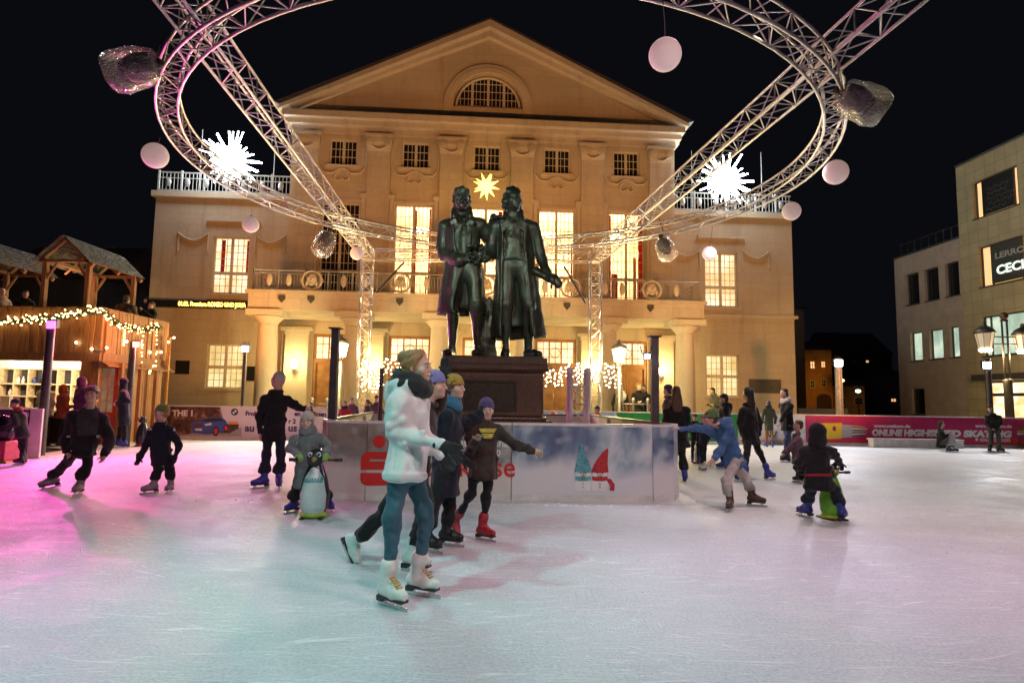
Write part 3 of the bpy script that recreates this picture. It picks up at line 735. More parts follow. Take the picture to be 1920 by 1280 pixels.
text('. 2020',.12,M_wh,pA,MA@np.array([[1,0,0,1.55],[0,1,0,.62],[0,0,1,.004],[0,0,0,1]]),'lettering',.002,bold=.004)
M_bl=simple('print_knit_teal',(.10,.32,.36),.5,var=.6,scale=40,bump=0); M_rk=simple('print_knit_red',(.45,.02,.025),.5,var=.6,scale=40,bump=0); M_blk=col('black',(.02,.02,.025)); M_or=col('carrot',(.8,.3,.06))
SX=MB_
def sm(cx,hat,scarf,tip):
    H_=lambda p:[(cx+x*.88,.15+z*.74) for x,z in p]
    flat(H_([(-.115,0)]+circ(0,.11,.135,14,1.,math.pi*1.1,-math.pi*.1)+[(.115,0)]),M_wh,pB,SX,1,'snowman_print'); flat(H_(circ(0,.33,.115,18,1.05)),M_wh,pB,SX,2,'snowman_print')
    L_=[];R_=[]
    for k in range(9):
        f=k/8; w=.125*(1-f)**.75+.012; o=tip*f**1.6; z=.37+.42*f; L_.append((o-w,z)); R_.append((o+w,z))
    flat(H_([(-.12,.36),(.12,.36)]+R_+L_[::-1]),hat,pB,SX,3,'hat_print'); flat(H_([(-.135,.345),(0,.33),(.135,.345),(.135,.4),(0,.385),(-.135,.4)]),hat,pB,SX,4,'brim_print')
    flat(H_([(-.13,.2),(-.06,.18),(.06,.18),(.13,.2),(.12,.27),(0,.25),(-.12,.27)]),scarf,pB,SX,3,'scarf_print')
    for s in (-1,1): flat(H_(circ(s*.04,.325,.011,8)),M_blk,pB,SX,4,'eye_print')
    flat(H_(circ(0,.30,.018,8,1.3)),M_or,pB,SX,4,'nose_print'); flat(H_([(.05*math.cos(a),.285+.03*math.sin(a)) for a in np.linspace(math.pi*1.1,math.pi*1.9,9)]+[(.045*math.cos(a),.293+.025*math.sin(a)) for a in np.linspace(math.pi*1.9,math.pi*1.1,9)]),M_blk,pB,SX,4,'mouth_print')
    for z in (.06,.12): flat(H_(circ(0,z,.014,8)),scarf,pB,SX,3,'button_print')
sm(1.01,M_bl,M_bl,-.03); sm(1.25,M_rk,M_rk,.12)
flat(circ(.985,.765,.035,9),M_bl,pB,SX,5,'bobble_print')
flat([(1.33,.31),(1.40,.32),(1.46,.24),(1.455,.155),(1.39,.155),(1.395,.23)],M_rk,pB,SX,4,'scarf_print')
# side and back of the enclosure
BL=(-3.35,15.0); BR=(2.02,15.4)
def run(a,b,n,labs,**k):
    for i in range(n):
        p=np.array(a)+(np.array(b)-np.array(a))*i/n; q=np.array(a)+(np.array(b)-np.array(a))*(i+1)/n
        panel(q,p,labs[i],1.05,M_white,M_inner,M_rail,GE,foot=0) if k.get('flip') else panel(p,q,labs[i],1.05,M_white,M_inner,M_rail,GE,foot=0)
run(E_[6],BR,3,['enclosure side panel next to the woman with the fur hood','middle panel of the enclosure\'s right side','last panel of the enclosure\'s right side, by the white truss stub'])
run(BL,E_[0],3,['far panel of the enclosure\'s left side','middle panel of the enclosure\'s left side','near panel of the enclosure\'s left side by the dark post'])
run(BR,BL,3,['back panel of the enclosure right of the pedestal','back panel of the enclosure hidden behind the pedestal','back panel of the enclosure left of the pedestal'])
# ---------------------------------------------------------------- outer barrier
M_pink=col('pale',(.72,.62,.68)); M_purp=col('violet',(.07,.02,.10)); M_car=col('car_blue',(.05,.09,.38)); M_carw=col('car_window',(.02,.02,.03)); M_grey=col('grey',(.4,.38,.38)); M_mag=col('magenta',(.30,.015,.08)); M_mag2=col('bright_red',(.70,.03,.06)); M_yel=col('yellow',(.8,.55,.03)); M_grn=col('green',(.02,.24,.05)); M_sky=col('pale_blue',(.35,.45,.72)); M_blu=col('blue',(.06,.1,.42)); M_brn=col('brown',(.12,.04,.03))
def winternight(name,stops,sc):
    m=NT(name); v=m.coord(); m.P(Base_Color=m.ramp(m.noise(v,sc,5,.6,.4),stops),Roughness=.35); return m.m
M_magv=winternight('print_magenta_swirl',[(.35,(.40,.015,.09)),(.6,(.48,.025,.12)),(.75,(.62,.05,.1))],1.2)
M_town=winternight('print_town',[(.35,(.03,.012,.012)),(.55,(.13,.05,.04)),(.72,(.4,.28,.25))],4.)
BN=['barrier panel with blue mountain print by the dark penguin sled','barrier panel advertising a blue car','pink barrier panel with purple lettering behind the man in black','pink barrier panel behind the crimson-jacketed child','barrier panel hidden behind the white-hooded skater','barrier panel behind the pedestal','pale blue barrier panel with a red roof print','green barrier panel behind the enclosure\'s dark right post','white barrier panel with a dark letter behind the child in the olive coat','crimson barrier panel with yellow cable print','crimson barrier panel behind the person in clasped hands','crimson barrier panel at the far right edge of the photo']
fr=[M_pink,M_town,M_pink,M_pink,M_pink,M_sky,M_sky,M_grn,M_white,M_magv,M_magv,M_magv]
Bp=[panel(BK[i],BK[i+1],BN[i],1.05,fr[i],M_inner,M_white) for i in range(12)]
def bx(i,px,py):      # photo pixel -> panel coordinates
    M=Bp[i][1]; o=M[:3,3]; n=M[:3,2]; r=ray(px,py); t=((o-CAMP)@n)/(r@n); P=CAMP+r*t-o; return P@M[:3,0],P@M[:3,1]
def T(i,s,px,py,size,mat,**k):
    x,z=bx(i,px,py); K=np.eye(4); K[0,3]=x;K[1,3]=z;K[2,3]=.008; return text(s,size,mat,Bp[i][0],Bp[i][1]@K,'lettering',.002,**k)
def Fp(i,pts,mat,layer,name='print'): return flat([bx(i,*p) for p in pts],mat,Bp[i][0],Bp[i][1],layer,name)
# blue mountains
Fp(0,[(244,781),(252,777),(258,783),(266,776),(274,782),(282,778),(292,783),(300,779),(310,781),(310,800),(285,806),(262,812),(244,815)],M_blu,1)
# car poster
T(1,'THE 1',323,779,.26,M_wh,bold=.012)
Fp(1,[(413,762),(452,762),(452,795),(420,793)],M_pink,1); 
c0=bx(1,440,772); flat(circ(c0[0],c0[1],.115,24),M_carw,Bp[1][0],Bp[1][1],2,'roundel'); 
for a0,a1,mm in ((0,90,M_wh),(90,180,M_car),(180,270,M_wh),(270,360,M_car)):
    flat([c0]+circ(c0[0],c0[1],.07,8,1,R(a0),R(a1)),mm,Bp[1][0],Bp[1][1],3,'roundel')
Fp(1,[(322,820),(360,812),(430,812),(453,800),(453,822),(400,822)],M_grey,1)
Fp(1,[(358,800),(361,792),(372,789),(384,784),(398,782),(416,782),(424,788),(427,796),(426,806),(410,812),(385,814),(362,811)],M_car,2)
Fp(1,[(376,790),(387,785),(400,783),(414,783.5),(420,789),(400,790)],M_carw,3); Fp(1,[(362,796),(378,794),(382,800),(364,802)],M_brn,3); Fp(1,[(366,803),(379,803),(379,807),(366,806.5)],M_wh,3)
Fp(1,[(383,795),(396,792),(398,796),(386,798)],M_pink,3)
for cx,cy in ((405,808),(424,802)):
    q=bx(1,cx,cy); flat(circ(q[0],q[1],.16 if cx<410 else .12,14,.6),M_carw,Bp[1][0],Bp[1][1],3); flat(circ(q[0],q[1],.1 if cx<410 else .08,12,.6),M_mag2,Bp[1][0],Bp[1][1],4)
Fp(1,[(428,790),(446,790),(446,795),(428,795)],M_or,2)
T(2,'Froh',460,778.5,.2,M_purp,bold=.01); T(2,'en',552,779,.2,M_purp,bold=.01); T(2,'r 2',541,793,.2,M_purp,bold=.01); T(2,'au',459,808,.33,M_purp,bold=.012); T(2,'us',540,808,.33,M_purp,bold=.012); T(3,'nen',595,780,.2,M_purp,bold=.01)
# pale blue panel with snowy red roof
Fp(6,[(1022,779),(1034,774),(1042,772),(1052,779)],M_wh,1); Fp(6,[(1032,776),(1037,771),(1042,776),(1050,779),(1028,779)],M_mag2,2)
Fp(6,[(1146,782),(1156,776),(1158,786),(1148,786)],M_wh,1)
# white panel
T(8,'W',1437,820,.32,M_blk,sx=1.2); 
(x0,z0)=bx(8,1432,831); flat(rect(.05,Bp[8][2]-.05,.1,.16),M_or,Bp[8][0],Bp[8][1],1)
# crimson panels
for i in (9,10,11): flat([(0.02,.1),(Bp[i][2]-.02,.1),(Bp[i][2]-.02,.36),(Bp[i][2]*.5,.22),(.02,.26)],M_mag2,Bp[i][0],Bp[i][1],1)
Fp(9,[(1538,793),(1578,792.5),(1578,822),(1538,823)],M_yel,2); Fp(9,[(1578,795),(1598,797),(1598,819),(1578,820)],M_grey,2)
for k,(a,mm) in enumerate(zip(range(8),[M_or,M_grn,M_wh,M_car,M_or,M_grn,M_wh,M_car])):
    Fp(9,[(1597,797+2.6*k),(1618+4*(k%3),799+2.2*k),(1626-3*(k%2),800.5+2.1*k),(1597,799.6+2.6*k)],mm,3)
q=bx(9,1564,803); flat(circ(q[0],q[1],.09,9,.8),M_mag,Bp[9][0],Bp[9][1],3)
def TF(i,s_,px0,px1,py,size,mat,**k):
    o=T(i,s_,px0,py,size,mat,**k); x0=bx(i,px0,py)[0]; x1=bx(i,px1,py)[0]; M=Bp[i][1]; r0=np.array(wm(o.parent))[:3,3]
    V=np.array([v.co[:] for v in o.data.vertices])+r0-M[:3,3]; u=V@M[:3,0]; kx=(x1-x0)/(u.max()-u.min())
    V=V+np.outer((u-u.min())*(kx-1)+(x0-u.min()),M[:3,0])+M[:3,3]-r0
    for v,c_ in zip(o.data.vertices,V): v.co=Vector(c_)
def ad(px,i):
    TF(i,'www.netkom.de',px+3,px+72,800.5,.15,M_wh,bold=.007); TF(i,'03643 21-3333',px+12,px+69,827,.15,M_wh,bold=.006)
    q=bx(i,px+6,823.5); flat(circ(q[0],q[1],.055,12),M_wh,Bp[i][0],Bp[i][1],2,'phone_mark')
TF(9,'ONLINE H',1635,1707,816,.30,M_wh,bold=.02,shear=.12); TF(10,'IGHSPEED SKATING',1705.5,1897,816.5,.30,M_wh,bold=.02,shear=.12); ad(1635,9); ad(1825,10)
for k,mm in enumerate([M_grn,M_or,M_wh,M_car]): Fp(10,[(1906,804+4*k),(1918,801+5*k),(1926,803+5*k),(1908,807+4*k)],mm,2)
# bench board on the right
bb=thing('bench',"low white bench by the crimson barrier under the seated person",'bench',(*ground(1715,842)[:2],0)); p0=at(1632,836,21.75); p1=at(1800,836,21.8)
m=MB(); m.obox((p0+p1)/2*V3(1,1,0)+V3(0,0,.27),V3((p1-p0)[0]/2,0,0),V3(0,.2,0),V3(0,0,.025)); m.build('seat',M_white,bb,world=True)
m=MB(); m.obox((p0+p1)/2*V3(1,1,0)+V3(0,-.16,.125),V3((p1-p0)[0]/2-.02,0,0),V3(0,.02,0),V3(0,0,.12)); m.build('front_board',M_white,bb,world=True)
for s in (p0,p1):
    m=MB(); m.obox(V3(s[0]+(.05 if s is p0 else -.05),s[1]+.02,.125),V3(.02,0,0),V3(0,.15,0),V3(0,0,.12)); m.build('leg',M_white,bb,world=True)
# barrier end on the left
a=ground(52,858); panel((a[0]-2.6,a[1]-1.7),(a[0],a[1]),'dark barrier panel at the left rink entrance with scalloped pale top',1.05,col('dark_violet',(.05,.02,.04)),None,M_white)
ep=thing('barrier_post','white board post at the end of the left rink entrance','post',(a[0],a[1],0)); m=MB(); m.obox(V3(a[0]+.12,a[1],.53),V3(.12,.02,0),V3(-.01,.04,0),V3(0,0,.53)); bevel(m.build('board',M_white,ep,world=True),.01)
# ---------------------------------------------------------------- pedestal
def granite():
    m=NT('polished_granite'); v=m.coord(); n=m.noise(v,60,4,.7); b=m.noise(v,1.5,4)
    c=m.ramp(n,[(.3,(.05,.035,.025)),(.5,(.16,.11,.08)),(.7,(.32,.25,.19))]); m.P(Base_Color=m.mix(m.ramp(b,[(.4,0),(.7,.4)]),c,(.06,.045,.035)),Roughness=.22); m.bump(n,.12,.01); return m.m
M_gran=granite()
PC=at(923,760,13.35)*V3(1,1,0); ped=thing('pedestal','brown granite pedestal with dark plaque under the two bronze figures','pedestal',PC,TH)
zz=lambda y: at(923,y,12.35)[2]
zt=zz(669); z_sl=zz(682); z_m=zz(697); z_b=zz(781); z_p=zz(802)
def slab(mb,hx,hy,z0,z1): mb.box(-hx,hx,-hy,hy,z0,z1)
m=MB(); slab(m,1.0,.92,z_b,z_m); bevel(m.build('shaft',M_gran,ped),.05,3)
m=MB(); 
prof=[(0,z_m),(.03,z_m+.01),(.12,z_m+.06),(.13,z_m+.09),(.08,z_m+.1),(.08,z_sl-.002)]
for (o0,a0),(o1,a1) in zip(prof,prof[1:]):
    A=[(-1-o0,-.92-o0,a0),(1+o0,-.92-o0,a0),(1+o0,.92+o0,a0),(-1-o0,.92+o0,a0)]; B=[(-1-o1,-.92-o1,a1),(1+o1,-.92-o1,a1),(1+o1,.92+o1,a1),(-1-o1,.92+o1,a1)]
    for i in range(4): m.quad(A[i],A[(i+1)%4],B[(i+1)%4],B[i])
m.build('cornice',M_gran,ped)
m=MB(); slab(m,1.06,.98,z_sl,zt); bevel(m.build('top_slab',M_gran,ped),.015)
m=MB(); slab(m,1.06,.98,z_b-.07,z_b); bevel(m.build('base_moulding',M_gran,ped),.03,3)
m=MB(); slab(m,1.16,1.08,.35,z_b-.071); slab(m,1.5,1.4,.0,.349); bevel(m.build('plinth',M_gran,ped),.02)
M_plq=simple('plaque_bronze',(.05,.045,.035),.45,.6,.3,20)
m=MB(); z0,z1=zz(766),zz(716); m.box(-.56,.42,-.935,-.921,z0,z1); po=m.build('plaque',M_plq,ped)
m=MB(); m.box(-.6,-.55,-.965,-.9215,z0-.04,z1+.04); m.box(.41,.46,-.965,-.9215,z0-.04,z1+.04); m.box(-.55,.41,-.965,-.9215,z1-.001,z1+.04); m.box(-.55,.41,-.965,-.9215,z0-.04,z0+.001); m.build('plaque_frame',M_plq,po)
PZ=zt
# ================================================================ truss rig
M_alu=simple('truss_aluminium',(.62,.58,.57),.38,.75,.1,6,.05)
def catpath(P,closed=False): return [np.asarray(p,float) for p in P]
def truss(root,P,w,rc,rl,pitch,closed=False,up=V3(0,0,1),mat=None,nch=4,chord_n=8):
    P=catpath(P); n=len(P); mat=mat or M_alu; offs=[(-.5,-.5),(.5,-.5),(.5,.5),(-.5,.5)]
    ch=[[],[],[],[]]
    for i in range(n):
        a=P[(i-1)%n] if (closed or i>0) else P[i]; b=P[(i+1)%n] if (closed or i<n-1) else P[i]; t=nz(b-a); s=nz(np.cross(t,up)); u=np.cross(s,t)
        for k,(x,y) in enumerate(offs): ch[k].append(P[i]+w*(x*s+y*u))
    for k in range(4):
        m=MB(); m.tube(ch[k],rc,chord_n,closed); m.build('chord',mat,root,True,world=True)
    # lacing
    L=[0]
    Q=P+([P[0]] if closed else [])
    for a,b in zip(Q,Q[1:]): L.append(L[-1]+np.linalg.norm(b-a))
    N=max(2,int(round(L[-1]/pitch))); N+=N%2
    def pt(k,s):
        c=ch[k]+([ch[k][0]] if closed else []); 
        return np.array([np.interp(s,L,[q[j] for q in c]) for j in range(3)])
    m=MB()
    for f in range(4):
        a,b=f,(f+1)%4
        for i in range(N):
            s0=L[-1]*i/N; s1=L[-1]*(i+1)/N
            p,q=(pt(a,s0),pt(b,s1)) if (i+f)%2==0 else (pt(b,s0),pt(a,s1))
            m.tube([p,q],rl,5,caps=False)
            if f in (0,2) or i%4==0: m.tube([pt(a,s0),pt(b,s0)],rl,5,caps=False)
    m.build('bracing',mat,root,True,world=True)
RC=V3(-.24,12.73,6.3); RR=6.25; RZ=6.3
t=thing('truss_ring','big round aluminium truss hanging above the bronze figures','truss',RC)
truss(t,[RC+V3(RR*math.cos(a),RR*math.sin(a),0) for a in np.linspace(0,2*math.pi,96,False)],.32,.024,.011,.42,True)
BZ=6.62
GT='straight truss pieces carrying the ring'
aL=ground(690,478,BZ); bL=ground(352,20,BZ); dL=nz(bL-aL); aR=ground(1116,482,BZ); bR=ground(1660,14,BZ); dR=nz(bR-aR)
for nm,a,d in (('left',aL,dL),('right',aR,dR)):
    t=thing('truss_beam','straight truss beam crossing the ring on the %s, running towards the viewer'%nm,'truss',a,group=GT); truss(t,[a+d*.25,a+d*26],.38,.025,.012,.5)
t=thing('truss_beam','cross truss beam between the two columns behind the bronze heads','truss',aL,group=GT); truss(t,[aL+nz(aR-aL)*.28,aR-nz(aR-aL)*.28],.36,.025,.012,.42)
for nm,a in (('left',aL),('right',aR)):
    t=thing('truss_column','upright truss column on the %s, before the portico'%nm,'truss',(a[0],a[1],0),group=GT); truss(t,[V3(a[0],a[1],.05),V3(a[0],a[1],BZ-.22)],.38,.026,.012,.42,up=TV)
    m=MB(); m.box(a[0]-.3,a[0]+.3,a[1]-.3,a[1]+.3,-.05,.05); m.build('base_plate',M_alu,t,world=True)
    m=MB(); 
    for k in (-1,1): m.obox(a+V3(0,0,k*.19),TU*.22,TV*.22,V3(0,0,.02))
    for i in (-1,1):
        for j in (-1,1): m.obox(a+i*.2*TU+j*.2*TV,TU*.022,TV*.022,V3(0,0,.17))
    m.build('corner_block',M_alu,t,world=True)
# short white truss stub inside the enclosure
M_wtr=simple('white_truss_paint',(.72,.68,.66),.4,.1,.05)
p=at(1084,745,11.6); t=thing('truss_stub','short white truss tower inside the enclosure right of the pedestal','truss',(p[0],p[1],0)); zt_=at(1084,692,11.6)[2]
truss(t,[V3(p[0],p[1],.03),V3(p[0],p[1],zt_)],.32,.035,.014,.36,up=TV,mat=M_wtr)
m=MB(); m.box(p[0]-.25,p[0]+.25,p[1]-.25,p[1]+.25,.0,.03); m.build('base_plate',M_wtr,t,world=True)
for a,b in ((-1,-1),(1,-1),(1,1),(-1,1)):
    m=MB(); m.lathe([(.045,zt_-.08),(.045,zt_+.01)],(p[0]+a*.16,p[1]+b*.16,0),10); m.build('end_cap',M_wtr,t,world=True)
# diagonal braces
for nm,q0,q1 in (('left',(706,548),(757,492)),('right',(1098,568),(1058,500))):
    a=at(*q0,23.2); b=at(*q1,24.0); t=thing('brace_pole','thin dark pole braced between %s truss column and balcony'%nm,'pole',a); m=MB(); m.tube([a,b],.035,6); m.build('pole',simple('dark_steel',(.05,.045,.045),.5,.3),t,world=True)
# hanging balls
M_ball=NT('paper_ball'); M_ball.P(Base_Color=(.80,.74,.72),Roughness=.7,Emission_Color=(1,.62,.55,1),Emission_Strength=.28); M_ball=M_ball.m  # faint warm-pink emission added to the ball surface for an even tone
M_wire=simple('thin_wire',(.12,.1,.09),.6)
BL_=[((1247,103),(1243,2),33,'largest white ball, hanging alone against the black sky at the top'),((291,292),(300,258),25,'white ball hanging at the far left of the ring beside the left glaring star'),((470,421),(472,392),16,'white ball hanging before the theatre\'s left wing wall'),((669,475),(672,440),13,'small white ball hanging by the left truss column'),((1567,323),(1538,272),24,'white ball hanging outside the ring\'s right end, against the black sky'),((1484,396),(1470,355),18,'white ball hanging at the right wing\'s roof corner'),((1330,475),(1336,424),14,'small white ball hanging before the right wing\'s upper window')]
for (px,py),(sx,sy),r,lab in BL_:
    Y=ground(sx,sy,RZ-.16)[1]; c=at(px,py,Y); rad=r*Y/1160*.97
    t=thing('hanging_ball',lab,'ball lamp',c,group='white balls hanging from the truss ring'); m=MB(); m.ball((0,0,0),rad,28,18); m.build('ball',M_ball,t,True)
    top=ground(sx,sy,RZ-.16); m=MB(); m.tube([V3(0,0,rad),(top-c)*.5+V3(.01,0,.05),top-c],.006,5); m.build('cable',M_wire,t)
    m=MB(); m.lathe([(rad*.16,rad*.95),(rad*.16,rad*1.08),(rad*.05,rad*1.14)],(0,0,0),10); m.build('cap',M_wire,t)
# moving heads under rain bags
M_bag=NT('clear_rain_bag'); 
mm=M_bag; v=mm.coord(); vo=mm.node('ShaderNodeTexVoronoi',{'Vector':mm.node('ShaderNodeVectorMath',{0:v,1:mm.node('ShaderNodeTexNoise',{'Vector':v,'Scale':6.,'Detail':3}).outputs[1]},operation='ADD').outputs[0],'Scale':9.}); hh_=mm.math('ADD',vo.outputs[0],mm.math('MULTIPLY',mm.noise(v,22,4,.7,2.),.5))
gl=mm.node('ShaderNodeBsdfGlossy',{'Roughness':.16,'Color':(1,1,1,1)}); tr=mm.node('ShaderNodeBsdfTransparent',{'Color':(.96,.96,.98,1)}); df=mm.node('ShaderNodeBsdfDiffuse',{'Color':(.75,.75,.8,1)})
bp=mm.node('ShaderNodeBump',{'Height':hh_,'Strength':.8,'Distance':.05}); mm.l.new(bp.outputs[0],gl.inputs['Normal']); mm.l.new(bp.outputs[0],df.inputs['Normal'])
m1=mm.node('ShaderNodeMixShader',{0:.05,1:gl,2:df}); lw=mm.node('ShaderNodeLayerWeight',{'Blend':.3}); mm.l.new(bp.outputs[0],lw.inputs['Normal']); m2=mm.node('ShaderNodeMixShader',{0:mm.math('ADD',mm.math('MULTIPLY',lw.outputs[1],.5),.12),1:tr,2:m1}); mm.l.new(m2.outputs[0],mm.out.inputs[0]); M_bag=mm.m
M_head=simple('lamp_housing',(.03,.025,.022),.45); M_lens=NT('lamp_lens'); M_lens.P(Base_Color=(.05,.05,.06),Roughness=.08); M_lens=M_lens.m
HD=[((250,130),(300,118),52,(-.95,-.12,-.28),'rain-bagged stage light on the ring\'s left side against the sky'),((1615,192),(1568,170),48,(.9,.0,-.42),'rain-bagged stage light on the ring\'s right side against the sky'),((608,457),(620,425),26,(-.25,-.3,-.9),'rain-bagged stage light under the ring left of the bronze figures'),((1248,467),(1238,440),24,(.32,-.25,-.9),'rain-bagged stage light under the ring right of the bronze figures')]
for k,((px,py),(sx,sy),r,d,lab) in enumerate(HD):
    top=ground(sx,sy,RZ-.12); Y=top[1]; c=at(px,py,Y-.1); rad=r*Y/1160*.93; d=nz(d)
    t=thing('stage_light',lab,'stage light',c,group='stage lights in clear bags on the ring')
    s=SD(); L=rad*1.0
    e1=nz(np.cross(d,V3(.2,.3,1))); 
    s.loft(c-d*L,c+d*L,[(0,rad*.62,rad*.6),(.35,rad*.8,rad*.78),(.75,rad*.86,rad*.84),(1,rad*.74,rad*.7)],e1,rd=rad*.2)
    s.build('rain_cover',M_bag,t,rad/22,noise=rad*.035,nscale=6./rad,seed=k)
    m=SD(); m.loft(c-d*L*.85,c+d*L*.25,[(0,rad*.52,rad*.52),(.5,rad*.6,rad*.58),(1,rad*.45,rad*.45)],e1,rd=rad*.1); m.build('housing',M_head,t,rad/12)
    m=MB(); p=c+d*L*.37; m.tube([p,p+d*.02],rad*.34,16); m.build('lens',M_lens,t,world=True)
    m=MB(); m.tube([c-d*L*.7,(c-d*L*.9+top)/2,top],rad*.2,8); m.build('clamp',M_head,t,True,world=True)
    m=MB(); q0=c-d*L*.8; m.tube([q0,q0+V3(.05,0,rad*.8),top+V3(0,.1,.5)],.012,5); m.build('power_cable',M_head,t,True,world=True)
# cables wound round the ring's left side
t=thing('cable_bundle','tangle of dark cables tied to the upper left of the ring','cable',ground(340,60,RZ)); 
for j in range(5):
    m=MB(); A=np.linspace(R(172+j*2),R(225-j*4),60); m.tube([RC+V3((RR+.1+.05*math.sin(a*40+j*2))*math.cos(a),(RR+.1+.05*math.sin(a*40+j*2))*math.sin(a),-.1+.06*math.sin(a*31+j)) for a in A],.014,5); m.build('cable',M_head,t,True,world=True)
# ================================================================ poles, lanterns, stars, fairy lights
M_pole=simple('pole_paint',(.07,.06,.065),.45,.3); M_poleg=simple('pole_grey',(.22,.2,.2),.5,.3)
M_cool=emis('cool_led',(.82,.88,1),40); M_magl=emis('magenta_led',(1,.06,.7),7); M_redl=emis('red_led',(1,.12,.10),7); M_viol=emis('violet_led',(.72,.5,1),9)
def pole(label,px,py,Y,r,mat,led=None,lamp_px=None,sq=False,zb=-.05,cap=False,lr=.09):
    top=at(px,py,Y); t=thing('light_pole' if led else 'post',label,'light pole' if led else 'post',(top[0],top[1],zb))
    m=MB()
    if sq: m.box(top[0]-r,top[0]+r,top[1]-r,top[1]+r,zb,top[2])
    else: m.lathe([(r*1.15,zb),(r,top[2])],(top[0],top[1],0),12)
    smooth_by_angle(m.build('pole',mat,t,world=True))
    if cap:
        m=MB(); m.box(top[0]-r*1.7,top[0]+r*1.7,top[1]-r*1.7,top[1]+r*1.7,top[2],top[2]+.02); m.build('cap',mat,t,world=True)
    if led:
        c=at(*lamp_px,Y-.12); m=MB(); m.obox(c+V3(0,.04,.02),V3(lr*1.2,0,0),V3(0,.05,0),V3(0,0,lr)); m.tube([c+V3(0,.08,0),V3(top[0],top[1],c[2])],.02,6); h=m.build('lamp_head',M_head,t,world=True)
        m=MB(); m.obox(c+V3(0,-.02,-.01),V3(lr,0,0),V3(0,.012,.006),V3(0,-.01,lr*.8)); m.build('led_panel',led,h,world=True)
        for k in (-1,0,1):
            m=MB(); m.tube([c+V3(k*.06,.05,lr),c+V3(k*.09,.06,lr+.12)],.008,4); m.build('bird_spike',M_head,h,world=True)
        return c
c_mag=pole('dark pole with a magenta floodlight before the wooden hut',97,600,14.2,.085,M_pole,M_magl,(97,608),lr=.1)
c_red=pole('dark pole with a red floodlight by the hooded person at the hut',250,640,16.9,.085,M_pole,M_redl,(256,645),lr=.09)
c_vio=pole('slim pole with violet floodlight before the theatre\'s left wing',461,648,21.0,.055,M_pole,M_viol,(460,653),lr=.12)
c_r1=pole('grey pole with white floodlight right of the theatre',1571,672,23.2,.12,M_poleg,M_cool,(1572,680),lr=.14)
c_r2=pole('dark pole with white floodlight beside the double lantern',1851,672,23.4,.1,M_pole,M_cool,(1850,684),lr=.14)
pole('thick square dark post at the left front of the enclosure',630,617,9.25,.052,M_pole,sq=True,cap=True)
c_en=pole('thick square dark post at the right front of the enclosure, small white floodlight on it',1227,632,9.35,.054,M_pole,M_cool,(1213,667),sq=True,cap=True,lr=.035)
pole('thin dark post inside the enclosure behind the white-hooded skater',716,690,9.9,.032,M_pole)
pole('tall gold-wrapped pole at the right edge of the hut',318,632,20.0,.06,simple('gold_wrap',(.4,.22,.06),.4,.4,.4,20))
# classic lanterns
M_lan=emis('lantern_glass',(1,.72,.35),9); M_lan2=NT('lantern_frosted'); M_lan2.P(Base_Color=(.75,.68,.6),Roughness=.5,Emission_Color=(1,.75,.5,1),Emission_Strength=.25); M_lan2=M_lan2.m; M_lanm=simple('lantern_metal',(.16,.14,.12),.45,.5)
def lantern_head(t,c,s,glass,lower=None):
    m=MB(); m.lathe([(.30,.0),(.31,.03),(.22,.16),(.12,.22),(.05,.26),(.07,.31),(.02,.37)],c,16); m.v=[tuple(np.asarray(c)+(np.asarray(q)-c)*s) for q in m.v]; h=m.build('lantern_roof',M_lanm,t,True,world=True)
    m=MB(); m.lathe([(.17,-.46),(.26,-.01)],c,8); m.v=[tuple(np.asarray(c)+(np.asarray(q)-c)*s) for q in m.v]; m.build('lantern_glass',glass,h,world=True)
    m=MB(); 
    for k in range(8):
        a=2*math.pi*k/8; m.tube([V3(.175*math.cos(a),.175*math.sin(a),-.47)*s+c,V3(.265*math.cos(a),.265*math.sin(a),0)*s+c],.009,4)
    m.lathe([(.19,-.5),(.19,-.46)],c,8)
    m.build('lantern_frame',M_lanm,h,world=True)
    if lower:
        m=MB(); m.lathe([(.16,-.58),(.19,-.5)],c,16); m.v=[tuple(np.asarray(c)+(np.asarray(q)-c)*s) for q in m.v]; m.build('lamp_bowl',lower,h,True,world=True)
LANP=[]
for nm,px,py,Y in (('left, before the second portico column',640,645,22.6),('right, before the fifth portico column',1161,655,22.8)):
    c=at(px,py,Y); t=thing('street_lantern','bright warm street lantern on the '+nm,'street lamp',(c[0],c[1],-.05),group='lanterns before the portico'); m=MB()
    zb=c[2]-.6*1.0; m.lathe([(.14,-.05),(.12,.5),(.06,.6),(.05,zb)],(c[0],c[1],0),12)
    m.build('pole',M_lanm,t,True,world=True); lantern_head(t,c,1.0,M_lan)
    m=MB()
    for k in range(4):
        a=R(45+90*k); m.tube([V3(c[0]+.05*math.cos(a),c[1]+.05*math.sin(a),zb),V3(c[0]+.3*math.cos(a),c[1]+.3*math.sin(a),-.05)],.018,5)
    m.build('stay',M_lanm,t,world=True); LANP.append(c)
c=at(1882,592,24.2); t=thing('street_lantern','tall double-headed lantern post with frosted shades before the corner shop','street lamp',(c[0],c[1],-.05))
m=MB(); zj=at(1885,712,24.2)[2]; m.lathe([(.16,-.05),(.15,zj-.1),(.18,zj),(.07,zj+.05)],(c[0],c[1],0),14); 
for sx in (-.1,.1): m.tube([V3(c[0]+sx,c[1],zj),V3(c[0]+sx,c[1],c[2]-.2)],.035,8)
zc=at(1882,640,24.2)[2]
for dz in (0,.28): m.tube([V3(c[0]-.7,c[1],zc-.1+dz),V3(c[0]+.7,c[1],zc-.1+dz)],.025,6)
m.box(c[0]-.14,c[0]+.14,c[1]-.03,c[1]+.03,c[2]-.22,c[2]-.14)
m.build('pole',M_lanm,t,True,world=True)
m=MB(); m.ball(c,.15,14,10); m.build('finial',simple('finial_copper',(.2,.1,.07),.4,.4),t,True,world=True)
DL=[]
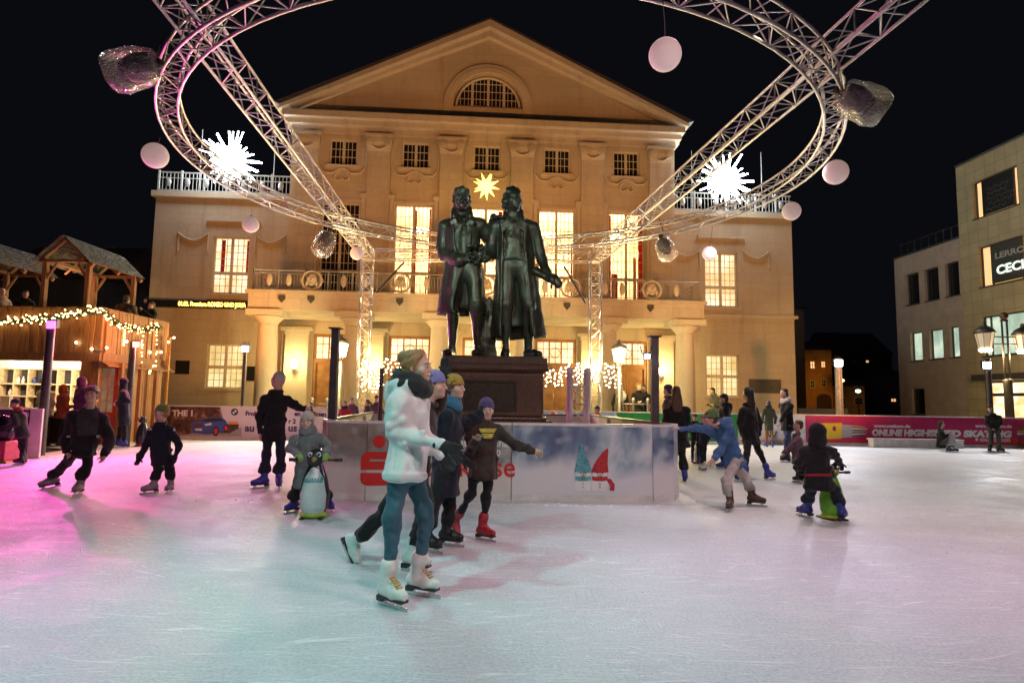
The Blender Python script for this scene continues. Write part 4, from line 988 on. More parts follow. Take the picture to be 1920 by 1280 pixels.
for px,py in ((1846,625),(1918,628)):
    q=at(px,py,24.2); lantern_head(t,q,1.25,M_lan2,M_lan); DL.append(q)
# white star lamps on the wing roofs
M_star=emis('white_star',(.85,.95,1),30)
STAR=[]
for nm,px,py in (('left',434,300),('right',1361,338)):
    P=np.array(ray(px,py)); o=CAMP-TO; tt=(1.0-o@TV)/(P@TV); c=CAMP+P*tt; STAR.append(c)
    s=thing('star_lamp','glaring white star lamp of many rods on the theatre\'s %s wing roof'%nm,'star lamp',c,group='white stars on the wing roofs'); m=MB(); m.ball((0,0,0),.62,16,10); m.build('core',M_star,s,True)
    for i in range(64):
        zz=1-2*(i+.5)/64; a_=i*2.39996; d=V3(math.sqrt(1-zz*zz)*math.cos(a_),math.sqrt(1-zz*zz)*math.sin(a_),zz); l=(1.4,1.02,1.25,.92,1.33)[i%5]
        m=MB(); m.tube([d*.4,d*l],[.06,.022],6); m.ball(d*l,.036,6,4); m.build('ray',M_star,s,True)
    m=MB(); m.tube([(0,0,-.5),(0,0,10.4-c[2])],.04,6); m.build('stand',M_poleg,s)
    for k in (-1.6,1.9):
        m=MB(); m.tube([(k,.3,10.5-c[2]),(k,.3,1.6)],.02,5); m.build('mast',M_poleg,s)
# fairy lights
M_fairy=emis('fairy_bulb',(1,.62,.2),16); M_fairyw=emis('fairy_bulb_bright',(1,.72,.38),22)
def bulbmesh(name,r,mat):
    m=MB(); m.ball((0,0,0),r,6,4); me=mkobj(name,m.v,m.f,mat); d=me.data; bpy.data.objects.remove(me); return d
BULB=bulbmesh('bulb',.020,M_fairy); BULBW=bulbmesh('bulb',.024,M_fairyw); BULBL=bulbmesh('bulb',.036,M_fairyw)
def string(label,pts,wires,bm,group=None,wr=.004):
    t=thing('fairy_lights',label,'fairy lights',pts[0],group=group); m=MB()
    for w in wires: m.tube(w,wr,4,caps=False)
    m.build('wire',M_wire,t,world=True)
    for p in pts[:99]:
        o=bpy.data.objects.new('bulb',bm); C.objects.link(o); o.parent=t; o.location=[float(x) for x in np.asarray(p)-np.asarray(pts[0])]
    return t
def icicles(label,x0,y0,x1,y1,Y,n,drop,bm,per=8,sag=0,jit=0.,seed=1,group='icicle light curtains by the truss columns'):
    g=np.random.default_rng(seed); W=[];B=[]
    top=[at(x0+(x1-x0)*i/12,y0+(y1-y0)*i/12+sag*math.sin(math.pi*i/12),Y) for i in range(13)]; W.append(top)
    for k in range(n):
        f=(k+.5)/n; x=x0+(x1-x0)*f; y=y0+(y1-y0)*f+sag*math.sin(math.pi*f); d=drop*(.45+.55*g.random()) if k%2 else drop
        W.append([at(x,y,Y),at(x+g.normal()*1.,y+d,Y+g.normal()*.1)])
        c=max(2,int(per*d/drop))
        for j in range(c):
            q=at(x+g.normal()*(1.2+jit),y+d*(j+.6)/c+g.normal()*.8,Y+g.normal()*.06); B.append(q)
    return string(label,B,W,bm,group)
icicles('icicle fairy lights wrapped round the left truss column base',678,672,714,676,22.4,11,62,BULBW,9,0,2.,3)
icicles('short icicle fairy lights between left truss column and pedestal',718,668,770,668,22.0,8,34,BULBW,5,2,.5,4)
icicles('icicle fairy lights hanging right of the pedestal',1022,690,1072,680,20.5,7,36,BULBW,6,4,.5,5)
icicles('icicle fairy lights bunched at the right truss column',1074,680,1126,672,22.0,12,44,BULBW,8,0,2.,6)
icicles('icicle fairy lights from right truss column to the lantern',1120,672,1166,684,22.3,9,46,BULBW,6,4,1.,7)
# white stanchion rails before the portico
for nm,x0,x1,Y in (('left',585,640,23.3),('right',1160,1215,23.4)):
    t=thing('guard_rail','pale low guard rail before the portico on the '+nm,'rail',at(x0,760,Y)*V3(1,1,0)); m=MB(); zz_=at(x0,757,Y)[2]
    for i in range(3): q=at(x0+(x1-x0)*i/2,757,Y); m.lathe([(.05,-.05),(.05,zz_+.1),(.07,zz_+.15),(.05,zz_+.22),(.01,zz_+.25)],(q[0],q[1],0),8)
    m.tube([at(x0,757,Y),at(x1,758,Y)],.03,6); m.build('rail',M_poleg,t,True,world=True)
# ================================================================ right-hand corner building, far houses, left roofs
def tiles(name,col,bw,bh):
    m=NT(name); v=m.coord(); sp=m.node('ShaderNodeSeparateXYZ',{0:v}); xy=m.node('ShaderNodeCombineXYZ',{0:m.math('ADD',sp.outputs[0],sp.outputs[1]),1:sp.outputs[2],2:0.})
    br=m.node('ShaderNodeTexBrick',{'Vector':xy.outputs[0],'Scale':1.,'Mortar Size':.012,'Brick Width':bw,'Row Height':bh,'Color1':col,'Color2':[c*.88 for c in col],'Mortar':[c*.45 for c in col]},offset=0.)
    n=m.noise(v,1.2,5); m.P(Base_Color=m.mix(m.ramp(n,[(.4,0),(.7,.45)]),br.outputs[0],[c*.6 for c in col]),Roughness=.6); m.bump(br.outputs[1],-.3,.02); return m.m
M_tile=tiles('facing_tiles',(.46,.36,.20),.62,.62); M_plast=simple('pale_render',(.40,.30,.23),.9,var=.12,scale=2)
p=at(1678,760,38); W_=(p-TO)@TU
def sd(px,py,off=0.):
    r=ray(px,py); o=CAMP-TO; t=((W_-off)-o@TU)/(r@TU); P=CAMP+r*t-TO; return P@TV,P[2]
v0,zA=sd(1676,487); v1,_=sd(1798,440); v2,zB=sd(1798,312); v3=sd(1920,300)[0]-9
cb=thing('corner_building','tiled corner building with lit shop windows and signs at the right edge','building',tw(W_,v1,0),TH)
lb=thing('annex_building','plain rendered annex with two rows of three windows left of the tiled building','building',tw(W_,v0,0),TH)
M_cool_w=litglass('office_glass',(.55,.8,.62),(.85,1,.78),.85); M_shop=litglass('shop_glass',(1,.55,.2),(1,.86,.55),1.9,sc=1.5); M_amber=emis('amber_strip',(1,.5,.12),1.0); M_wfr=simple('dark_window_frame',(.05,.045,.04),.5)
def L2(t,pts): # theatre coords -> world
    return [tw(*q) for q in pts]
def sideblock(t,a,b,z1,holes,mat,depth,roofm):
    m=MB(); hs=[(min(h[0],h[1]),max(h[0],h[1]),h[2],h[3]) for h in holes]
    us=sorted({a,b,*[q for h in hs for q in h[:2]]}); zs=sorted({-.05,z1,*[q for h in hs for q in h[2:]]}); X=W_; D=.28
    for p,q in zip(us,us[1:]):
        for c,d in zip(zs,zs[1:]):
            if any(h[0]<(p+q)/2<h[1] and h[2]<(c+d)/2<h[3] for h in hs): continue
            m.quad((X,q,c),(X,p,c),(X,p,d),(X,q,d))
    for p,q,c,d in hs:
        m.quad((X,p,c),(X,p,d),(X+D,p,d),(X+D,p,c)); m.quad((X,q,d),(X,q,c),(X+D,q,c),(X+D,q,d)); m.quad((X,p,d),(X,q,d),(X+D,q,d),(X+D,p,d)); m.quad((X,q,c),(X,p,c),(X+D,p,c),(X+D,q,c))
    m.quad((X,a,-.05),(X+depth,a,-.05),(X+depth,a,z1),(X,a,z1)); m.quad((X+depth,b,-.05),(X,b,-.05),(X,b,z1),(X+depth,b,z1)); m.quad((X,a,z1),(X+depth,a,z1),(X+depth,b,z1),(X,b,z1)); m.quad((X+depth,a,-.05),(X+depth,b,-.05),(X+depth,b,z1),(X+depth,a,z1))
    m.v=[tuple(tw(*q)) for q in m.v]; m.build('wall',mat,t,world=True)
    m=MB(); m.box(X-.06,X+.3,a+.001,b-.001,z1+.001,z1+.1); m.v=[tuple(tw(*q)) for q in m.v]; m.build('parapet',roofm,t,world=True)
    return hs
def sidewin(t,h,pane,extra=None,mull=()):
    p,q,c,d=h; X=W_+.16; f=.06
    m=MB(); m.box(X,X+.08,p,p+f,c,d); m.box(X,X+.08,q-f,q,c,d); m.box(X,X+.08,p+f,q-f,c,c+f); m.box(X,X+.08,p+f,q-f,d-f,d); m.box(W_-.06,X,p-.05,q+.05,c-.06,c-.002)
    for k in mull: y=p+(q-p)*k; m.box(X,X+.08,y-.03,y+.03,c+f,d-f)
    m.v=[tuple(tw(*z)) for z in m.v]; o=m.build('window',M_wfr,t,world=True)
    m=MB(); m.quad((X+.07,q-f,c+f),(X+.07,p+f,c+f),(X+.07,p+f,d-f),(X+.07,q-f,d-f)); m.v=[tuple(tw(*z)) for z in m.v]; m.build('pane',pane,o,world=True); return o
def H(x0,yt,x1,yb):
    va,za=sd(x0,yt); vb,zb=sd(x1,yb); return (min(va,vb),max(va,vb),min(zb,za),max(zb,za))
def Hc(x0,x1,yt,yb):    # yt,yb measured at the middle
    va=sd(x0,yt)[0]; vb=sd(x1,yt)[0]; xm=(x0+x1)/2; return (min(va,vb),max(va,vb),sd(xm,yb)[1],sd(xm,yt)[1])
hl=[Hc(1706,1728,622,677),Hc(1741,1769,616,673),Hc(1784,1797.5,610,668)]
hl=[Hc(1706,1728,622,677),Hc(1741,1767,617,673),Hc(1779,1797,612,669)]
hd=[Hc(1697,1722,513,570),Hc(1732,1759,503,563),Hc(1771,1797,491,556)]
zl=[min(h[2] for h in hl),max(h[3] for h in hl)]
sh=lambda hs,a,b: [(h[0],h[1],a,b) for h in hs]
hl=sh(hl,np.mean([h[2] for h in hl]),np.mean([h[3] for h in hl])); hd=sh(hd,np.mean([h[2] for h in hd]),np.mean([h[3] for h in hd]))
dr=[Hc(1709,1733,728,776)]
hs=sideblock(lb,v1,v0,zA,hl+hd+dr,M_plast,9,simple('parapet_metal',(.05,.05,.05),.5))
for h in hs[:3]: sidewin(lb,h,M_cool_w)
for h in hs[3:6]: sidewin(lb,h,M_dark)
sidewin(lb,hs[6],M_dark)
m=MB()
for k in range(9):
    y=v1+.3+(v0-v1-.6)*k/8; m.tube([tw(W_+.3,y,zA+.1),tw(W_+.3,y,zA+.85)],.025,5)
m.tube([tw(W_+.3,v1+.05,zA+.85),tw(W_+.3,v0-.2,zA+.85)],.025,5); m.build('roof_railing',M_wfr,lb,world=True)
k1=Hc(1822,1907,330,400); k1=(k1[0],k1[1],sd(1866,398)[1],sd(1866,325)[1]); k2=Hc(1833,1918,452,535); k2=(k2[0],k2[1],sd(1876,531)[1],sd(1876,452)[1]); k3=(sd(1925,600)[0],sd(1840,600)[0],sd(1880,665)[1],sd(1880,588)[1])
k4=(sd(1935,750)[0]-2,sd(1851,750)[0],.15,sd(1851,716)[1])
kx=[(v3+2,v3+4.2,k1[2],k1[3]),(v3+2,v3+4.2,k2[2],k2[3]),(v3+2,v3+4.2,k3[2],k3[3])]
kx=[]
hs=sideblock(cb,v3,v1-.002,zB,[k1,k2,k3,k4]+kx,M_tile,14,simple('parapet_metal2',(.06,.06,.055),.5))
w1=sidewin(cb,hs[0],M_amber,mull=(.14,.83)); w2=sidewin(cb,hs[1],M_amber,mull=(.1,.76)); w3=sidewin(cb,hs[2],M_cool_w,mull=(.85,)); w4=sidewin(cb,hs[3],M_shop,mull=(.8,.5))
def board(win,h,a,b,mat):
    p,q,c,d=h; m=MB(); y0=p+(q-p)*a; y1=p+(q-p)*b; m.box(W_+.1,W_+.14,y0,y1,c+.08,d-.06); m.v=[tuple(tw(*z)) for z in m.v]; return m.build('sign_board',mat,win,world=True),y1,c
M_sblk=simple('sign_black',(.015,.015,.015),.4); M_schalk=simple('sign_chalk',(.25,.25,.24),.6)
b1,y1,c1=board(w1,hs[0],.14,.83,M_sblk)
for i,zq in enumerate(np.linspace(.3,1.35,5)):
    m=MB(); n=26; y=y1-.25-.1*(i%2); m.tube([tw(W_+.09,y-1.5*k/n*(.8+.2*(i%3)),c1+zq+.07*math.sin(k*1.9+i*2)+.05*math.sin(k*.8)) for k in range(n)],.008,4); m.build('scribble',M_schalk,w1,world=True)
b2,y2,c2=board(w2,hs[1],.1,.76,simple('sign_dark',(.06,.06,.055),.4)); h2=hs[1][3]-hs[1][2]
MT=frameM(tw(W_+.09,y2-.25,c2+h2*.62),-TV,V3(0,0,1),-TU); text('LERROS',h2*.2,simple('sign_grey_letter',(.45,.43,.38),.5),w2,MT,'lettering',.005,sx=1.35,bold=.01)
MT=frameM(tw(W_+.09,y2-.3,c2+h2*.24),-TV,V3(0,0,1),-TU); text('CECIL',h2*.29,emis('sign_white_letter',(.9,1,.9),.9),w2,MT,'lettering',.005,sx=1.2,bold=.02)
m=MB(); p_,q_,c_,d_=hs[3]; m.box(W_-.7,W_-.005,p_,q_+.1,d_+.05,d_+.35); m.v=[tuple(tw(*z)) for z in m.v]; m.build('awning',M_wfr,cb,world=True)
m=MB(); m.box(W_+.05,W_+.1,p_,q_,c_+(d_-c_)*.72,c_+(d_-c_)*.78); m.v=[tuple(tw(*z)) for z in m.v]; m.build('transom',M_wfr,w4,world=True)
# houses beyond
M_och=simple('ochre_render',(.45,.25,.07),.9,var=.2,scale=1.5); M_dk=simple('dark_render',(.07,.05,.04),.9); M_tileR=simple('roof_red_tiles',(.10,.045,.04),.8,var=.3,scale=4)
M_hw=emis('house_window',(1,.5,.2),1.6)
def house(label,px0,px1,py_eave,py_ridge,Y,mat,wins,dw=(),arch=None,depth=9):
    a=at(px0,760,Y); b=at(px1,760,Y); ze=at((px0+px1)/2,py_eave,Y)[2]; zr=at((px0+px1)/2,py_ridge,Y+depth/2)[2]
    t=thing('house',label,'house',(a[0],Y,-.05)); m=MB(); m.box(a[0],b[0],Y,Y+depth,-.05,ze); m.build('wall',mat,t,world=True)
    m=MB(); m.poly([(a[0]-.2,Y-.3,ze-.05),(a[0]-.2,Y+depth/2,zr),(a[0]-.2,Y+depth+.3,ze-.05)],V3(0,0,0),V3(b[0]-a[0]+.4,0,0)); m.build('roof',M_tileR,t,world=True)
    for lst,pm in ((wins,M_hw),(dw,M_dark)):
        for (x,y,w,h) in lst:
            c=at(x,y,Y); ww=w*Y/1160/2; hh=h*Y/1160/2; f=MB()
            for s in (-1,1): f.box(c[0]+s*ww-.05,c[0]+s*ww+.05,Y-.06,Y-.002,c[2]-hh,c[2]+hh)
            f.box(c[0]-ww,c[0]+ww,Y-.059,Y-.003,c[2]+hh-.05,c[2]+hh+.05); f.box(c[0]-ww,c[0]+ww,Y-.059,Y-.003,c[2]-hh-.05,c[2]-hh+.05); f.box(c[0]-.03,c[0]+.03,Y-.05,Y-.015,c[2]-hh,c[2]+hh); f.box(c[0]-ww,c[0]+ww,Y-.051,Y-.016,c[2]-.03,c[2]+.03)
            o=f.build('window',M_frame,t,world=True); p=MB(); p.quad((c[0]-ww,Y-.012,c[2]-hh),(c[0]+ww,Y-.012,c[2]-hh),(c[0]+ww,Y-.012,c[2]+hh),(c[0]-ww,Y-.012,c[2]+hh)); p.build('pane',pm,o,world=True)
    if arch:
        x,y,w,h=arch; c=at(x,y,Y); ww=w*Y/1160/2; hh=h*Y/1160; P=[(c[0]-ww,Y-.02,0),(c[0]+ww,Y-.02,0)]+[(c[0]+ww*math.cos(q),Y-.02,c[2]+hh*.45*math.sin(q)) for q in np.linspace(0,math.pi,12)]
        mkobj('gate_arch',P,[tuple(range(len(P)))],M_dk,t,world=True)
    return t
house('ochre two-storey house with arched gate, lit orange, right of the theatre',1512,1562,655,640,62,M_och,[(1523,684,9,14),(1543,683,8,12)],[(1523,720,8,14),(1544,718,8,14)],(1545,748,28,22))
house('low ochre house behind the grey floodlight pole',1563,1622,722,700,63,M_och,[],[(1580,752,9,14),(1610,752,16,12)])
house('dark house with a few dim windows beyond the grey floodlight pole',1566,1676,664,625,78,M_dk,[(1626,680,6,10)],[(1602,683,8,12)])
house('dark low house between annex and ochre houses',1640,1690,700,680,70,M_dk,[(1675,750,10,6)])
house('dark red-roofed house behind the wooden hut\'s roof',-40,180,520,462,44,M_dk,[])
house('dark tall house between hut and theatre',165,262,540,468,47,M_dk,[])
house('dark house side right behind the theatre\'s right wing',1492,1512,578,570,46,M_dk,[])
for lab,px,py,Y,cc in (('small greenish street lamp beyond the barrier',1609,733,50,(.8,1,.75)),('small orange street lamp by the ochre house',1579,713,58,(1,.45,.1))):
    c=at(px,py,Y); t=thing('street_lamp',lab,'street lamp',(c[0],c[1],-.05)); m=MB(); m.lathe([(.06,-.05),(.05,c[2])],(c[0],c[1],0),8); m.build('pole',M_wfr,t,world=True); m=MB(); m.ball(c,.2,10,6,(1,1,.6)); m.build('lamp_head',emis('far_lamp_%d'%px,cc,9),t,world=True)
# dark parked box and fence beyond the right barrier
t=thing('site_fence','black low fence behind the barrier right of the theatre','fence',at(1500,775,30)*V3(1,1,0)); a=at(1497,765,30); b=at(1590,765,30); m=MB(); m.box(a[0],b[0],30,30.05,-.05,a[2]); m.build('fence_boards',M_wfr,t,world=True)
# ================================================================ two-storey wooden market hut on the left
def wood(name,a,b,sc=(2.5,2.5,.35)):
    m=NT(name); v=m.coord(scale=sc); n=m.noise(v,3,6,.65,1.2); f=m.noise(m.coord(scale=(12,12,1)),4,4,.6)
    m.P(Base_Color=m.mix(m.ramp(f,[(.4,0),(.65,.5)]),m.ramp(n,[(.3,a),(.7,b)]),[c*.5 for c in a]),Roughness=.65); m.bump(f,.4,.01); return m.m
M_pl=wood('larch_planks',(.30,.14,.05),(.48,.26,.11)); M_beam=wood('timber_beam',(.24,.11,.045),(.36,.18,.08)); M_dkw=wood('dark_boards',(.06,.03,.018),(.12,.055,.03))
M_shin=simple('grey_shingles',(.10,.095,.085),.8,var=.5,scale=6,bump=.4)
HX=-11.35; HY=17.0; HY2=20.3; HXL=-19.5
hz0=at(176,664,HY)[2]; hz1=at(176,577,HY)[2]
hut=thing('market_hut','two-storey wooden market hut with plank balcony and lit serving window at the left','hut',(HX,HY,0))
# plank balustrade: waney-edged boards
def boards(mb,p0,p1,n,z0,z1,nrm,g):
    p0=V3(*p0,0);p1=V3(*p1,0)
    for i in range(n):
        a=p0+(p1-p0)*(i+.04)/n; b=p0+(p1-p0)*(i+.96)/n; o=g.normal()*.012; w=(b-a); L=[];Rr=[]
        for k in range(7):
            z=z0+(z1-z0)*k/6+(g.normal()*.012 if k in(0,6) else 0); j=g.normal()*.06
            L.append(a+w*j*.6+V3(0,0,z)); Rr.append(b+w*g.normal()*.05+V3(0,0,z))
        mb.poly(L+Rr[::-1],-nrm*(.03+o),-nrm*o*0+nrm*.0)
g=np.random.default_rng(4)
m=MB(); boards(m,(HXL,HY),(HX-.18,HY),58,hz0,hz1,V3(0,1,0),g); m.build('balcony_boards',M_pl,hut,world=True)
m=MB(); boards(m,(HX,HY+.18),(HX,HY2),24,hz0,hz1,V3(-1,0,0),g); m.build('balcony_boards',M_pl,hut,world=True)
m=MB(); m.box(HXL,HX+.02,HY+.005,HY+.1,hz1-.04,hz1+.02); m.box(HX-.1,HX+.02,HY+.101,HY2,hz1-.04,hz1+.02); m.build('handrail',M_beam,hut,world=True)
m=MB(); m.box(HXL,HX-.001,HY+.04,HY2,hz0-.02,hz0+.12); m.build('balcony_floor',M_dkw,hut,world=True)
m=MB(); m.box(HXL,HX+.05,HY-.06,HY+.035,hz0-.2,hz0+.04); m.box(HX+.001,HX+.09,HY+.036,HY2,hz0-.2,hz0+.04)
m.poly([(HX+.1,HY-.05,hz0-.2),(HX+.1,HY2,hz0-.2),(HX+.3,HY2,hz0-.33),(HX+.3,HY-.05,hz0-.33)],V3(0,0,0),V3(0,0,.03)); m.build('fascia',M_beam,hut,world=True)
m=MB(); m.box(HX-.22,HX-.02,HY+.05,HY+.25,0,hz1-.05); m.build('corner_post',M_beam,hut,world=True)
FY=HY+.55
xr=at(172,700,FY)[0]
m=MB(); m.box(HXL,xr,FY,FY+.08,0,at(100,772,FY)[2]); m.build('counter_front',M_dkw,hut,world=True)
zc=at(100,772,FY)[2]
m=MB(); m.box(HXL,xr,FY-.35,FY+.3,zc,zc+.06); m.build('counter_top',simple('counter_board',(.55,.36,.14),.4),hut,world=True)
m=MB(); m.box(HXL,xr,FY-.1,FY-.04,zc-.16,zc-.1); m.build('counter_trim',simple('gilt_trim',(.7,.45,.12),.3,.6),hut,world=True)
# back shelves of the serving room
M_int=simple('room_wall',(.62,.52,.36),.8); M_shelf=simple('shelf_wood',(.7,.55,.3),.6); M_dki=simple('shelf_back',(.05,.045,.05),.7)
BY=FY+1.7
m=MB(); m.box(HXL,HX-.3,BY+.3,BY+.35,0,hz0-.03); m.build('room_back',M_dki,hut,world=True)
sh=MB(); x=HXL
for i in range(18):
    xx=HXL+.45*i
    if xx<HX-.4: sh.box(xx-.02,xx+.02,BY,BY+.29,zc+.05,hz0-.3)
for z in (zc+.05,zc+.42,zc+.8,hz0-.34): sh.box(HXL,HX-.4,BY-.002,BY+.291,z-.02,z+.02)
sh.build('shelf',M_shelf,hut,world=True)
m=MB(); m.box(HXL,HX-.35,BY-.1,BY+.28,hz0-.32,hz0-.04); m.build('shelf_valance',simple('pale_valance',(.7,.66,.6),.7),hut,world=True)
gi=np.random.default_rng(9)
GL=[simple('bottle_glass_pale',(.75,.72,.65),.2),simple('bottle_glass_blue',(.05,.08,.35),.2),simple('cup_stack_white',(.8,.78,.72),.4),simple('bottle_dark',(.08,.04,.02),.2)]
for i in range(34):
    xx=-17.2+gi.random()*5.3; zl=[zc+.07,zc+.44,zc+.82][gi.integers(3)]; t=thing('bottle','bottle or mug standing on the hut\'s lit back shelves','bottle',(xx,BY+.12,zl),group='bottles and mugs on the hut shelves')
    m=MB(); hh=.17+.1*gi.random(); m.lathe([(.045,0),(.05,hh*.6),(.02,hh*.8),(.018,hh)],(0,0,0),10); m.build('bottle_body',GL[gi.integers(4)],t,True)
    m=MB(); m.lathe([(.021,hh),(.021,hh+.02)],(0,0,0),8); m.build('bottle_cap',M_wire,t)
t=thing('price_card','pale blank card standing on the hut counter at the far left','card',(at(12,725,FY)[0],FY,zc)); m=MB(); q=at(13,722,FY); m.box(q[0]-.13,q[0]+.13,FY-.02,FY,zc+.07,zc+.42); m.build('card',M_white,t,world=True); m=MB(); m.box(q[0]-.1,q[0]+.1,FY+.001,FY+.08,zc+.06,zc+.07); m.build('card_foot',M_white,t,world=True)
# side: door with red frame and wall boards on the right face
m=MB(); boards(m,(HX-.12,HY+.9),(HX-.12,HY2),16,0,hz0-.2,V3(-1,0,0),g); m.build('side_boards',M_pl,hut,world=True)
m=MB(); m.box(HX-.9,HX-.14,FY+.05,FY+.1,0,hz0-.03); m.build('front_boards',M_pl,hut,world=True)
M_redp=simple('red_door_paint',(.45,.05,.035),.4); q0=at(186,700,FY)[0]; q1=at(222,700,FY)[0]
d=MB(); w_=.09; zt_d=hz0-.25
for a,b in ((q0,q0+w_),(q1-w_,q1)): d.box(a,b,FY-.02,FY+.05,0,zt_d)
d.box(q0+w_,q1-w_,FY-.02,FY+.05,zt_d-.1,zt_d); d.box(q0+w_,q1-w_,FY-.019,FY+.049,0,.9); do=d.build('door',M_redp,hut,world=True)
d=MB(); d.quad((q0+w_,FY+.03,.9),(q1-w_,FY+.03,.9),(q1-w_,FY+.03,zt_d-.1),(q0+w_,FY+.03,zt_d-.1)); d.build('door_glass',litglass('hut_door_glass',(.55,.35,.15),(.8,.6,.3),.25),do,world=True)
d=MB()
for k in (1,2,3): z=.9+(zt_d-1)*k/4; d.box(q0+w_,q1-w_,FY,FY+.029,z-.02,z+.02)
d.box((q0+q1)/2-.02,(q0+q1)/2+.02,FY+.001,FY+.028,.9,zt_d-.1); d.build('door_bars',simple('door_bar_cream',(.6,.5,.3),.5),do,world=True)
for px in (226,262,292):
    q=at(px,720,FY+ (px-226)*.03); m=MB(); m.box(q[0]-.05,q[0]+.05,q[1]-.05,q[1]+.05,0,hz0-.2); m.build('post',M_beam,hut,world=True)
# terrace canopies
def canopy(label,xr_,z,y0,y1):
    t=thing('canopy',label,'roof',(xr_,y0,hz0+.12),group='small gabled roofs on the hut terrace')
    xe=.78; ze=z-.74
    for s in (-1,1):
        m=MB(); nrow=9
        for r in range(nrow):
            f0=r/nrow; f1=(r+1.25)/nrow
            n=int((y1-y0+.4)/.13)
            for k in range(n):
                ya=y0-.2+(y1-y0+.4)*k/n; yb=ya+(y1-y0+.4)/n*.96; o=g.random()*.015; e=(g.random()-.5)*.05
                A=V3(xr_+s*xe*f0,0,z-(z-ze)*f0+.02); B=V3(xr_+s*xe*min(f1+e,1.08),0,z-(z-ze)*min(f1+e,1.08)+.045+o)
                m.add([A+V3(0,ya,0),A+V3(0,yb,0),B+V3(0,yb,0),B+V3(0,ya,0),A+V3(0,ya,.02),A+V3(0,yb,.02),B+V3(0,yb,.022),B+V3(0,ya,.022)],[(0,1,2,3)[::-1],(4,5,6,7),(2,3,7,6),(0,3,7,4),(1,2,6,5)])
        m.build('shingle_roof',M_shin,t,world=True)
        m=MB()
        for yy in (y0,(y0+y1)/2,y1): m.obox(V3(xr_+s*xe*.5,yy,(z+ze)/2-.05),V3(s*xe*.52,0,-(z-ze)*.52),V3(0,.05,0),V3(.03,0,.04))
        for yy in (y0+.1,y1-.1):
            m.box(xr_+s*.62-.06,xr_+s*.62+.06,yy-.06,yy+.06,hz0+.12,ze+.12); m.tube([V3(xr_+s*.62,yy,ze-.5),V3(xr_+s*.3,yy,ze+.02)],.04,6)
        m.box(xr_+s*.62-.05,xr_+s*.62+.05,y0,y1,ze+.06,ze+.16)
        m.build('timber_frame',M_beam,t,world=True)
    for yy in (y0,y1): m=MB(); m.box(xr_-.7,xr_+.7,yy-.05,yy+.05,ze+.02,ze+.1); m.build('tie_beam',M_beam,t,world=True)
canopy('gabled shingle canopy over the hut terrace, right one in full view',-12.72,5.83,17.3,19.6)
canopy('gabled shingle canopy over the hut terrace, cut by the photo\'s left edge',-15.55,5.83,17.3,19.6)
# garland and lights on the balustrade
M_fir=simple('fir_green',(.03,.06,.025),.8,var=.4)
def garland(label,P,r,n):
    t=thing('garland',label,'garland',P[0],group='fir garlands on the hut balcony'); m=MB(); gg=np.random.default_rng(n)
    P=[np.asarray(p) for p in P]; L=[0]
    for a,b in zip(P,P[1:]): L.append(L[-1]+np.linalg.norm(b-a))
    for i in range(n):
        s=L[-1]*gg.random(); c=np.array([np.interp(s,L,[p[k] for p in P]) for k in range(3)]); d=nz(gg.normal(size=3)); e=nz(np.cross(d,gg.normal(size=3))); l=r*(.5+.8*gg.random())
        b=c+V3(0,-abs(gg.normal())*.02,gg.normal()*.03); m.add([b-e*.012,b+d*l-e*.003,b+d*l+e*.003,b+e*.012],[(0,1,2,3)])
    o=m.build('needles',M_fir,t,world=True); m=MB(); m.tube(P,.012,5); m.build('twig',M_wire,t,world=True)
gp=[at(x,y,HY-.07) for x,y in ((0,604),(30,602),(65,598),(100,597),(140,588),(175,584),(196,585))]
gq=[at(x,y,Y) for x,y,Y in ((198,585,17.05),(213,603,17.4),(228,612,17.8),(250,616,18.4),(268,619,18.8),(300,612,19.7))]
for q in gq: q[0]=max(q[0],HX+.06)
garland('fir garland on the front of the hut balcony',gp,.13,900); garland('fir garland on the right face of the hut balcony',gq,.13,800)
def along(P,n,dx,dz,gg):
    L=[0]; out=[]
    for a,b in zip(P,P[1:]): L.append(L[-1]+np.linalg.norm(b-a))
    for i in range(n):
        s=L[-1]*(i+gg.random()*.6)/n; c=np.array([np.interp(s,L,[p[k] for p in P]) for k in range(3)]); out.append(c+V3(dx*gg.normal(),-.07,dz*gg.normal()))
    return out
gg=np.random.default_rng(3)
string('fairy lights twined in the front garland of the hut balcony',along(gp,98,.02,.07,gg),[gp],BULB)
string('fairy lights twined in the side garland of the hut balcony',along(gq,75,.02,.06,gg),[gq],BULB)
drop=[[at(x,y,Y) for x,y in ((x0,y0),(x0+3,y0+30),(x0+1,y1))] for x0,y0,y1,Y in ((222,618,645,18.0),(263,620,690,18.9),(293,610,690,19.6))]
dd=[]
for k,P in enumerate(drop):
    for p in P: p[0]=max(p[0],HX+.07)
    dd+=along(P,9,.01,.01,gg)
lp=[at(x,y,19.3) for x,y in ((268,690),(275,700),(286,695),(293,683))]
for p in lp: p[0]=max(p[0],HX+.1)
string('loose fairy lights dangling on the hut\'s right face',dd+along(lp,10,.01,.01,gg),drop+[lp],BULB)
bp_=[at(x,y,HY-.1) for x,y in ((143,642),(172,654),(200,652))]; string('three larger bulbs strung across the balcony boards',bp_,[bp_],BULBL)
bp_=[at(x,y,Y) for x,y,Y in ((61,597,16.9),(225,640,18),(278,660,19.2),(299,660,19.8))]
for q in bp_[1:]: q[0]=max(q[0],HX+.1)
string('scattered bright bulbs along the hut balcony corner',bp_,[bp_],BULBL)
bp_=[at(326,633,20),at(316,641,19.9)]; string('two bulbs on top of the gold-wrapped pole',bp_,[bp_],BULBL)

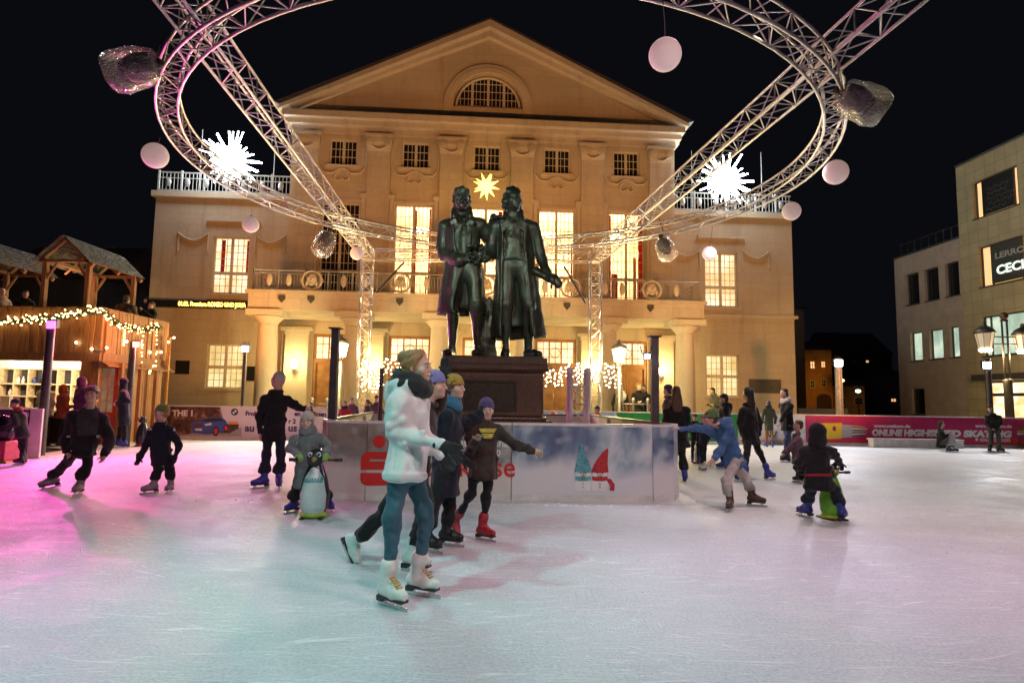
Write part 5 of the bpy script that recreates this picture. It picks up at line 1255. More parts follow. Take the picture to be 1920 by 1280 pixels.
# ceiling lamp of the serving room
t=thing('ceiling_lamp','small white ceiling lamp shining in the hut\'s serving room','lamp',(at(134,690,FY+.6)[0],FY+.6,hz0-.03)); m=MB(); m.lathe([(.12,-.06),(.13,-.02),(.13,0)],(0,0,0),16); m.build('lamp_glass',emis('serving_lamp',(1,.9,.75),25),t,True); m=MB(); m.lathe([(.15,0),(.15,.02)],(0,0,0),16); m.build('lamp_rim',M_white,t)
HUTL=V3(at(134,690,FY+.6)[0],FY+.6,hz0-.2)
# ================================================================ figure helpers
def axes(f,u=(0,0,1)):
    f=nz(f); r=nz(np.cross(f,u)); u=np.cross(r,f); return f,r,u
def add_head(s,c,f,u,h,face=True,k=.012,ears=True):
    # h: scale, 1 = adult (chin to crown .23 m); c = head centre at eye level
    f,r,u=axes(f,u); A=np.stack([r,f,u],1); q=lambda x,y,z: c+h*(x*r+y*f+z*u); H=h
    s.ell(q(0,-.012,.035),np.array([.076,.096,.088])*H,A,k=.02*H)
    s.ell(q(0,.03,-.045),np.array([.058,.062,.075])*H,A,k=.03*H)
    s.ell(q(0,.072,-.093),np.array([.026,.022,.02])*H,A,k=.02*H)
    for e in (-1,1):
        s.ell(q(e*.04,.055,-.03),np.array([.03,.03,.026])*H,A,k=.02*H)
        if ears: s.ell(q(e*.077,-.008,-.012),np.array([.01,.02,.032])*H,A,k=.008*H)
    if face:
        s.cap(q(-.034,.083,.022),q(.034,.083,.022),.011*H,k=.018*H)
        for e in (-1,1): s.ell(q(e*.033,.103,.002),np.array([.02,.018,.012])*H,A,k=.012*H,op='s')
        s.cap(q(0,.088,.012),q(0,.110,-.026),.009*H,.014*H,k=.012*H)
        for e in (-1,1): s.ell(q(e*.011,.101,-.031),np.array([.009,.012,.008])*H,A,k=.008*H)
        s.ell(q(0,.098,-.066),np.array([.03,.008,.005])*H,A,k=.006*H,op='s')
        s.cap(q(-.018,.089,-.058),q(.018,.089,-.058),.0065*H,k=.008*H); s.cap(q(-.015,.087,-.075),q(.015,.087,-.075),.0075*H,k=.008*H)
    return q,A
def add_hand(s,w,d,n,k,curl=.5,side=1,thumb=1.):
    # w wrist, d pointing direction, n palm normal, k scale, side=+1/-1 for the thumb
    d=nz(d); n=nz(np.asarray(n)-d*np.dot(n,d)); x=np.cross(d,n)*side
    A=np.stack([x,n,d],1); pc=w+d*.05*k
    s.ell(pc,np.array([.042,.018,.052])*k,A,k=.012*k)
    s.cap(w-d*.01*k,pc,.024*k,.026*k,k=.015*k)
    for i,(o,l) in enumerate(((-.030,.062),(-.011,.075),(.010,.070),(.029,.055))):
        p=w+d*.088*k+x*o*k*-1; dd=d; seg=l/2.6
        for j in range(3):
            a=curl*(.35+.45*j); e=nz(d*math.cos(a)+n*math.sin(a)); q=p+e*seg*k*(1.05-.1*j); s.cap(p,q,(.0105-.001*j)*k,(.0098-.001*j)*k,k=.004*k); p=q
    p=w+d*.03*k+x*.03*k; e=nz(d*.6+x*.75+n*.25); q=p+e*.04*k; s.cap(p,q,.014*k,.012*k,k=.01*k); e2=nz(d*.85+x*.25+n*.3*curl); s.cap(q,q+e2*.034*k,.012*k,.009*k,k=.004*k)
# ================================================================ the double bronze
def bronze():
    m=NT('patinated_bronze'); v=m.coord(); n=m.noise(v,1.6,6,.65,.4); f=m.noise(v,22,5,.7); st=m.noise(m.coord(scale=(3,3,.5)),2.4,5,.6)
    c=m.mix(m.ramp(m.math('ADD',m.math('MULTIPLY',n,.6),m.math('MULTIPLY',st,.4)),[(.42,0),(.6,1)]),(.05,.042,.03),(.08,.115,.082))
    c=m.mix(m.ramp(f,[(.5,0),(.75,.4)]),c,(.14,.175,.13))
    m.P(Base_Color=c,Metallic=.65,Roughness=m.ramp(n,[(.35,.33),(.65,.52)])); m.bump(m.math('ADD',f,m.math('MULTIPLY',n,.5)),.22,.02); return m.m
M_brz=bronze(); SY=13.3; PX=SY/1160.
def B(x,y,dy=0.): return at(x,y,SY+dy)
sroot=thing('bronze_statue','green bronze double statue of two men in long coats holding a wreath','statue',(PC[0],PC[1],PZ),0)
X_=V3(1,0,0)
def rl(s,pts,r,k=.02):
    for a,b in zip(pts,pts[1:]): s.cap(a,b,r,k=k)
# ---- left figure
s=SD(); z2=PZ+.02
fl=nz((.10,-1,-.08)); q,A=add_head(s,B(866,377,-.12),fl,(0,0,1),2.1,k=.02)
for (x,y,z,rr) in [(-.07,-.02,.05,.034),(-.077,-.03,.0,.032),(-.07,-.045,-.04,.026),(.07,-.02,.05,.034),(.077,-.03,.0,.032),(.07,-.045,-.04,.026),(-.05,.02,.105,.034),(0,.03,.118,.036),(.05,.02,.105,.034),(-.02,.06,.1,.024),(.035,.058,.095,.024),(0,-.07,.08,.06),(0,-.09,.0,.055),(-.062,.04,.075,.022),(.064,.038,.075,.022)]: s.ell(q(x,y,z),V3(1,1,1)*rr*1.9,k=.03)
s.cap(B(866,405,.0),B(866,388,-.06),.16,.13,k=.05)
# torso and coat
nk=B(866,404,.02); wa=B(869,478,-.02); hm=B(866,590,.02)
s.loft(wa,nk,[(-.05,.37,.27),(.35,.39,.29),(.65,.39,.29),(.82,.33,.25),(.93,.22,.18),(1.03,.13,.13)],X_,k=.05,rd=.06)
s.loft(wa,hm,[(-.02,.37,.28),(.3,.42,.34),(.7,.49,.41),(1.0,.55,.45)],X_,k=.06,fold=.035,nf=7,ph=1.,rd=.02)
s.chain([B(837,424,.03),B(866,413,.03),B(899,424,.03)],[.155,.13,.15],k=.09)
# open front
s.loft(B(874,497,-.42),B(876,600,-.42),[(-.1,.05,.22),(.25,.17,.3),(.6,.26,.34),(1.1,.30,.36)],X_,k=.04,op='s')
s.loft(B(866,575,0),B(866,606,0),[(0,.36,.27),(1,.44,.33)],X_,k=.02,op='s')
# breeches, stockings, shoes
for pts,rs in (([B(856,490,-.1),B(850,578,-.12),B(849,610,-.02),B(848,650,.04)],[.20,.14,.115,.085]),([B(885,490,-.12),B(892,572,-.22),B(894,605,-.14),B(897,650,-.08)],[.20,.15,.12,.085])): s.chain(pts,rs,k=.03)
s.ell(B(872,505,-.05),(.36,.25,.28),k=.08)
s.cap(B(892,566,-.23),B(893,578,-.2),.155,.14,k=.02); s.ell(B(894,612,-.06),(.125,.13,.26),k=.04); s.ell(B(848,614,.06),(.115,.12,.26),k=.04)
for a,t_ in ((B(848,655,.02),B(838,664,-.30)),(B(898,655,-.08),B(893,665,-.46))):
    t_[2]=z2+.08; h_=a.copy(); h_[2]=z2+.1; s.cap(h_,t_,.105,.09,k=.04); s.cap(a,h_,.09,.1,k=.04); s.ell(t_+V3(0,.05,.03),(.11,.16,.07),k=.03)
s.ell(B(846,658,-.12)+V3(0,0,.06),(.05,.04,.05),k=.01)
# waistcoat, lapels, collar, jabot, buttons
s.loft(B(872,482,-.22),B(870,412,-.2),[(0,.13,.12),(.5,.14,.13),(1,.06,.08)],X_,k=.03)
for e,x0,x1 in ((-1,850,862),(1,888,876)):
    rl(s,[B(866+e*8,402,-.17),B(866+e*16,425,-.29),B(866+e*15,455,-.30),B(868+e*11,482,-.28)],.028,.02)
    s.box(B(866+e*13,422,-.27),(.085,.02,.14),np.array(Matrix.Rotation(e*.5,3,'Y')),.012,k=.015)
    s.cap(B(866+e*14,392,.02),B(866+e*15,406,-.1),.065,.07,k=.03)
    for j in range(5): s.ell(B(868+e*19,430+12*j,-.31),(.022,.022,.022),k=.006)
s.cap(B(866,406,.12),B(866,401,.12),.15,.15,k=.05)
for j in range(5): s.ell(B(867+(j%2)*4,404+7*j,-.24-.015*j),(.05,.05,.045),k=.01)
# arms
s.chain([B(834,427,.02),B(829,462,.05),B(833,478,-.02),B(860,488,-.30)],[.155,.14,.135,.11],k=.04)
s.cap(B(852,486,-.23),B(861,489,-.31),.15,.15,k=.02); add_hand(s,B(863,487,-.34),(1,-.25,.15),(0,1,-.3),2.1,.7,1)
s.chain([B(900,422,.03),B(914,446,.16),B(921,430,.2),B(926,408,.02)],[.165,.14,.12,.09],k=.04); add_hand(s,B(925,411,-.02),(.5,-.55,.1),(0,0,-1),2.0,.6,-1)
s.build('figure',M_brz,sroot,.0155,noise=.013,nscale=10,seed=2,stretch=(1,1,.6))
# ---- right figure
s=SD(); fr_=nz((.38,-1,.14)); q,A=add_head(s,B(962,376,-.1),fr_,nz((-.05,0,1)),2.1,k=.02)
for (x,y,z,rr) in [(-.072,-.02,.055,.034),(-.082,-.035,.0,.038),(-.08,-.05,-.05,.034),(.072,-.02,.055,.034),(.082,-.035,.0,.038),(.078,-.055,-.05,.032),(-.045,.01,.108,.034),(0,.015,.118,.036),(.045,.01,.108,.034),(0,-.075,.07,.062),(0,-.09,.0,.062),(0,-.085,-.06,.045),(-.06,.035,.08,.02),(.06,.035,.08,.02)]: s.ell(q(x,y,z),V3(1,1,1)*rr*1.9,k=.03)
s.cap(B(963,410,.0),B(962,390,-.05),.155,.13,k=.05)
nk=B(964,408,.03); wa=B(965,490,-.0)
s.loft(wa,nk,[(-.1,.31,.25),(.3,.34,.27),(.65,.37,.28),(.82,.32,.24),(.93,.2,.17),(1.03,.13,.13)],X_,k=.05,rd=.06)
s.chain([B(932,424,.04),B(964,414,.04),B(998,427,.04)],[.15,.13,.15],k=.09)
cw=B(966,470,.06); ch=B(971,634,.10)
s.loft(cw,ch,[(-.35,.36,.22),(-.05,.38,.28),(.25,.43,.35),(.6,.52,.42),(1.0,.62,.46)],X_,k=.05,fold=.04,nf=6,ph=.4,rd=.02)
s.loft(B(958,455,-.5),B(968,650,-.5),[(-.2,.12,.34),(0,.24,.38),(.3,.30,.46),(.7,.33,.5),(1.1,.36,.52)],X_,k=.03,op='s')
s.loft(B(970,612,.08),B(971,650,.08),[(0,.44,.3),(1,.5,.36)],X_,k=.02,op='s')
for pts,rs in (([B(951,492,-.06),B(950,572,-.14),B(949,602,-.06),B(948,645,.0)],[.20,.145,.118,.085]),([B(981,492,-.06),B(992,572,-.16),B(992,605,-.08),B(990,648,-.02)],[.20,.15,.122,.088])): s.chain(pts,rs,k=.03)
s.ell(B(966,500,-.03),(.36,.25,.26),k=.08); s.ell(B(949,610,.0),(.12,.125,.26),k=.04); s.ell(B(992,612,-.02),(.125,.13,.26),k=.04)
for a,t_ in ((B(948,652,.0),B(946,664,-.40)),(B(990,655,-.02),B(1010,666,-.36))):
    t_[2]=z2+.08; h_=a.copy(); h_[2]=z2+.1; s.cap(h_,t_,.105,.085,k=.04); s.cap(a,h_,.09,.1,k=.04); s.ell(t_*.6+h_*.4+V3(0,0,.07),(.06,.05,.05),k=.01)
# waistcoat with lapels
s.loft(B(963,486,-.2),B(963,418,-.2),[(0,.24,.12),(.5,.23,.14),(1,.12,.1)],X_,k=.03)
s.cap(B(944,484,-.27),B(985,486,-.27),.03,k=.015); s.cap(B(945,468,-.29),B(984,470,-.29),.022,k=.015)
for e,x in ((-1,948),(1,982)):
    rl(s,[B(963+e*9,409,-.14),B(963+e*22,428,-.26),B(963+e*20,455,-.29),B(964+e*23,490,-.27),B(967+e*27,560,-.28),B(969+e*31,628,-.3)],.03,.03)
    s.box(B(963+e*14,421,-.28),(.12,.022,.10),np.array(Matrix.Rotation(e*.6,3,'Y')),.012,k=.015)
    s.cap(B(963+e*13,398,.04),B(963+e*15,412,-.1),.06,.075,k=.03)
s.cap(B(963,408,.12),B(963,405,.1),.14,k=.05); s.ell(B(957,413,-.22),(.09,.05,.05),k=.01); s.ell(B(960,420,-.26),(.04,.04,.06),k=.01)
for j in range(5): s.ell(B(958,432+11*j,-.345),(.02,.02,.02),k=.006)
# arms
s.chain([B(1001,429,.04),B(1012,470,.1),B(1017,488,.06),B(1024,512,-.12)],[.15,.13,.12,.1],k=.04); s.cap(B(1023,508,-.1),B(1025,516,-.14),.115,.115,k=.015)
add_hand(s,B(1026,516,-.16),(.45,-.4,-.8),(-.7,.1,-.3),2.15,.6,-1)
s.chain([B(930,429,.04),B(921,462,.1),B(919,478,.0),B(910,484,-.25)],[.165,.14,.125,.1],k=.04); add_hand(s,B(909,483,-.28),(-1,-.2,.25),(0,.7,.6),2.1,.8,-1)
s.build('figure',M_brz,sroot,.0155,noise=.013,nscale=10,seed=5,stretch=(1,1,.6))
# scroll, wreath, stump
s=SD(); s.cap(B(1002,508,-.1),B(1046,530,-.35),.075,.085); s.cap(B(1044,527,-.34),B(1047,533,-.36),.09,.09,k=.005); s.cap(B(1006,504,-.06),B(1042,520,-.3),.05,.06,k=.02); s.build('scroll',M_brz,sroot,.012,noise=.006,nscale=14)
m=MB(); gg=np.random.default_rng(8); wc=B(893,474,-.42)
for i in range(170):
    a=gg.random()*6.28; c=wc+V3(.17*math.cos(a),.03*gg.normal(),.17*math.sin(a)); d=nz(V3(-math.sin(a),0,math.cos(a))+.7*gg.normal(size=3)); e=nz(np.cross(d,gg.normal(size=3))); n_=np.cross(d,e); l=.1
    m.add([c,c+d*l*.5+e*.028,c+d*l,c+d*l*.5-e*.028,c+d*l*.5+n_*.012],[(0,1,4),(1,2,4),(2,3,4),(3,0,4)])
m.tube([wc+V3(.17*math.cos(a),0,.17*math.sin(a)) for a in np.linspace(0,6.28,20,False)],.03,6,True); m.build('laurel_wreath',M_brz,sroot,world=True)
s=SD(); a=B(912,600,.25); b=B(912,664,.2); b[2]=PZ; s.loft(a,b,[(0,.12,.12),(.5,.16,.14),(1,.24,.2)],X_,fold=.03,nf=4,ph=.5); 
for i in range(9): s.cap(B(900+3*i,560+4*(i%3),.2),np.array([*B(896+4*i,664,.05)[:2],PZ+.05]),.035,.05,k=.02)
s.build('tree_stump',M_brz,sroot,.018,noise=.02,nscale=9)
m=MB(); q0=B(925,664,0); m.box(PC[0]-1.0,PC[0]+1.05,PC[1]-.8,PC[1]+.75,PZ+.002,PZ+.035); m.build('bronze_base',M_brz,sroot,world=True)
# ================================================================ people
def skinm(name,c):
    m=NT(name); v=m.coord(); n=m.noise(v,14,4); m.P(Base_Color=m.ramp(n,[(.3,[x*.88 for x in c]),(.7,c)]),Roughness=.5,Subsurface_Weight=.12,Subsurface_Radius=(.02,.008,.004),Subsurface_Scale=.3); return m.m
SK=[skinm('skin_fair',(.62,.40,.30)),skinm('skin_rosy',(.60,.34,.26)),skinm('skin_tan',(.46,.28,.19))]
M_eye=simple('eye_dark',(.03,.02,.018),.15,bump=0); M_eyew=simple('eye_white',(.6,.57,.55),.2,bump=0); M_lip=simple('lip',(.42,.15,.13),.45,bump=0)
M_steel=simple('blade_steel',(.6,.6,.62),.25,.9,.05)
def hairm(name,c):
    if name in MC: return MC[name]
    m=NT(name); n=m.noise(m.coord(scale=(60,60,6)),2,4,.6,1.); m.P(Base_Color=m.ramp(n,[(.3,[x*.55 for x in c]),(.7,[x*1.3 for x in c])]),Roughness=.5); m.bump(n,.6,.01); MC[name]=m.m; return m.m
HB=hairm('hair_brown',(.10,.05,.025)); HD_=hairm('hair_dark',(.03,.018,.012)); HBL=hairm('hair_blond',(.34,.17,.065)); HG=hairm('hair_grey',(.42,.41,.40))
def knit(name,c,stripe=None,sc=60):
    if name in MC: return MC[name]
    m=NT(name); v=m.coord(); w=m.node('ShaderNodeTexWave',{'Vector':v,'Scale':sc,'Distortion':1.5,'Detail':2}); w.bands_direction='Z'
    base=m.ramp(m.noise(v,30,3),[(.3,[x*.75 for x in c]),(.7,[min(1,x*1.15) for x in c])])
    if stripe is not None:
        w2=m.node('ShaderNodeTexWave',{'Vector':v,'Scale':9.,'Distortion':.6}); w2.bands_direction='Z'; base=m.mix(m.ramp(w2.outputs[1],[(.55,0),(.65,1)]),base,stripe)
    m.P(Base_Color=base,Roughness=.9,Sheen_Weight=.2); m.bump(w.outputs[1],.7,.008); MC[name]=m.m; return m.m
def boot_mat(name,c,r=.45): return simple(name,c,r,var=.15,scale=12,bump=.1)
BT={'white':boot_mat('white_boot',(.72,.70,.66)),'blue':boot_mat('blue_boot',(.03,.04,.30)),'black':boot_mat('black_boot',(.02,.02,.022)),'red':boot_mat('red_boot',(.35,.02,.03)),'grey':boot_mat('grey_boot',(.22,.2,.2)),'brown':boot_mat('brown_boot',(.09,.04,.03)),'shoe':boot_mat('dark_shoe',(.03,.025,.025))}
def person(label,f,s,J,top,legs,boots,skin=0,hs=1.,hair=None,hstyle='short',hat=None,hatm=None,gloves=None,scarf=None,bulk=1.,hem=.12,hood=None,res=None,hdir=None,hup=(0,0,1),group=None,sleeve=1.,legb=1.,skates=True,extra=None,scarfk=1.,collar=True,flare=0.,seed=0,hc=(.6,.6),lace=None,grp=None,neckh=0):
    Y=float(np.linalg.norm(J['hip'][:2])); res=res or float(np.clip(.0017*Y,.0085,.024)); fine=min(res,.0085 if Y<7 else .0105 if Y<11 else res)
    f=nz((math.sin(R(f)),-math.cos(R(f)),0)) if not hasattr(f,'__len__') else nz(f); lat=V3(-f[1],f[0],0)
    hip,shc,hd=J['hip'],J['sh'],J['head']; sp=nz(shc-hip); shc=shc+sp*.03*s
    slat=nz(lat-sp*np.dot(lat,sp)); sf=np.cross(slat,sp)*-1
    if np.dot(sf,f)<0: sf=-sf
    hf=f if hdir is None else (nz((math.sin(R(hdir)),-math.cos(R(hdir)),0)) if not hasattr(hdir,'__len__') else nz(hdir))
    shd={'L':shc+slat*.155*s*min(bulk,1.12)-sp*.045*s,'R':shc-slat*.155*s*min(bulk,1.12)-sp*.045*s}; hpd={'L':hip+slat*.078*s,'R':hip-slat*.078*s}
    base=np.mean([J[k][1] for k in ('legL','legR')],0); root=thing('person',label,'person',(base[0],base[1],J.get('floor',0.)),group=grp)
    Hs=s*hs*.97
    # --- body
    b=SD(); q,A=add_head(b,hd,hf,hup,Hs,k=.01,ears=hat!='hood')
    b.cap(shc+sp*.02*s,hd-A[:,2]*.055*Hs-A[:,1]*.015*Hs,.056*s,.05*Hs,k=.03*s)
    b.loft(hip,shc,[(-.15,.14*s,.09*s),(.5,.12*s,.085*s),(.9,.12*s,.075*s),(1.02,.06*s,.05*s)],slat,k=.03*s)
    for k in 'LR':
        e,w=J['arm'+k]; b.chain([shd[k],e,w],[.036*s,.025*s,.022*s],k=.012*s)
        kn,an=J['leg'+k][:2]; b.chain([hpd[k],kn,an],[.05*s,.03*s,.025*s],k=.012*s)
        if not gloves: add_hand(b,w,nz(w-e),J.get('palm'+k,nz(sf*.3-slat*(1 if k=='L' else -1))),s*.98,hc[0 if k=='L' else 1],1 if k=='L' else -1)
    b.build('body',SK[skin],root,fine,seed=seed)
    if np.dot(hf,nz(CAMP-hd))>-.2 and Y<15:
        for e in (-1,1):
            m=MB(); m.ball((0,0,0),1,10,7); o=m.build('eye',M_eyew if Y<10 else M_eye,root,True); M=np.array([A[:,0]*.0135*Hs,A[:,1]*.008*Hs,A[:,2]*.0075*Hs]).T; c=q(e*.033,.0865,.002)
            for v in o.data.vertices: v.co=Vector(M@np.array(v.co)+c-np.array(root.location))
            if Y<10:
                m=MB(); m.ball((0,0,0),1,8,6); o2=m.build('iris',M_eye,o,True); M2=np.array([A[:,0]*.007*Hs,A[:,1]*.0045*Hs,A[:,2]*.007*Hs]).T; c2=q(e*.033,.0915,.001)
                for v in o2.data.vertices: v.co=Vector(M2@np.array(v.co)+c2-np.array(root.location))
            if hair:
                m=MB(); m.tube([q(e*.052,.083,.024),q(e*.036,.094,.031),q(e*.016,.095,.026)],.0045*Hs,5); m.build('eyebrow',hair,root,True,world=True)
        m=MB(); m.tube([q(-.022,.088,-.064),q(-.008,.097,-.06),q(0,.0975,-.0615),q(.008,.097,-.06),q(.022,.088,-.064)],[.002*Hs,.0065*Hs,.007*Hs,.0065*Hs,.002*Hs],6); m.build('lips',M_lip,root,True,world=True)
    # --- trousers
    t=SD(); t.ell(hip-sp*.01*s,V3(.148*legb,.108*legb,.12)*s,np.stack([slat,sf,sp],1),k=.04*s)
    for k in 'LR':
        kn,an=J['leg'+k][:2]; u=nz(kn-an); lo=an+u*.075*s
        t.chain([hpd[k],kn,lo],[.083*s*legb,.064*s*legb,(.062+flare)*s if legb>.95 else .036*s],k=.035*s)
        if Y<12 and legb>.95:
            for j,(o,rr) in enumerate(((.02,.012),(.055,.009),(.09,.006))): t.cap(lo+u*o*s+f*.02*s-slat*.03*s,lo+u*(o+.012)*s+f*.02*s+slat*.03*s,(.047+flare+rr)*s*legb,k=.01*s)
            t.cap(kn-sf*.045*s*legb-slat*.03*s,kn-sf*.045*s*legb+slat*.03*s,.022*s,k=.02*s)
    t.build('trousers',legs,root,res,noise=.011*s,nscale=24/s,seed=seed+1,stretch=(1,1,1.3))
    # --- top
    j=SD(); L=np.linalg.norm(shc-hip); h=hem/ (L/s)
    j.loft(hip,shc+sp*.03*s,[(-h,.172*s*bulk*(1+flare),.135*s*bulk*(1+flare)),(.12,.155*s*bulk,.122*s*bulk),(.45,.148*s*bulk,.118*s*bulk),(.72,.165*s*bulk,.125*s*bulk),(.9,.125*s*bulk,.098*s*bulk),(1.02,.075*s,.07*s)],slat,k=.04*s,rd=.03*s,fold=.006*s,nf=8,ph=seed)
    j.cap(shd['L'],shd['R'],.066*s*bulk,k=.06*s)
    for k in 'LR': j.cap(shc+sp*.035*s,shd[k]+sp*.01*s,.055*s,.058*s*bulk,k=.05*s)
    if hem<.2: j.loft(hip-sp*hem*s*.98,hip-sp*(hem-.05)*s,[(0,.172*s*bulk,.142*s*bulk),(1,.178*s*bulk,.146*s*bulk)],slat,k=.01*s,rd=.012*s)
    for k in 'LR':
        e,w=J['arm'+k]; d=nz(w-e); en=w-d*.0*s
        j.chain([shd[k],e,en],[.07*s*bulk*sleeve,.054*s*bulk*sleeve,.041*s*bulk*sleeve],k=.03*s); j.cap(en-d*.035*s,en+d*.005*s,.043*s*bulk,k=.006*s)
        if Y<13:
            g=np.random.default_rng(seed+3)
            for z in range(6):
                tt=.15+.8*g.random(); (a_,b_,ra)=(shd[k],e,.072) if z%2 else (e,w,.058); c=a_+(b_-a_)*tt; ax=nz(b_-a_); x1=nz(np.cross(ax,g.normal(size=3))); x2=nz(np.cross(ax,x1)+ax*.5); rr=(ra-.014*tt)*s*bulk*sleeve
                j.cap(c+x1*rr*.75-x2*.045*s,c+x1*rr*.75+x2*.045*s,.018*s,k=.025*s)
    if Y<13:
        g=np.random.default_rng(seed+9)
        for z in range(9):
            tt=.1+.7*g.random(); an=g.random()*6.28; c=hip+(shc-hip)*tt+.15*s*bulk*(slat*math.cos(an)+sf*.8*math.sin(an)); dd=nz(sp*.4*g.normal()+slat*-math.sin(an)+sf*math.cos(an)); j.cap(c-dd*.06*s,c+dd*.06*s,.016*s,.008*s,k=.03*s)
    if collar:
        n0=shc+sp*.05*s+(hd-shc)*.12
        for i in range(12):
            a=2*math.pi*i/12; b_=2*math.pi*(i+1)/12; P=lambda a:n0+.078*s*(slat*math.cos(a)*1.05+sf*math.sin(a))+sp*(.0+.012*math.sin(a)*-1)*s
            j.cap(P(a),P(b_),.027*s,k=.02*s)
    if neckh: j.loft(shc,hd,[(0,.1*s,.1*s),(.35+neckh,.085*s,.085*s)],slat,k=.03*s,rd=.02*s)
    if hood=='down':
        c=shc+sp*.06*s-sf*.115*s
        for i in range(8):
            a=math.pi*(-.1+1.2*i/7); p=shc+sp*.07*s+slat*math.cos(a)*.12*s-sf*(math.sin(a)*.13-.01)*s; j.ell(p,V3(.06,.06,.055)*s,k=.04*s)
        j.ell(c-sp*.05*s,V3(.1,.065,.1)*s,np.stack([slat,sf,sp],1),k=.05*s)
    j.build('jacket',top,root,res,noise=.012*s*bulk,nscale=19/s,seed=seed+2)
    # --- hair, hat
    if hair:
        g=SD(); g.ell(q(0,-.02,.045),V3(.085,.102,.088)*Hs,A,k=.01)
        g.ell(q(0,-.05,-.01),V3(.078,.07,.085)*Hs,A,k=.03*Hs)
        if hstyle in('long','tail','bun'): 
            for e in (-1,1): g.ell(q(e*.066,.0,.0),V3(.022,.05,.06)*Hs,A,k=.02*Hs)
        g.half(q(0,.058 if hstyle=='short' else .03 if hstyle!='fringe' else .052,.02),A[:,1]*.9+A[:,2]*-.45,hd-.3*Hs,hd+.3*Hs,k=.012)
        if hstyle=='fringe':
            for i in range(7): g.cap(q(-.06+.02*i,.05,.1-.012*abs(i-3)),q(-.055+.017*i,.088,.052+.008*(i%2)),.022*Hs,.012*Hs,k=.012*Hs)
        if hstyle=='long':
            bk=hd-A[:,1]*.07*Hs-A[:,2]*.02*Hs; g.loft(bk,bk-V3(0,0,.36*Hs)-f*.03,[(0,.085*Hs,.05*Hs),(.5,.11*Hs,.045*Hs),(1,.085*Hs,.03*Hs)],lat,k=.03*Hs,rd=.02,fold=.008,nf=6)
        if hstyle=='tail': g.chain([q(0,-.1,.05),q(0,-.16,.0),q(.01,-.15,-.13)],[.03*Hs,.035*Hs,.012*Hs],k=.02*Hs)
        if hstyle=='bun': g.ell(q(0,-.115,.07),V3(.045,.045,.045)*Hs,k=.02*Hs)
        if hstyle=='bun':
            for e in (-1,1):
                for i in range(5): g.chain([q(e*(.03+.012*i),.03-.012*i,.128-.01*i),q(e*.084,.0-.02*i,.05-.008*i),q(e*.07,-.03-.014*i,-.05-.012*(i%3))],[.012*Hs,.014*Hs,.006*Hs],k=.006*Hs)
        g.build('hair',hair,root,fine,noise=.007*Hs,nscale=45/Hs,seed=seed+4)
    if hat in('beanie','bobble','slouch'):
        g=SD(); hz=.0 if hat!='slouch' else -.02
        g.ell(q(0,-.012+hz,.05),V3(.089,.108,.098)*Hs,A,k=.01)
        if hat=='slouch': g.ell(q(0,-.06,.10),V3(.07,.07,.06)*Hs,A,k=.05*Hs)
        g.half(q(0,.03,.028),-A[:,2]-A[:,1]*-.12,hd-.3*Hs,hd+.3*Hs,k=.006)
        for i in range(16):
            a,b_=2*math.pi*i/16,2*math.pi*(i+1)/16; P=lambda a:q(.083*math.cos(a),-.012+.102*math.sin(a),.033+.008*math.sin(a)); g.cap(P(a),P(b_),.0125*Hs,k=.01*Hs)
        ho=g.build('hat',hatm,root,fine,seed=seed)
        if hat=='bobble':
            g=SD(); g.ell(q(0,-.02,.165),V3(.036,.036,.034)*Hs,k=.01); 
            r_=np.random.default_rng(3)
            for i in range(26): d=nz(r_.normal(size=3)); g.cap(q(0,-.02,.165)+d*.02*Hs,q(0,-.02,.165)+d*.042*Hs,.008*Hs,.003*Hs,k=.006)
            g.build('bobble',hatm if extra is None or 'bob' not in extra else extra['bob'],ho,fine)
            if extra and 'flaps' in extra:
                g=SD()
                for e in (-1,1):
                    g.ell(q(e*.083,.0,-.02),V3(.014,.04,.06)*Hs,A,k=.02*Hs); g.chain([q(e*.083,.01,-.06),q(e*.095,.05,-.16),q(e*.1,.07,-.27)],[.010*Hs,.009*Hs,.009*Hs],k=.01*Hs); g.cap(q(e*.1,.07,-.27),q(e*.1,.07,-.3),.016*Hs,k=.008)
                g.build('ear_flaps',hatm,ho,fine)
    if hat=='hood':
        g=SD(); g.ell(q(0,-.03,.025),V3(.108,.122,.122)*Hs,A,k=.02); g.ell(q(0,-.03,-.1),V3(.12,.11,.09)*Hs,A,k=.05*Hs)
        g.ell(q(0,.1,-.005),V3(.074,.085,.1)*Hs,A,k=.015,op='s'); g.build('hood',hatm,root,fine,noise=.006,nscale=20,seed=seed)
    if hat=='cap':
        g=SD(); g.ell(q(0,-.012,.05),V3(.09,.108,.088)*Hs,A,k=.01); g.half(q(0,.03,.035),-A[:,2],hd-.3*Hs,hd+.3*Hs,k=.006); g.ell(q(0,.1,.04),V3(.06,.06,.008)*Hs,A,k=.01); g.build('cap',hatm,root,fine)
    if scarf is not None:
        g=SD(); n0=shc+sp*.055*s+(hd-shc)*.12
        for rr,zz_,tt in ((.082*scarfk,.0,.042*scarfk**1.3),(.075*scarfk,.045,.036*scarfk**1.3)):
            for i in range(14):
                a,b_=2*math.pi*i/14,2*math.pi*(i+1)/14; P=lambda a:n0+rr*s*(slat*math.cos(a)*1.05+sf*math.sin(a))+sp*(zz_-.025*math.sin(a)+.008*math.sin(3*a))*s
                g.cap(P(a),P(b_),tt*s,k=.012*s)
        g.build('scarf',scarf,root,fine,noise=.006,nscale=30,seed=seed)
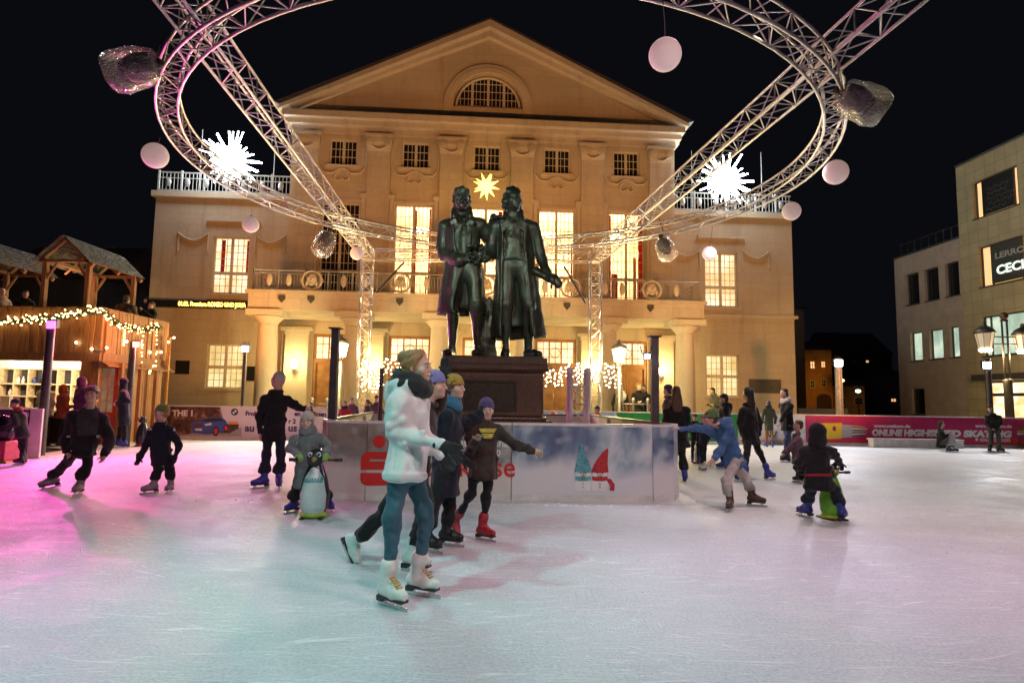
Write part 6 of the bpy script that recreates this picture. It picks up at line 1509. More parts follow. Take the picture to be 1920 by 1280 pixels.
    if gloves:
        for i,k in enumerate('LR'):
            e,w=J['arm'+k]; d=nz(w-e); g=SD(); pn=J.get('palm'+k,nz(sf*.3-slat*(1 if k=='L' else -1))); add_hand(g,w,d,pn,s*1.02,hc[i],1 if k=='L' else -1); g.cap(w-d*.03*s,w+d*.03*s,.036*s,k=.01); g.build('glove',gloves,root,min(fine,.009))
    # --- skates or shoes
    for k in 'LR':
        kn,an,fd=J['leg'+k]; u=nz(kn-an); fd=nz(fd); up=nz(V3(0,0,1)-fd*fd[2]) if abs(fd[2])<.9 else u
        sd_=np.cross(fd,up); g=SD()
        g.chain([an-fd*.05*s-up*.062*s,an+fd*.07*s-up*.066*s,an+fd*.15*s-up*.072*s],[.042*s,.045*s,.036*s],k=.03*s)
        g.cap(an-up*.03*s-fd*.01*s,an+u*.10*s-fd*.005*s,.05*s,.055*s,k=.03*s); g.cap(an+u*.085*s,an+u*.105*s,.06*s,k=.01*s)
        for i in range(5): p=an+fd*(.035+.018*i)*s+up*(.015-.014*i)*s; g.cap(p-sd_*.026*s,p+sd_*.026*s,.008*s,k=.006*s)
        bm=BT[boots] if not isinstance(boots,dict) else BT[boots[k]]
        bo=g.build('skate' if skates else 'shoe',bm,root,max(.008,min(res,.012)),seed=seed)
        if lace:
            m=MB()
            for i in range(5):
                p=an+fd*(.04+.019*i)*s+up*(.026-.013*i)*s; m.tube([p-sd_*.026*s,p+up*.006*s+fd*.006*s,p+sd_*.026*s],.0065*s,5)
            m.build('laces',lace,bo,True,world=True)
        m=MB(); so=an+fd*.045*s-up*.108*s; m.obox(so,fd*.125*s,sd_*.034*s,up*.009*s); m.obox(an-fd*.055*s-up*.125*s,fd*.03*s,sd_*.028*s,up*(.012 if skates else .006)*s); m.build('sole',BT['shoe'],bo,world=True)
        if skates:
            m=MB(); m.obox(an+fd*.05*s-up*.158*s,fd*.145*s,sd_*.004*s,up*.012*s)
            for o in (-.04,.12): m.obox(an+fd*o*s-up*.135*s,fd*.022*s,sd_*.008*s,up*.022*s)
            m.build('blade',M_steel,bo,world=True)
    return root
HANK=.170
def fdir(a,p=0): return V3(math.sin(R(a))*math.cos(R(p)),-math.cos(R(a))*math.cos(R(p)),math.sin(R(p)))
def pose(Y,f,s,head,sh,hip,aL,aR,lL,lR,floor=0.,hank=HANK,**k):
    """joints from photo pixels; (x,y[,depth offset]); legs (knee),(ankle|ground),toe angle[,pitch,'air']"""
    def p(t,d=0.): return at(t[0],t[1],Y+(t[2] if len(t)>2 else d))
    lat=V3(math.cos(R(f)),math.sin(R(f)),0)
    J=dict(head=p(head),sh=p(sh),hip=p(hip),floor=floor)
    for n,a,sg in (('L',aL,1),('R',aR,-1)): J['arm'+n]=(p(a[0],sg*lat[1]*.2*s),p(a[1],sg*lat[1]*.2*s))
    for n,l,sg in (('L',lL,1),('R',lR,-1)):
        kn,an,ang=l[:3]; pit=l[3] if len(l)>3 else 0
        A_=ground(an[0],an[1],floor+hank*s) if len(l)<5 else p(an,sg*lat[1]*.1*s)
        K=at(kn[0],kn[1],(Y+sg*lat[1]*.09*s+A_[1])/2+(kn[2] if len(kn)>2 else 0)); J['leg'+n]=(K,A_,fdir(ang,pit))
    J.update(k); return J
def stand(px,py,Y,f,z0=0.,arms='down',lean=0.,H=None,skates=True,kneeb=0.):
    c=at(px,py,Y); s=(c[2]-z0)/(1.625+(.06 if skates else 0.)); fw=fdir(f); lat=V3(math.cos(R(f)),math.sin(R(f)),0); u=nz(V3(0,0,1)+fw*lean)
    hk=(.17 if skates else .115)*s; hip=V3(c[0],c[1],z0+hk+.80*s)-fw*lean*.6*s; sh=c-u*.235*s-fw*.02*s
    J=dict(head=c,sh=sh,hip=hip,floor=z0)
    for n,sg in (('L',1),('R',-1)):
        so=sh+lat*sg*.18*s
        if arms=='down': e=so+lat*sg*.07*s-u*.28*s-fw*.02*s; w=e+fw*.08*s-u*.22*s
        elif arms=='front': e=so+lat*sg*.05*s-u*.27*s; w=e+fw*.22*s-lat*sg*.06*s+u*.02*s
        elif arms=='phone': e=so+lat*sg*.06*s-u*.2*s+fw*.14*s; w=so+fw*.33*s-lat*sg*.13*s+u*.04*s
        elif arms=='rail': e=so+lat*sg*.08*s-u*.25*s+fw*.05*s; w=e+fw*.24*s-u*.02*s-lat*sg*.1*s
        J['arm'+n]=(e,w); an=V3(hip[0],hip[1],z0+hk)+lat*sg*.1*s+fw*(.06*sg*s); J['leg'+n]=((hip+lat*sg*.09*s+an)/2+fw*.03*s,an,fdir(f+sg*12))
    return J,s
C_=cloth
CL=dict(black=C_('black_cloth',(.014,.014,.015)),blk2=C_('charcoal_cloth',(.030,.028,.027)),navy=C_('navy_cloth',(.016,.02,.035)),white=C_('white_hoodie_cloth',(.70,.70,.69),var=.06),teal=C_('teal_denim',(.05,.12,.16)),brown=C_('dark_brown_cloth',(.045,.028,.022)),dnavy=C_('blue_black_cloth',(.012,.016,.026)),grey=C_('grey_snowsuit',(.16,.17,.175)),blue=C_('blue_hoodie_cloth',(.06,.14,.30)),lgrey=C_('light_grey_sweat',(.42,.39,.37)),puffy=C_('black_quilted',(.02,.018,.02)),jean=C_('blue_jeans',(.06,.08,.16)),olive=C_('olive_cloth',(.05,.055,.03)),tan=C_('tan_trousers',(.25,.12,.045)),red=C_('crimson_cloth',(.30,.02,.035)),purple=C_('purple_cloth',(.12,.02,.13)),cream=C_('cream_quilted',(.62,.56,.46),var=.15),mauve=C_('mauve_cloth',(.14,.07,.10)),orange=C_('orange_red_cloth',(.65,.08,.03)),rust=C_('rust_cloth',(.30,.06,.03)),lav=C_('lavender_cloth',(.25,.22,.5)),fur=C_('brown_fur',(.12,.08,.05),wr=1.),wfur=C_('pale_fur',(.6,.57,.53),wr=1.),dgrn=C_('grey_green_cloth',(.1,.1,.075)))
KN=dict(green=knit('knit_green',(.14,.30,.05)),gstripe=knit('knit_green_striped',(.12,.36,.07),(.03,.10,.03)),cream=knit('knit_cream',(.68,.62,.54)),pink=knit('knit_pink',(.65,.35,.33)),mustard=knit('knit_mustard',(.55,.33,.03)),purple=knit('knit_purple',(.09,.05,.20)),lav=knit('knit_lavender',(.30,.27,.62)),black=knit('knit_black',(.015,.014,.016)),red=knit('knit_red',(.5,.02,.03)),rstripe=knit('knit_red_white',(.6,.5,.5),(.4,.03,.06)),lime=knit('knit_lime',(.28,.5,.10)))
# 1 white-hooded skater in front
J=pose(4.35,72,.985,(782,688),(768,752,.03),(762,872),((792,812,.12),(826,850,.10)),((744,812,-.12),(826,834,-.2)),((800,975),(783,1070),66),((735,975),(728,1088),52))
person('woman in white hoodie, black scarf and teal jeans gliding past closest to the viewer',72,.985,J,CL['white'],CL['teal'],'white',0,hair=HBL,hstyle='bun',scarf=KN['black'],scarfk=1.28,hood='down',hem=.10,bulk=1.06,gloves=KN['black'],hdir=78,seed=11,legb=.93,lace=simple('yellow_laces',(.65,.42,.12),.7))
# 2 lavender beanie, white skates, kicking back
J=pose(5.3,75,.97,(815,722),(795,778),(778,880),((828,745,.1),(832,702,.08)),((800,830),(836,850)),((800,950,-.1),(772,1032),70),((728,952,-.05),(668,1012,.1),60,-58,'air'),hank=HANK)
person('person in lavender beanie, one white skate kicked up, behind the white hoodie',75,.97,J,CL['brown'],CL['black'],'white',1,hair=HB,hat='beanie',hatm=KN['lav'],seed=21,gloves=KN['black'],hdir=85,hem=.12)
# 3 mustard beanie
J=pose(5.95,80,.95,(852,726),(843,778),(836,888),((872,800,.2),(900,775,.25)),((835,835,-.1),(868,860,-.2)),((842,945),(838,990),70),((812,945),(800,1000),60))
person('skater in mustard beanie and blue scarf with an arm round the boy beside',80,.95,J,CL['dnavy'],CL['black'],'black',1,hair=HB,hstyle='long',hat='beanie',hatm=KN['mustard'],scarf=knit('knit_blue',(.04,.2,.36)),seed=31,hem=.2,bulk=1.08,gloves=KN['black'],hdir=72)
# 4 purple beanie boy
J=pose(6.25,18,.86,(912,768),(910,806),(905,880),((968,834,-.08),(1000,845,-.2)),((880,850,-.05),(893,826,-.22)),((912,932),(905,984),55),((882,928,-.05),(856,972,.28),30,-50,'air'),palmR=V3(.2,-1,.1))
bd=person('boy in purple beanie and brown sweatshirt with yellow chest print',18,.86,J,CL['brown'],CL['black'],'red',1,hs=1.04,hair=HB,hat='beanie',hatm=KN['purple'],seed=41,hem=.1,collar=False,legb=.85,hdir=10)
# 5 boy in black on the left
J=pose(8.85,10,1.0,(172,739),(166,782),(154,842),((207,822,.05),(196,852,-.12)),((120,826,.02),(127,846,-.1)),((164,872),(150,903),12),((124,868),(98,893),-48,-10),palmR=V3(0,-1,0),palmL=V3(0,-1,0))
bl=person('boy with brown fringe and wide black jacket leaning into a turn at left',10,1.0,J,CL['black'],CL['black'],'grey',0,hair=HB,hstyle='fringe',seed=51,bulk=1.14,hem=.08,sleeve=1.12,hdir=15,hup=(.05,0,1))
# 6 boy in green beanie
J=pose(9.1,5,.86,(303,773),(301,806),(303,856),((336,834),(328,860,-.1)),((275,834),(262,858,-.15)),((319,880),(320,903),8),((297,880),(287,905),-42),palmR=V3(.3,-1,0))
gb=person('boy in plain green beanie and dark jacket with pale sleeve bands, looking left',5,.86,J,CL['dnavy'],CL['black'],'grey',0,hs=1.06,hair=HBL,hat='beanie',hatm=KN['green'],seed=61,bulk=1.03,hem=.14,gloves=CL['black'],hdir=-55)
# 7 man in the black coat
J=pose(9.8,8,1.03,(521,712),(517,748),(514,806),((560,764,.05),(583,772,-.1)),((486,780),(488,810,-.05)),((527,850),(523,893),25),((500,850),(494,893),-50),palmL=V3(0,0,-1))
person('grey-haired man in a black coat, hand reaching to the child with the penguin',8,1.03,J,CL['black'],CL['navy'],'blue',1,hair=HG,hstyle='short',seed=71,hem=.16,bulk=1.02,hdir=-38,legb=1.02)
# 8 child pushing the penguin
J=pose(7.45,5,.83,(576,790),(578,822),(576,888),((614,838,-.05),(611,853,-.32)),((543,840,-.05),(560,853,-.32)),((602,915),(617,936),35),((556,915),(552,938),-25),palmL=V3(0,-.3,-1),palmR=V3(0,-.3,-1))
person('small child in cream bobble hat holding the penguin sled\'s handles',5,.83,J,CL['grey'],CL['black'],'blue',0,hs=1.12,hair=HBL,hat='bobble',hatm=KN['cream'],seed=81,bulk=1.1,hem=.2,gloves=KN['lime'],scarf=CL['grey'],extra=dict(bob=KN['pink'],flaps=1),hc=(1.3,1.3),flare=.02)
# 9 boy in blue hoodie holding on to the barrier
J=pose(8.75,-72,.93,(1330,786),(1356,806),(1376,862),((1354,840,-.2),(1340,858,-.28)),((1318,804,-.1),(1278,803,-.05)),((1362,900,-.1),(1369,934),-30),((1396,892,.05),(1412,926),62),palmR=V3(0,0,-1))
person('boy in green striped beanie and blue hoodie holding on to the enclosure',-72,.93,J,CL['blue'],CL['lgrey'],'brown',1,hs=1.02,hair=HB,hat='slouch',hatm=KN['gstripe'],seed=91,hem=.1,hood='down',hdir=-80,hup=(-.35,0,1),bulk=1.05)
# 10 child with the green sled, seen from behind
J=pose(7.55,186,.9,(1530,812),(1531,846),(1534,898),((1498,866),(1502,884,.18)),((1566,852,.05),(1574,868,.25)),((1520,922),(1513,946),200),((1566,918),(1579,952),140),palmR=V3(0,0,-1),palmL=V3(0,0,-1))
sk=person('child in black hooded coat and blue skates, seen from behind with the green sled',186,.9,J,CL['black'],CL['navy'],'blue',0,hs=1.05,hat='hood',hatm=CL['black'],seed=101,bulk=1.15,hem=.13,gloves=CL['black'],hc=(1.2,1.2))
# 11 crouching child behind it
J=pose(11.3,-100,.72,(1496,797),(1494,822),(1496,860),((1484,836),(1470,846)),((1486,838),(1472,848)),((1492,876),(1499,890),-90),((1494,874),(1507,889),-100))
person('brown-haired child in mauve jacket bending forward, half hidden by the black hooded child',-100,.72,J,CL['mauve'],CL['navy'],'black',1,hs=1.1,hair=HB,seed=111,bulk=1.1)
# 12 woman with the fur hood
J=pose(11.5,172,1.0,(1268,736),(1268,770),(1272,822),((1250,796),(1262,812,.2)),((1290,796),(1284,812,.2)),((1264,850),(1262,888),170),((1279,848),(1284,886),160))
person('woman with long brown hair and fur-trimmed black coat, seen from behind beside the enclosure',172,1.0,J,CL['black'],CL['black'],'blue',0,hair=HB,hstyle='long',seed=121,hem=.16,bulk=1.12,scarf=CL['fur'])
# 13 woman with long dark hair
J=pose(11.7,-148,1.0,(1402,738),(1404,768),(1408,820),((1388,792),(1390,812,.05)),((1424,792),(1420,815)),((1400,850),(1397,886),-110),((1424,848),(1440,882),115))
person('woman with long dark hair, quilted black jacket and black leggings striding away',-148,1.0,J,CL['puffy'],CL['black'],'blue',0,hair=HD_,hstyle='long',seed=131,hem=.12,bulk=1.08,legb=.9)
# 14 jeans walker
J=pose(15.4,-70,1.0,(1470,737),(1474,760),(1476,798),((1470,776,-.2),(1464,790,-.25)),((1480,776),(1474,792)),((1474,826),(1475,853),-80),((1480,824),(1476,850),-90))
person('person in black jacket and blue jeans standing side-on near the white barrier panel',-70,1.0,J,CL['black'],CL['jean'],'black',0,hair=HD_,seed=141,scarf=CL['wfur'])
# others, by head position
def st(label,px,py,Y,f,top,legs,boots='black',z0=0.,arms='down',lean=0.,skates=True,**k):
    J,s=stand(px,py,Y,f,z0,arms,lean,skates=skates); return person(label,f,s,J,top,legs,boots,skates=skates,**k)
st('child in olive coat and tan trousers seen from behind at the white barrier panel',1441,757,20.6,175,CL['olive'],CL['tan'],'blue',hat='beanie',hatm=KN['purple'],hair=HB,scarf=CL['navy'],hem=.3,seed=151,hs=1.05)
st('person in black beanie and black jacket, behind the boy in the blue hoodie',1357,748,13.6,-100,CL['black'],CL['navy'],'blue',hat='beanie',hatm=KN['black'],hair=HD_,hood='down',seed=161,bulk=1.1,arms='front')
st('woman in mauve coat and purple hat, half hidden by the fur-hooded woman',1252,732,13.4,-120,CL['mauve'],CL['black'],'blue',hat='beanie',hatm=KN['purple'],hair=HB,seed=171,hem=.3)
st('toddler in red hat behind the white-bellied penguin sled in the distance',1303,783,14.6,0,CL['black'],CL['navy'],'blue',hat='beanie',hatm=KN['red'],hs=1.15,seed=181,arms='front')
st('child in red and white striped hat beyond the boy in blue',1318,786,13.2,-60,CL['navy'],CL['navy'],'white',hat='beanie',hatm=KN['rstripe'],hs=1.1,seed=191)
J=pose(21.1,-12,.96,(1856,766),(1862,781),(1864,804),((1876,794),(1866,803,-.15)),((1850,794),(1860,803,-.15)),((1873,822),(1873,838),15),((1858,822),(1856,838),-50))
person('person in black jacket with hands clasped, standing by the crimson barrier at far right',-12,.96,J,CL['black'],CL['black'],'black',1,hat='beanie',hatm=KN['black'],seed=201,bulk=1.15,hdir=-45)
J=pose(21.55,62,.95,(1765,795),(1764,811),(1764,832),((1773,822,-.1),(1779,813,-.15)),((1772,824,-.2),(1777,815,-.25)),((1787,820),(1785,838),60),((1785,821),(1779,838),50))
person('person in black sitting on the low white bench by the crimson barrier',62,.95,J,CL['black'],CL['black'],'black',1,hair=HD_,hstyle='long',seed=211,bulk=1.1)
# people at the left
J=pose(16.4,-62,1.0,(229,717),(232,737),(233,775),((240,752),(224,752)),((230,754,-.1),(218,756,-.2)),((234,802),(233,827),-50),((226,803),(222,826),-60))
person('person in dark navy hooded parka and blue skates standing at the hut\'s red door',-62,1.0,J,CL['navy'],CL['black'],'blue',1,hat='hood',hatm=CL['navy'],seed=221,hem=.3,bulk=1.1)
J=pose(12.4,-95,.74,(28,757),(36,778),(42,812),((30,795),(14,800)),((32,795,-.1),(12,800,-.15)),((40,836),(45,856),-80),((44,836),(40,858),-70))
person('child in black with a dark hat pushing the pink box sled at the left edge',-95,.74,J,CL['blk2'],CL['black'],'black',1,hs=1.1,hat='beanie',hatm=KN['black'],scarf=KN['red'],seed=231,bulk=1.15,gloves=CL['black'])
st('customer in cream quilted jacket and fur hat at the hut counter',89,722,17.0,170,CL['cream'],CL['black'],'shoe',skates=False,hat='beanie',hatm=CL['wfur'],hair=HBL,bulk=1.25,seed=241,arms='front')
st('customer in rust-red jacket at the hut counter between cream and purple jackets',121,729,16.9,150,CL['rust'],CL['black'],'shoe',skates=False,hat='hood',hatm=CL['rust'],bulk=1.15,seed=251,arms='front')
st('customer in purple jacket at the hut counter beside the corner post',156,715,16.85,150,CL['purple'],CL['black'],'shoe',skates=False,hat='hood',hatm=CL['purple'],bulk=1.15,seed=261,arms='front')
zf=hz0+.12
for lab,px,py,Y,f,top,k in (('dark-haired person in black on the hut balcony under the left canopy',48,552,17.9,40,CL['black'],dict(hair=HD_)),
  ('pale-haired person in light fur at the far left of the hut balcony',4,548,17.8,60,CL['wfur'],dict(hair=HG,hstyle='long')),
  ('person in bulky dark fur coat, back turned, on the hut balcony corner',238,562,19.0,190,CL['fur'],dict(hair=HD_,bulk=1.4,hat='beanie',hatm=CL['fur'])),
  ('person photographing from the right end of the hut balcony',284,573,19.95,-20,CL['black'],dict(hair=HB,arms='phone'))):
    a_=k.pop('arms','rail'); J,s=stand(px,py,Y,f,zf,a_,skates=False); s0=min(s,.98)
    person(label=lab,f=f,s=s,J=J,top=top,legs=CL['black'],boots='shoe',skates=False,seed=int(px)+300,**k)
# people behind the enclosure and at the portico
for lab,px,py,Y,f,top,k in (('child in crimson jacket smiling behind the enclosure\'s left wall',646,757,17.2,-15,CL['red'],dict(hair=HB,scarf=CL['navy'],skin=1)),
  ('child in lavender hat next to the crimson jacket',660,752,17.9,10,CL['mauve'],dict(hat='beanie',hatm=KN['lav'],hair=HBL)),
  ('brown-haired person in dark brown jacket facing the crimson-jacketed child',688,755,17.3,-65,CL['brown'],dict(hair=HB,hstyle='tail',arms='front')),
  ('child in red santa-like hat behind the thin dark post',706,748,18.2,0,CL['mauve'],dict(hat='bobble',hatm=KN['red'],extra=dict(bob=KN['cream']))),
  ('child in orange-red jacket behind the white truss stub',1119,768,17.3,-70,CL['orange'],dict(hair=HBL,hat='beanie',hatm=CL['dgrn'],hs=1.15)),
  ('child in pale pink seen between pedestal and white truss stub',1062,772,17.6,80,KN['pink'],dict(hat='beanie',hatm=KN['pink'],hs=1.15)),
  ('dark-haired child behind the child in cream bobble hat, at the pink barrier',582,757,20.3,-60,CL['brown'],dict(hair=HB))):
    a_=k.pop('arms','down'); J,s=stand(px,py,Y,f,0,a_); person(lab,f,s,J,top,CL['navy'],'black',seed=int(px),**k)
for lab,px,py,Y,f,top,k in (('visitor in black at the theatre doors beside the right dark post',1198,725,24.4,20,CL['black'],dict(hair=HBL,arms='front')),
  ('second visitor in black behind the first at the theatre doors',1207,728,24.9,-30,CL['black'],dict(hair=HD_)),
  ('visitor carrying a round white bag near the right lantern',1164,727,24.3,0,CL['blk2'],dict(hair=HD_)),
  ('visitor in grey jacket bent over a phone by the right wing\'s lit window',1335,733,25.2,-70,CL['dgrn'],dict(hair=HD_,arms='front',lean=.3))):
    a_=k.pop('arms','down'); ln=k.pop('lean',0.); J,s=stand(px,py,Y,f,0,a_,ln,skates=False); person(lab,f,s,J,top,CL['black'],'shoe',skates=False,seed=int(px),**k)
t=thing('round_bag','round white bag hanging in front of the visitor near the right lantern','bag',at(1165,742,24.0)); m=MB(); m.ball((0,0,0),.2,16,10,(1,.4,1.1)); m.build('bag_body',M_white,t,True); m=MB(); m.tube([(-.15,0,.15),(-.1,.05,.4),(.1,.05,.4),(.15,0,.15)],.015,5); m.build('strap',M_wire,t)
# ---------------------------------------------------------------- details worn by the near skaters
def patch(parent,name,mat,c,x,z,pts,off=.0):     # small flat print floating 3 mm off cloth
    v=[c+x*a+z*b for a,b in pts]; return mkobj(name,v,[tuple(range(len(v)))],mat,parent,world=True)
from mathutils.bvhtree import BVHTree
def castprint(parent,name,mat,tgt,x0,y0,x1,y1,fn,n=20,off=.005):
    o_=np.array(wm(tgt))[:3,3]; bv=BVHTree.FromPolygons([tuple(np.array(v.co)+o_) for v in tgt.data.vertices],[tuple(p.vertices) for p in tgt.data.polygons])
    v=[];ok=[];f=[]
    for i in range(n+1):
        for j in range(n+1):
            d=nz(ray(x0+(x1-x0)*i/n,y0+(y1-y0)*j/n)); h=bv.ray_cast(Vector(CAMP),Vector(d)); ok.append(h[0] is not None); v.append(np.array(h[0])-d*off if h[0] is not None else CAMP)
    for i in range(n):
        for j in range(n):
            a=i*(n+1)+j; q=(a,a+1,a+n+2,a+n+1)
            if fn((i+.5)/n,(j+.5)/n) and all(ok[k] for k in q): f.append(q)
    us=sorted({k for q in f for k in q}); mp={k:i for i,k in enumerate(us)}
    return mkobj(name,[v[k] for k in us],[tuple(mp[k] for k in q) for q in f],mat,parent,True,world=True)
def child(r,n): return [c for c in r.children if c.name.split('.')[0]==n][0]
M_yp=simple('yellow_chest_print',(.42,.34,.05),.7); jd=child(bd,'jacket')
castprint(bd,'chest_print',M_yp,jd,898,803,931,822,lambda u,v: abs(u-.5)<.5-.28*v and not (.42<v<.5) and not(.66<v<.72 and u<.6))
castprint(bl,'sweater_front',C_('dark_grey_jersey',(.045,.045,.045)),child(bl,'jacket'),143,762,186,816,lambda u,v: abs(u-.5)<.5-.12*abs(v-.5),24)
for px_ in (128,184): castprint(bl,'zip_tag',simple('pale_tag',(.6,.6,.6),.4),child(bl,'jacket'),px_-3,816,px_+4,820,lambda u,v:True,3)
M_band=simple('pale_band',(.5,.5,.5),.5)
castprint(gb,'sleeve_band',M_band,child(gb,'jacket'),273,800,285,807,lambda u,v: abs(v-.55)<.3,8); castprint(gb,'sleeve_band',M_band,child(gb,'jacket'),325,797,341,808,lambda u,v: abs(v-(.8-.6*u))<.22,12)
castprint(sk,'hem_band',CL['red'],child(sk,'jacket'),1500,886,1570,893,lambda u,v: abs(v-(.55))<.35,24)
# ================================================================ penguin pushing sleds
def sled(label,px,py_top,py_base,Y,f,shell,belly,head,base,group='animal-shaped pushing sleds',print_=None,beakm=None):
    b=ground(px,py_base); top=at(px,py_top,b[1]); H=top[2]; fw=fdir(f); lat=V3(math.cos(R(f)),math.sin(R(f)),0); k=H/1.0; o=b
    t=thing('pushing_sled',label,'skating aid',(b[0],b[1],0),group=group); Z=V3(0,0,1)
    s=SD(); s.loft(o,o+Z*.78*k,[(.06,.15*k,.13*k),(.2,.20*k,.165*k),(.45,.215*k,.18*k),(.75,.165*k,.14*k),(1,.09*k,.08*k)],lat,rd=.03*k,k=.03*k); s.build('body',shell,t,.010)
    s=SD(); s.loft(o+fw*.055*k,o+fw*.045*k+Z*.76*k,[(.07,.135*k,.115*k),(.2,.178*k,.15*k),(.45,.19*k,.16*k),(.75,.142*k,.118*k),(.97,.06*k,.05*k)],lat,rd=.03*k,k=.02); s.build('belly',belly,t,.010)
    s=SD(); hc=o+Z*.86*k+fw*.03*k; s.ell(hc,V3(.125,.125,.12)*k,k=.02); s.cap(hc-Z*.05*k,o+Z*.74*k,.085*k,.09*k,k=.04*k); h=s.build('head',head,t,.009)
    m=MB(); bk=hc+fw*.11*k-Z*.02*k; m.v=[]; s=SD(); s.cap(bk,bk+fw*.06*k-Z*.02*k,.045*k,.02*k); s.build('beak',beakm or simple('beak_olive',(.28,.18,.05),.5),h,.007)
    for e in (-1,1):
        c=hc+fw*.098*k+lat*e*.06*k+Z*.045*k
        for r_,d_,mm,nm in ((.036,.0,M_wh,'eye_ring'),(.021,.012,M_blk,'pupil')):
            m=MB(); m.ball((0,0,0),1,12,8); ob=m.build('eye' if nm=='eye_ring' else 'pupil',mm,h if nm=='eye_ring' else h,True)
            M=np.array([lat*r_*k,fw*.022*k,Z*r_*k]).T; cc=c+fw*d_*k-np.array(t.location)
            for v in ob.data.vertices: v.co=Vector(M@np.array(v.co)+cc)
    m=MB(); hb=hc-Z*.04*k; m.tube([hb-lat*.36*k-fw*.02*k,hb-lat*.2*k-fw*.0*k,hb,hb+lat*.2*k,hb+lat*.36*k-fw*.02*k],.018*k,8); m.build('handle',M_head,t,True,world=True)
    for e in (-1,1):
        m=MB(); m.tube([hb+e*lat*.27*k-fw*.01*k,hb+e*lat*.38*k-fw*.02*k],.026*k,8); m.build('grip',M_head,t,True,world=True)
    m=SD(); m.loft(o+Z*.012,o+Z*.09*k,[(0,.19*k,.19*k),(.6,.20*k,.20*k),(1,.17*k,.16*k)],lat,rd=.02*k); m.build('base',base,t,.009)
    m=MB()
    for e in (-1,1): m.obox(o+lat*e*.13*k+Z*.010,fw*.22*k,lat*.03*k,Z*.009)
    m.build('runner',M_head,t,world=True)
    return t
M_pblk=simple('penguin_black',(.02,.022,.03),.25); M_pwh=simple('penguin_white',(.62,.70,.70),.3,var=.05); M_lime=simple('sled_lime_base',(.42,.50,.06),.35); M_grnp=simple('sled_green',(.16,.48,.03),.35); M_orb=simple('sled_orange',(.7,.28,.03),.4)
sl=sled('white-bellied penguin sled with lime base, pushed by the child in cream bobble hat',588,838,969,7.05,6,M_pblk,M_pwh,M_pblk,M_lime)
be=child(sl,'belly'); M_tp=simple('teal_print',(.03,.32,.32),.4)
import itertools as _it
castprint(sl,'belly_print',M_tp,be,570,893,606,905,lambda u,v:(abs(v-.8)<.1) or ((int(u*22)%3!=2) and .25<v<.62 and not(.38<v<.5 and int(u*11)%2)) or (u>.9 and v<.62),40)
sled('lime green animal sled in front of the black-hooded child',1560,866,972,7.95,10,M_grnp,M_grnp,M_pblk,M_lime,beakm=M_lime)
sled('distant white-bellied penguin sled with orange feet by the red-hatted toddler',1311,812,868,14.3,-25,M_pblk,M_white,M_pblk,M_orb)
sled('dark penguin sled lit red, standing by the blue mountain panel',266,778,836,17.2,-50,M_pblk,M_pblk,M_pblk,simple('sled_red',(.5,.04,.03),.4),beakm=simple('beak_red',(.6,.08,.03),.4))
# pink box sled at the left edge
b=ground(10,866); t=thing('pushing_sled','pink box sled with shiny black top at the left edge','skating aid',(b[0],b[1],0)); k=b[1]/1160
q=lambda x,y:at(x,y,b[1])
x0,x1=q(-14,850)[0],q(23,850)[0]; z0,z1=q(10,862)[2],q(10,826)[2]
m=MB(); m.box(x0,x1,b[1]-.2,b[1]+.25,z0,z1); bevel(m.build('box',simple('sled_pink',(.6,.06,.14),.4),t,world=True),.02)
s=SD(); s.ell(q(10,806),V3(.2,.2,.24)); s.ell(q(8,790),V3(.14,.14,.14),k=.05); s.build('black_top',simple('shiny_black',(.015,.014,.016),.12),t,.012)
m=MB(); m.box(x0,x1+.06,b[1]-.22,b[1]+.27,.0,z0); m.build('runner_base',simple('sled_amber',(.5,.28,.05),.5),t,world=True)
M=frameM(V3(x0+.05,b[1]-.204,z1-.12),V3(1,0,0),V3(0,0,1),V3(0,-1,0))
# ================================================================ lights
WARM=(1,.62,.28); ORNG=(1,.40,.095)
for u in (-7.5,7.5): lamp('SPOT','facade_floodlight',tw(u,-13,3.4),2700,ORNG,tw(u*.45,0,10.5),.3,85,.9)
lamp('SPOT','facade_floodlight',tw(0,-12,4.0),1900,ORNG,tw(0,0,10.5),.3,70,.9)
for u in (-8.25,-4.96,0,4.96,8.15): lamp('POINT','portico_lamp',tw(u,-.75,2.9),170,(1,.76,.3),size=.15)
lamp('POINT','star_light',tw(-.05,-1.6,10.75),160,(1,.6,.12),size=.3)
for c in STAR: lamp('POINT','star_light',c+V3(0,-1.6,.2),800,(.8,.92,1),size=.6)
for c in LANP: lamp('POINT','lantern_light',c+V3(0,-.3,-.2),1500,(1,.80,.36),size=.2)
for q in DL: lamp('POINT','lantern_light',q+V3(0,0,-.9),260,(1,.7,.35),size=.15)
lamp('POINT','serving_light',HUTL,160,(1,.82,.6),size=.1)
for k in range(3): lamp('POINT','serving_light',V3(-17.5+2.4*k,FY+.8,hz0-.3),80,(1,.82,.6),size=.1)
lamp('POINT','fairy_glow',V3(HX+.5,HY-.5,hz0+.8),60,(1,.5,.15),size=.4); lamp('POINT','fairy_glow',V3(HX-4.5,HY-.6,hz0+.8),60,(1,.5,.15),size=.4)
lamp('POINT','terrace_glow',V3(HX-2.2,HY+1.6,hz1+.9),35,(1,.45,.2),size=.2)
MAG=(1,.05,.58)
lamp('SPOT','magenta_flood',c_mag+V3(.05,-.1,0),1300,MAG,(-5,9.5,0),.06,125,.7)
lamp('SPOT','red_flood',c_red+V3(0,-.1,0),420,(1,.1,.22),(-8,12,0),.06,125,.6)
lamp('POINT','red_spill',c_red+V3(.05,.25,-.1),60,(1,.08,.06),size=.05)
lamp('SPOT','violet_flood',c_vio+V3(0,-.1,0),750,(1,.72,.92),(-4,12,0),.08,120,.6)
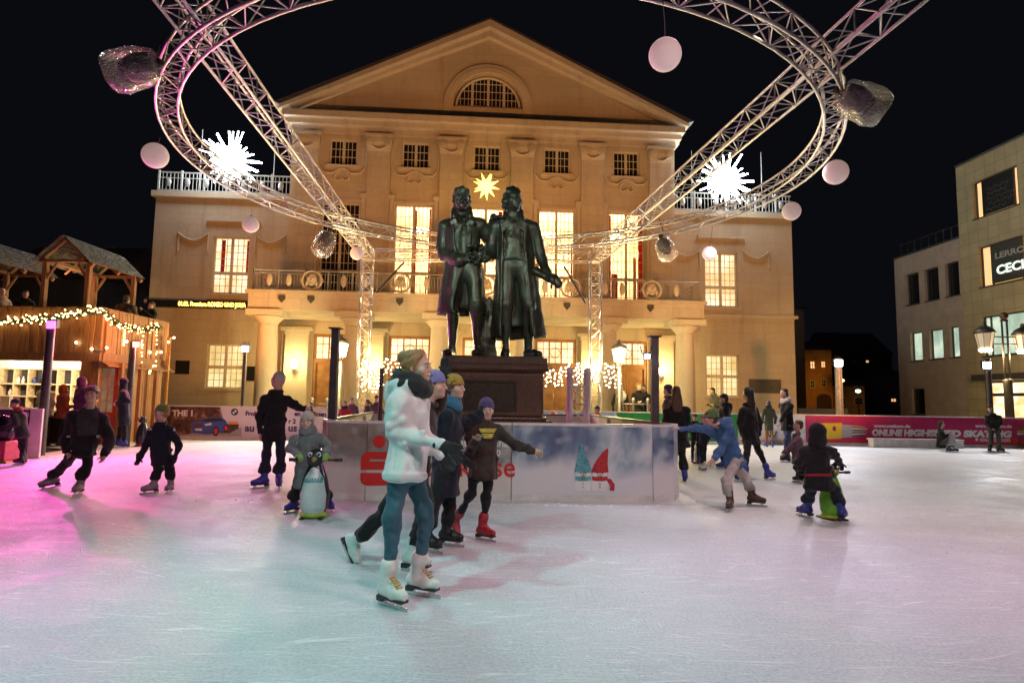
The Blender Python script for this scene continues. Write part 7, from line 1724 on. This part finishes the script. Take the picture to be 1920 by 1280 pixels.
lamp('SPOT','white_flood',c_r1+V3(0,-.1,0),750,(.85,.88,1),(6,10,0),.08,120,.6)
lamp('SPOT','white_flood',c_r2+V3(0,-.1,0),650,(.85,.88,1),(9,11,0),.08,120,.6)
lamp('SPOT','white_flood',c_en+V3(0,-.1,0),90,(.85,.9,1),(0,4,0),.04,120,.6)
lamp('SPOT','ochre_street_light',at(1579,713,57.5),200,(1,.42,.08),at(1545,740,62),.1,120,.8)
# stage lights on the beams above the viewer and round the ring
def onbeam(a,d,Y): return a+d*((Y-a[1])/d[1])+V3(0,0,-.35)
bL0=onbeam(aL,dL,.6); bR0=onbeam(aR,dR,.6)
lamp('SPOT','stage_spot',bL0,1000,(.24,1,.90),(-1.5,3.6,.3),.14,66,.95)
lamp('SPOT','stage_spot',bR0,900,(1,.60,.64),(.9,7.5,.6),.14,90,.95)
lamp('SPOT','stage_spot',(bL0+bR0)/2,640,(1,.76,.74),(-.6,7.5,.6),.14,80,.95)
for ang,c_,e,aim,sp in ((250,(.26,1,.93),330,(-1.3,2.6,0),85),(292,(.72,.42,1),420,(3.4,2.6,0),85),(228,(1,.50,.80),300,(-4,6.2,0),66),(312,(1,.64,.68),430,(3.6,6.2,0),95),(203,(1,.16,.64),430,(-7,9,0),72),(348,(1,.88,.9),560,(6.5,10,0),100),(20,(1,.82,.92),950,(9,19,0),100),(160,(1,.55,.82),620,(-6.5,15,0),100)):
    p_=RC+V3((RR-.5)*math.cos(R(ang)),(RR-.5)*math.sin(R(ang)),-.4); lamp('SPOT','stage_spot',p_,e,c_,aim,.32,sp,.95)
lamp('SPOT','stage_spot_statue',RC+V3(-2.4,-5.6,-.1),900,(.88,1,.9),(-.3,13.3,4.8),.25,36,.6)
lamp('SPOT','stage_spot_statue',RC+V3(3.4,-5.1,-.1),260,(1,.85,.65),(-.3,13.3,4.4),.25,36,.6)
for u,v,e in ((-9.4,-7.5,1500),(13.2,-11,2500)): lamp('SPOT','wing_floodlight',tw(u,v,2.2),e,ORNG,tw(math.copysign(12,u),0,6.8),.3,90,.9)
for u in (-6.6,-3.3,0,3.3,6.6): lamp('POINT','hall_light',tw(u,3.0,8.9),620,(1,.80,.55),size=.25)
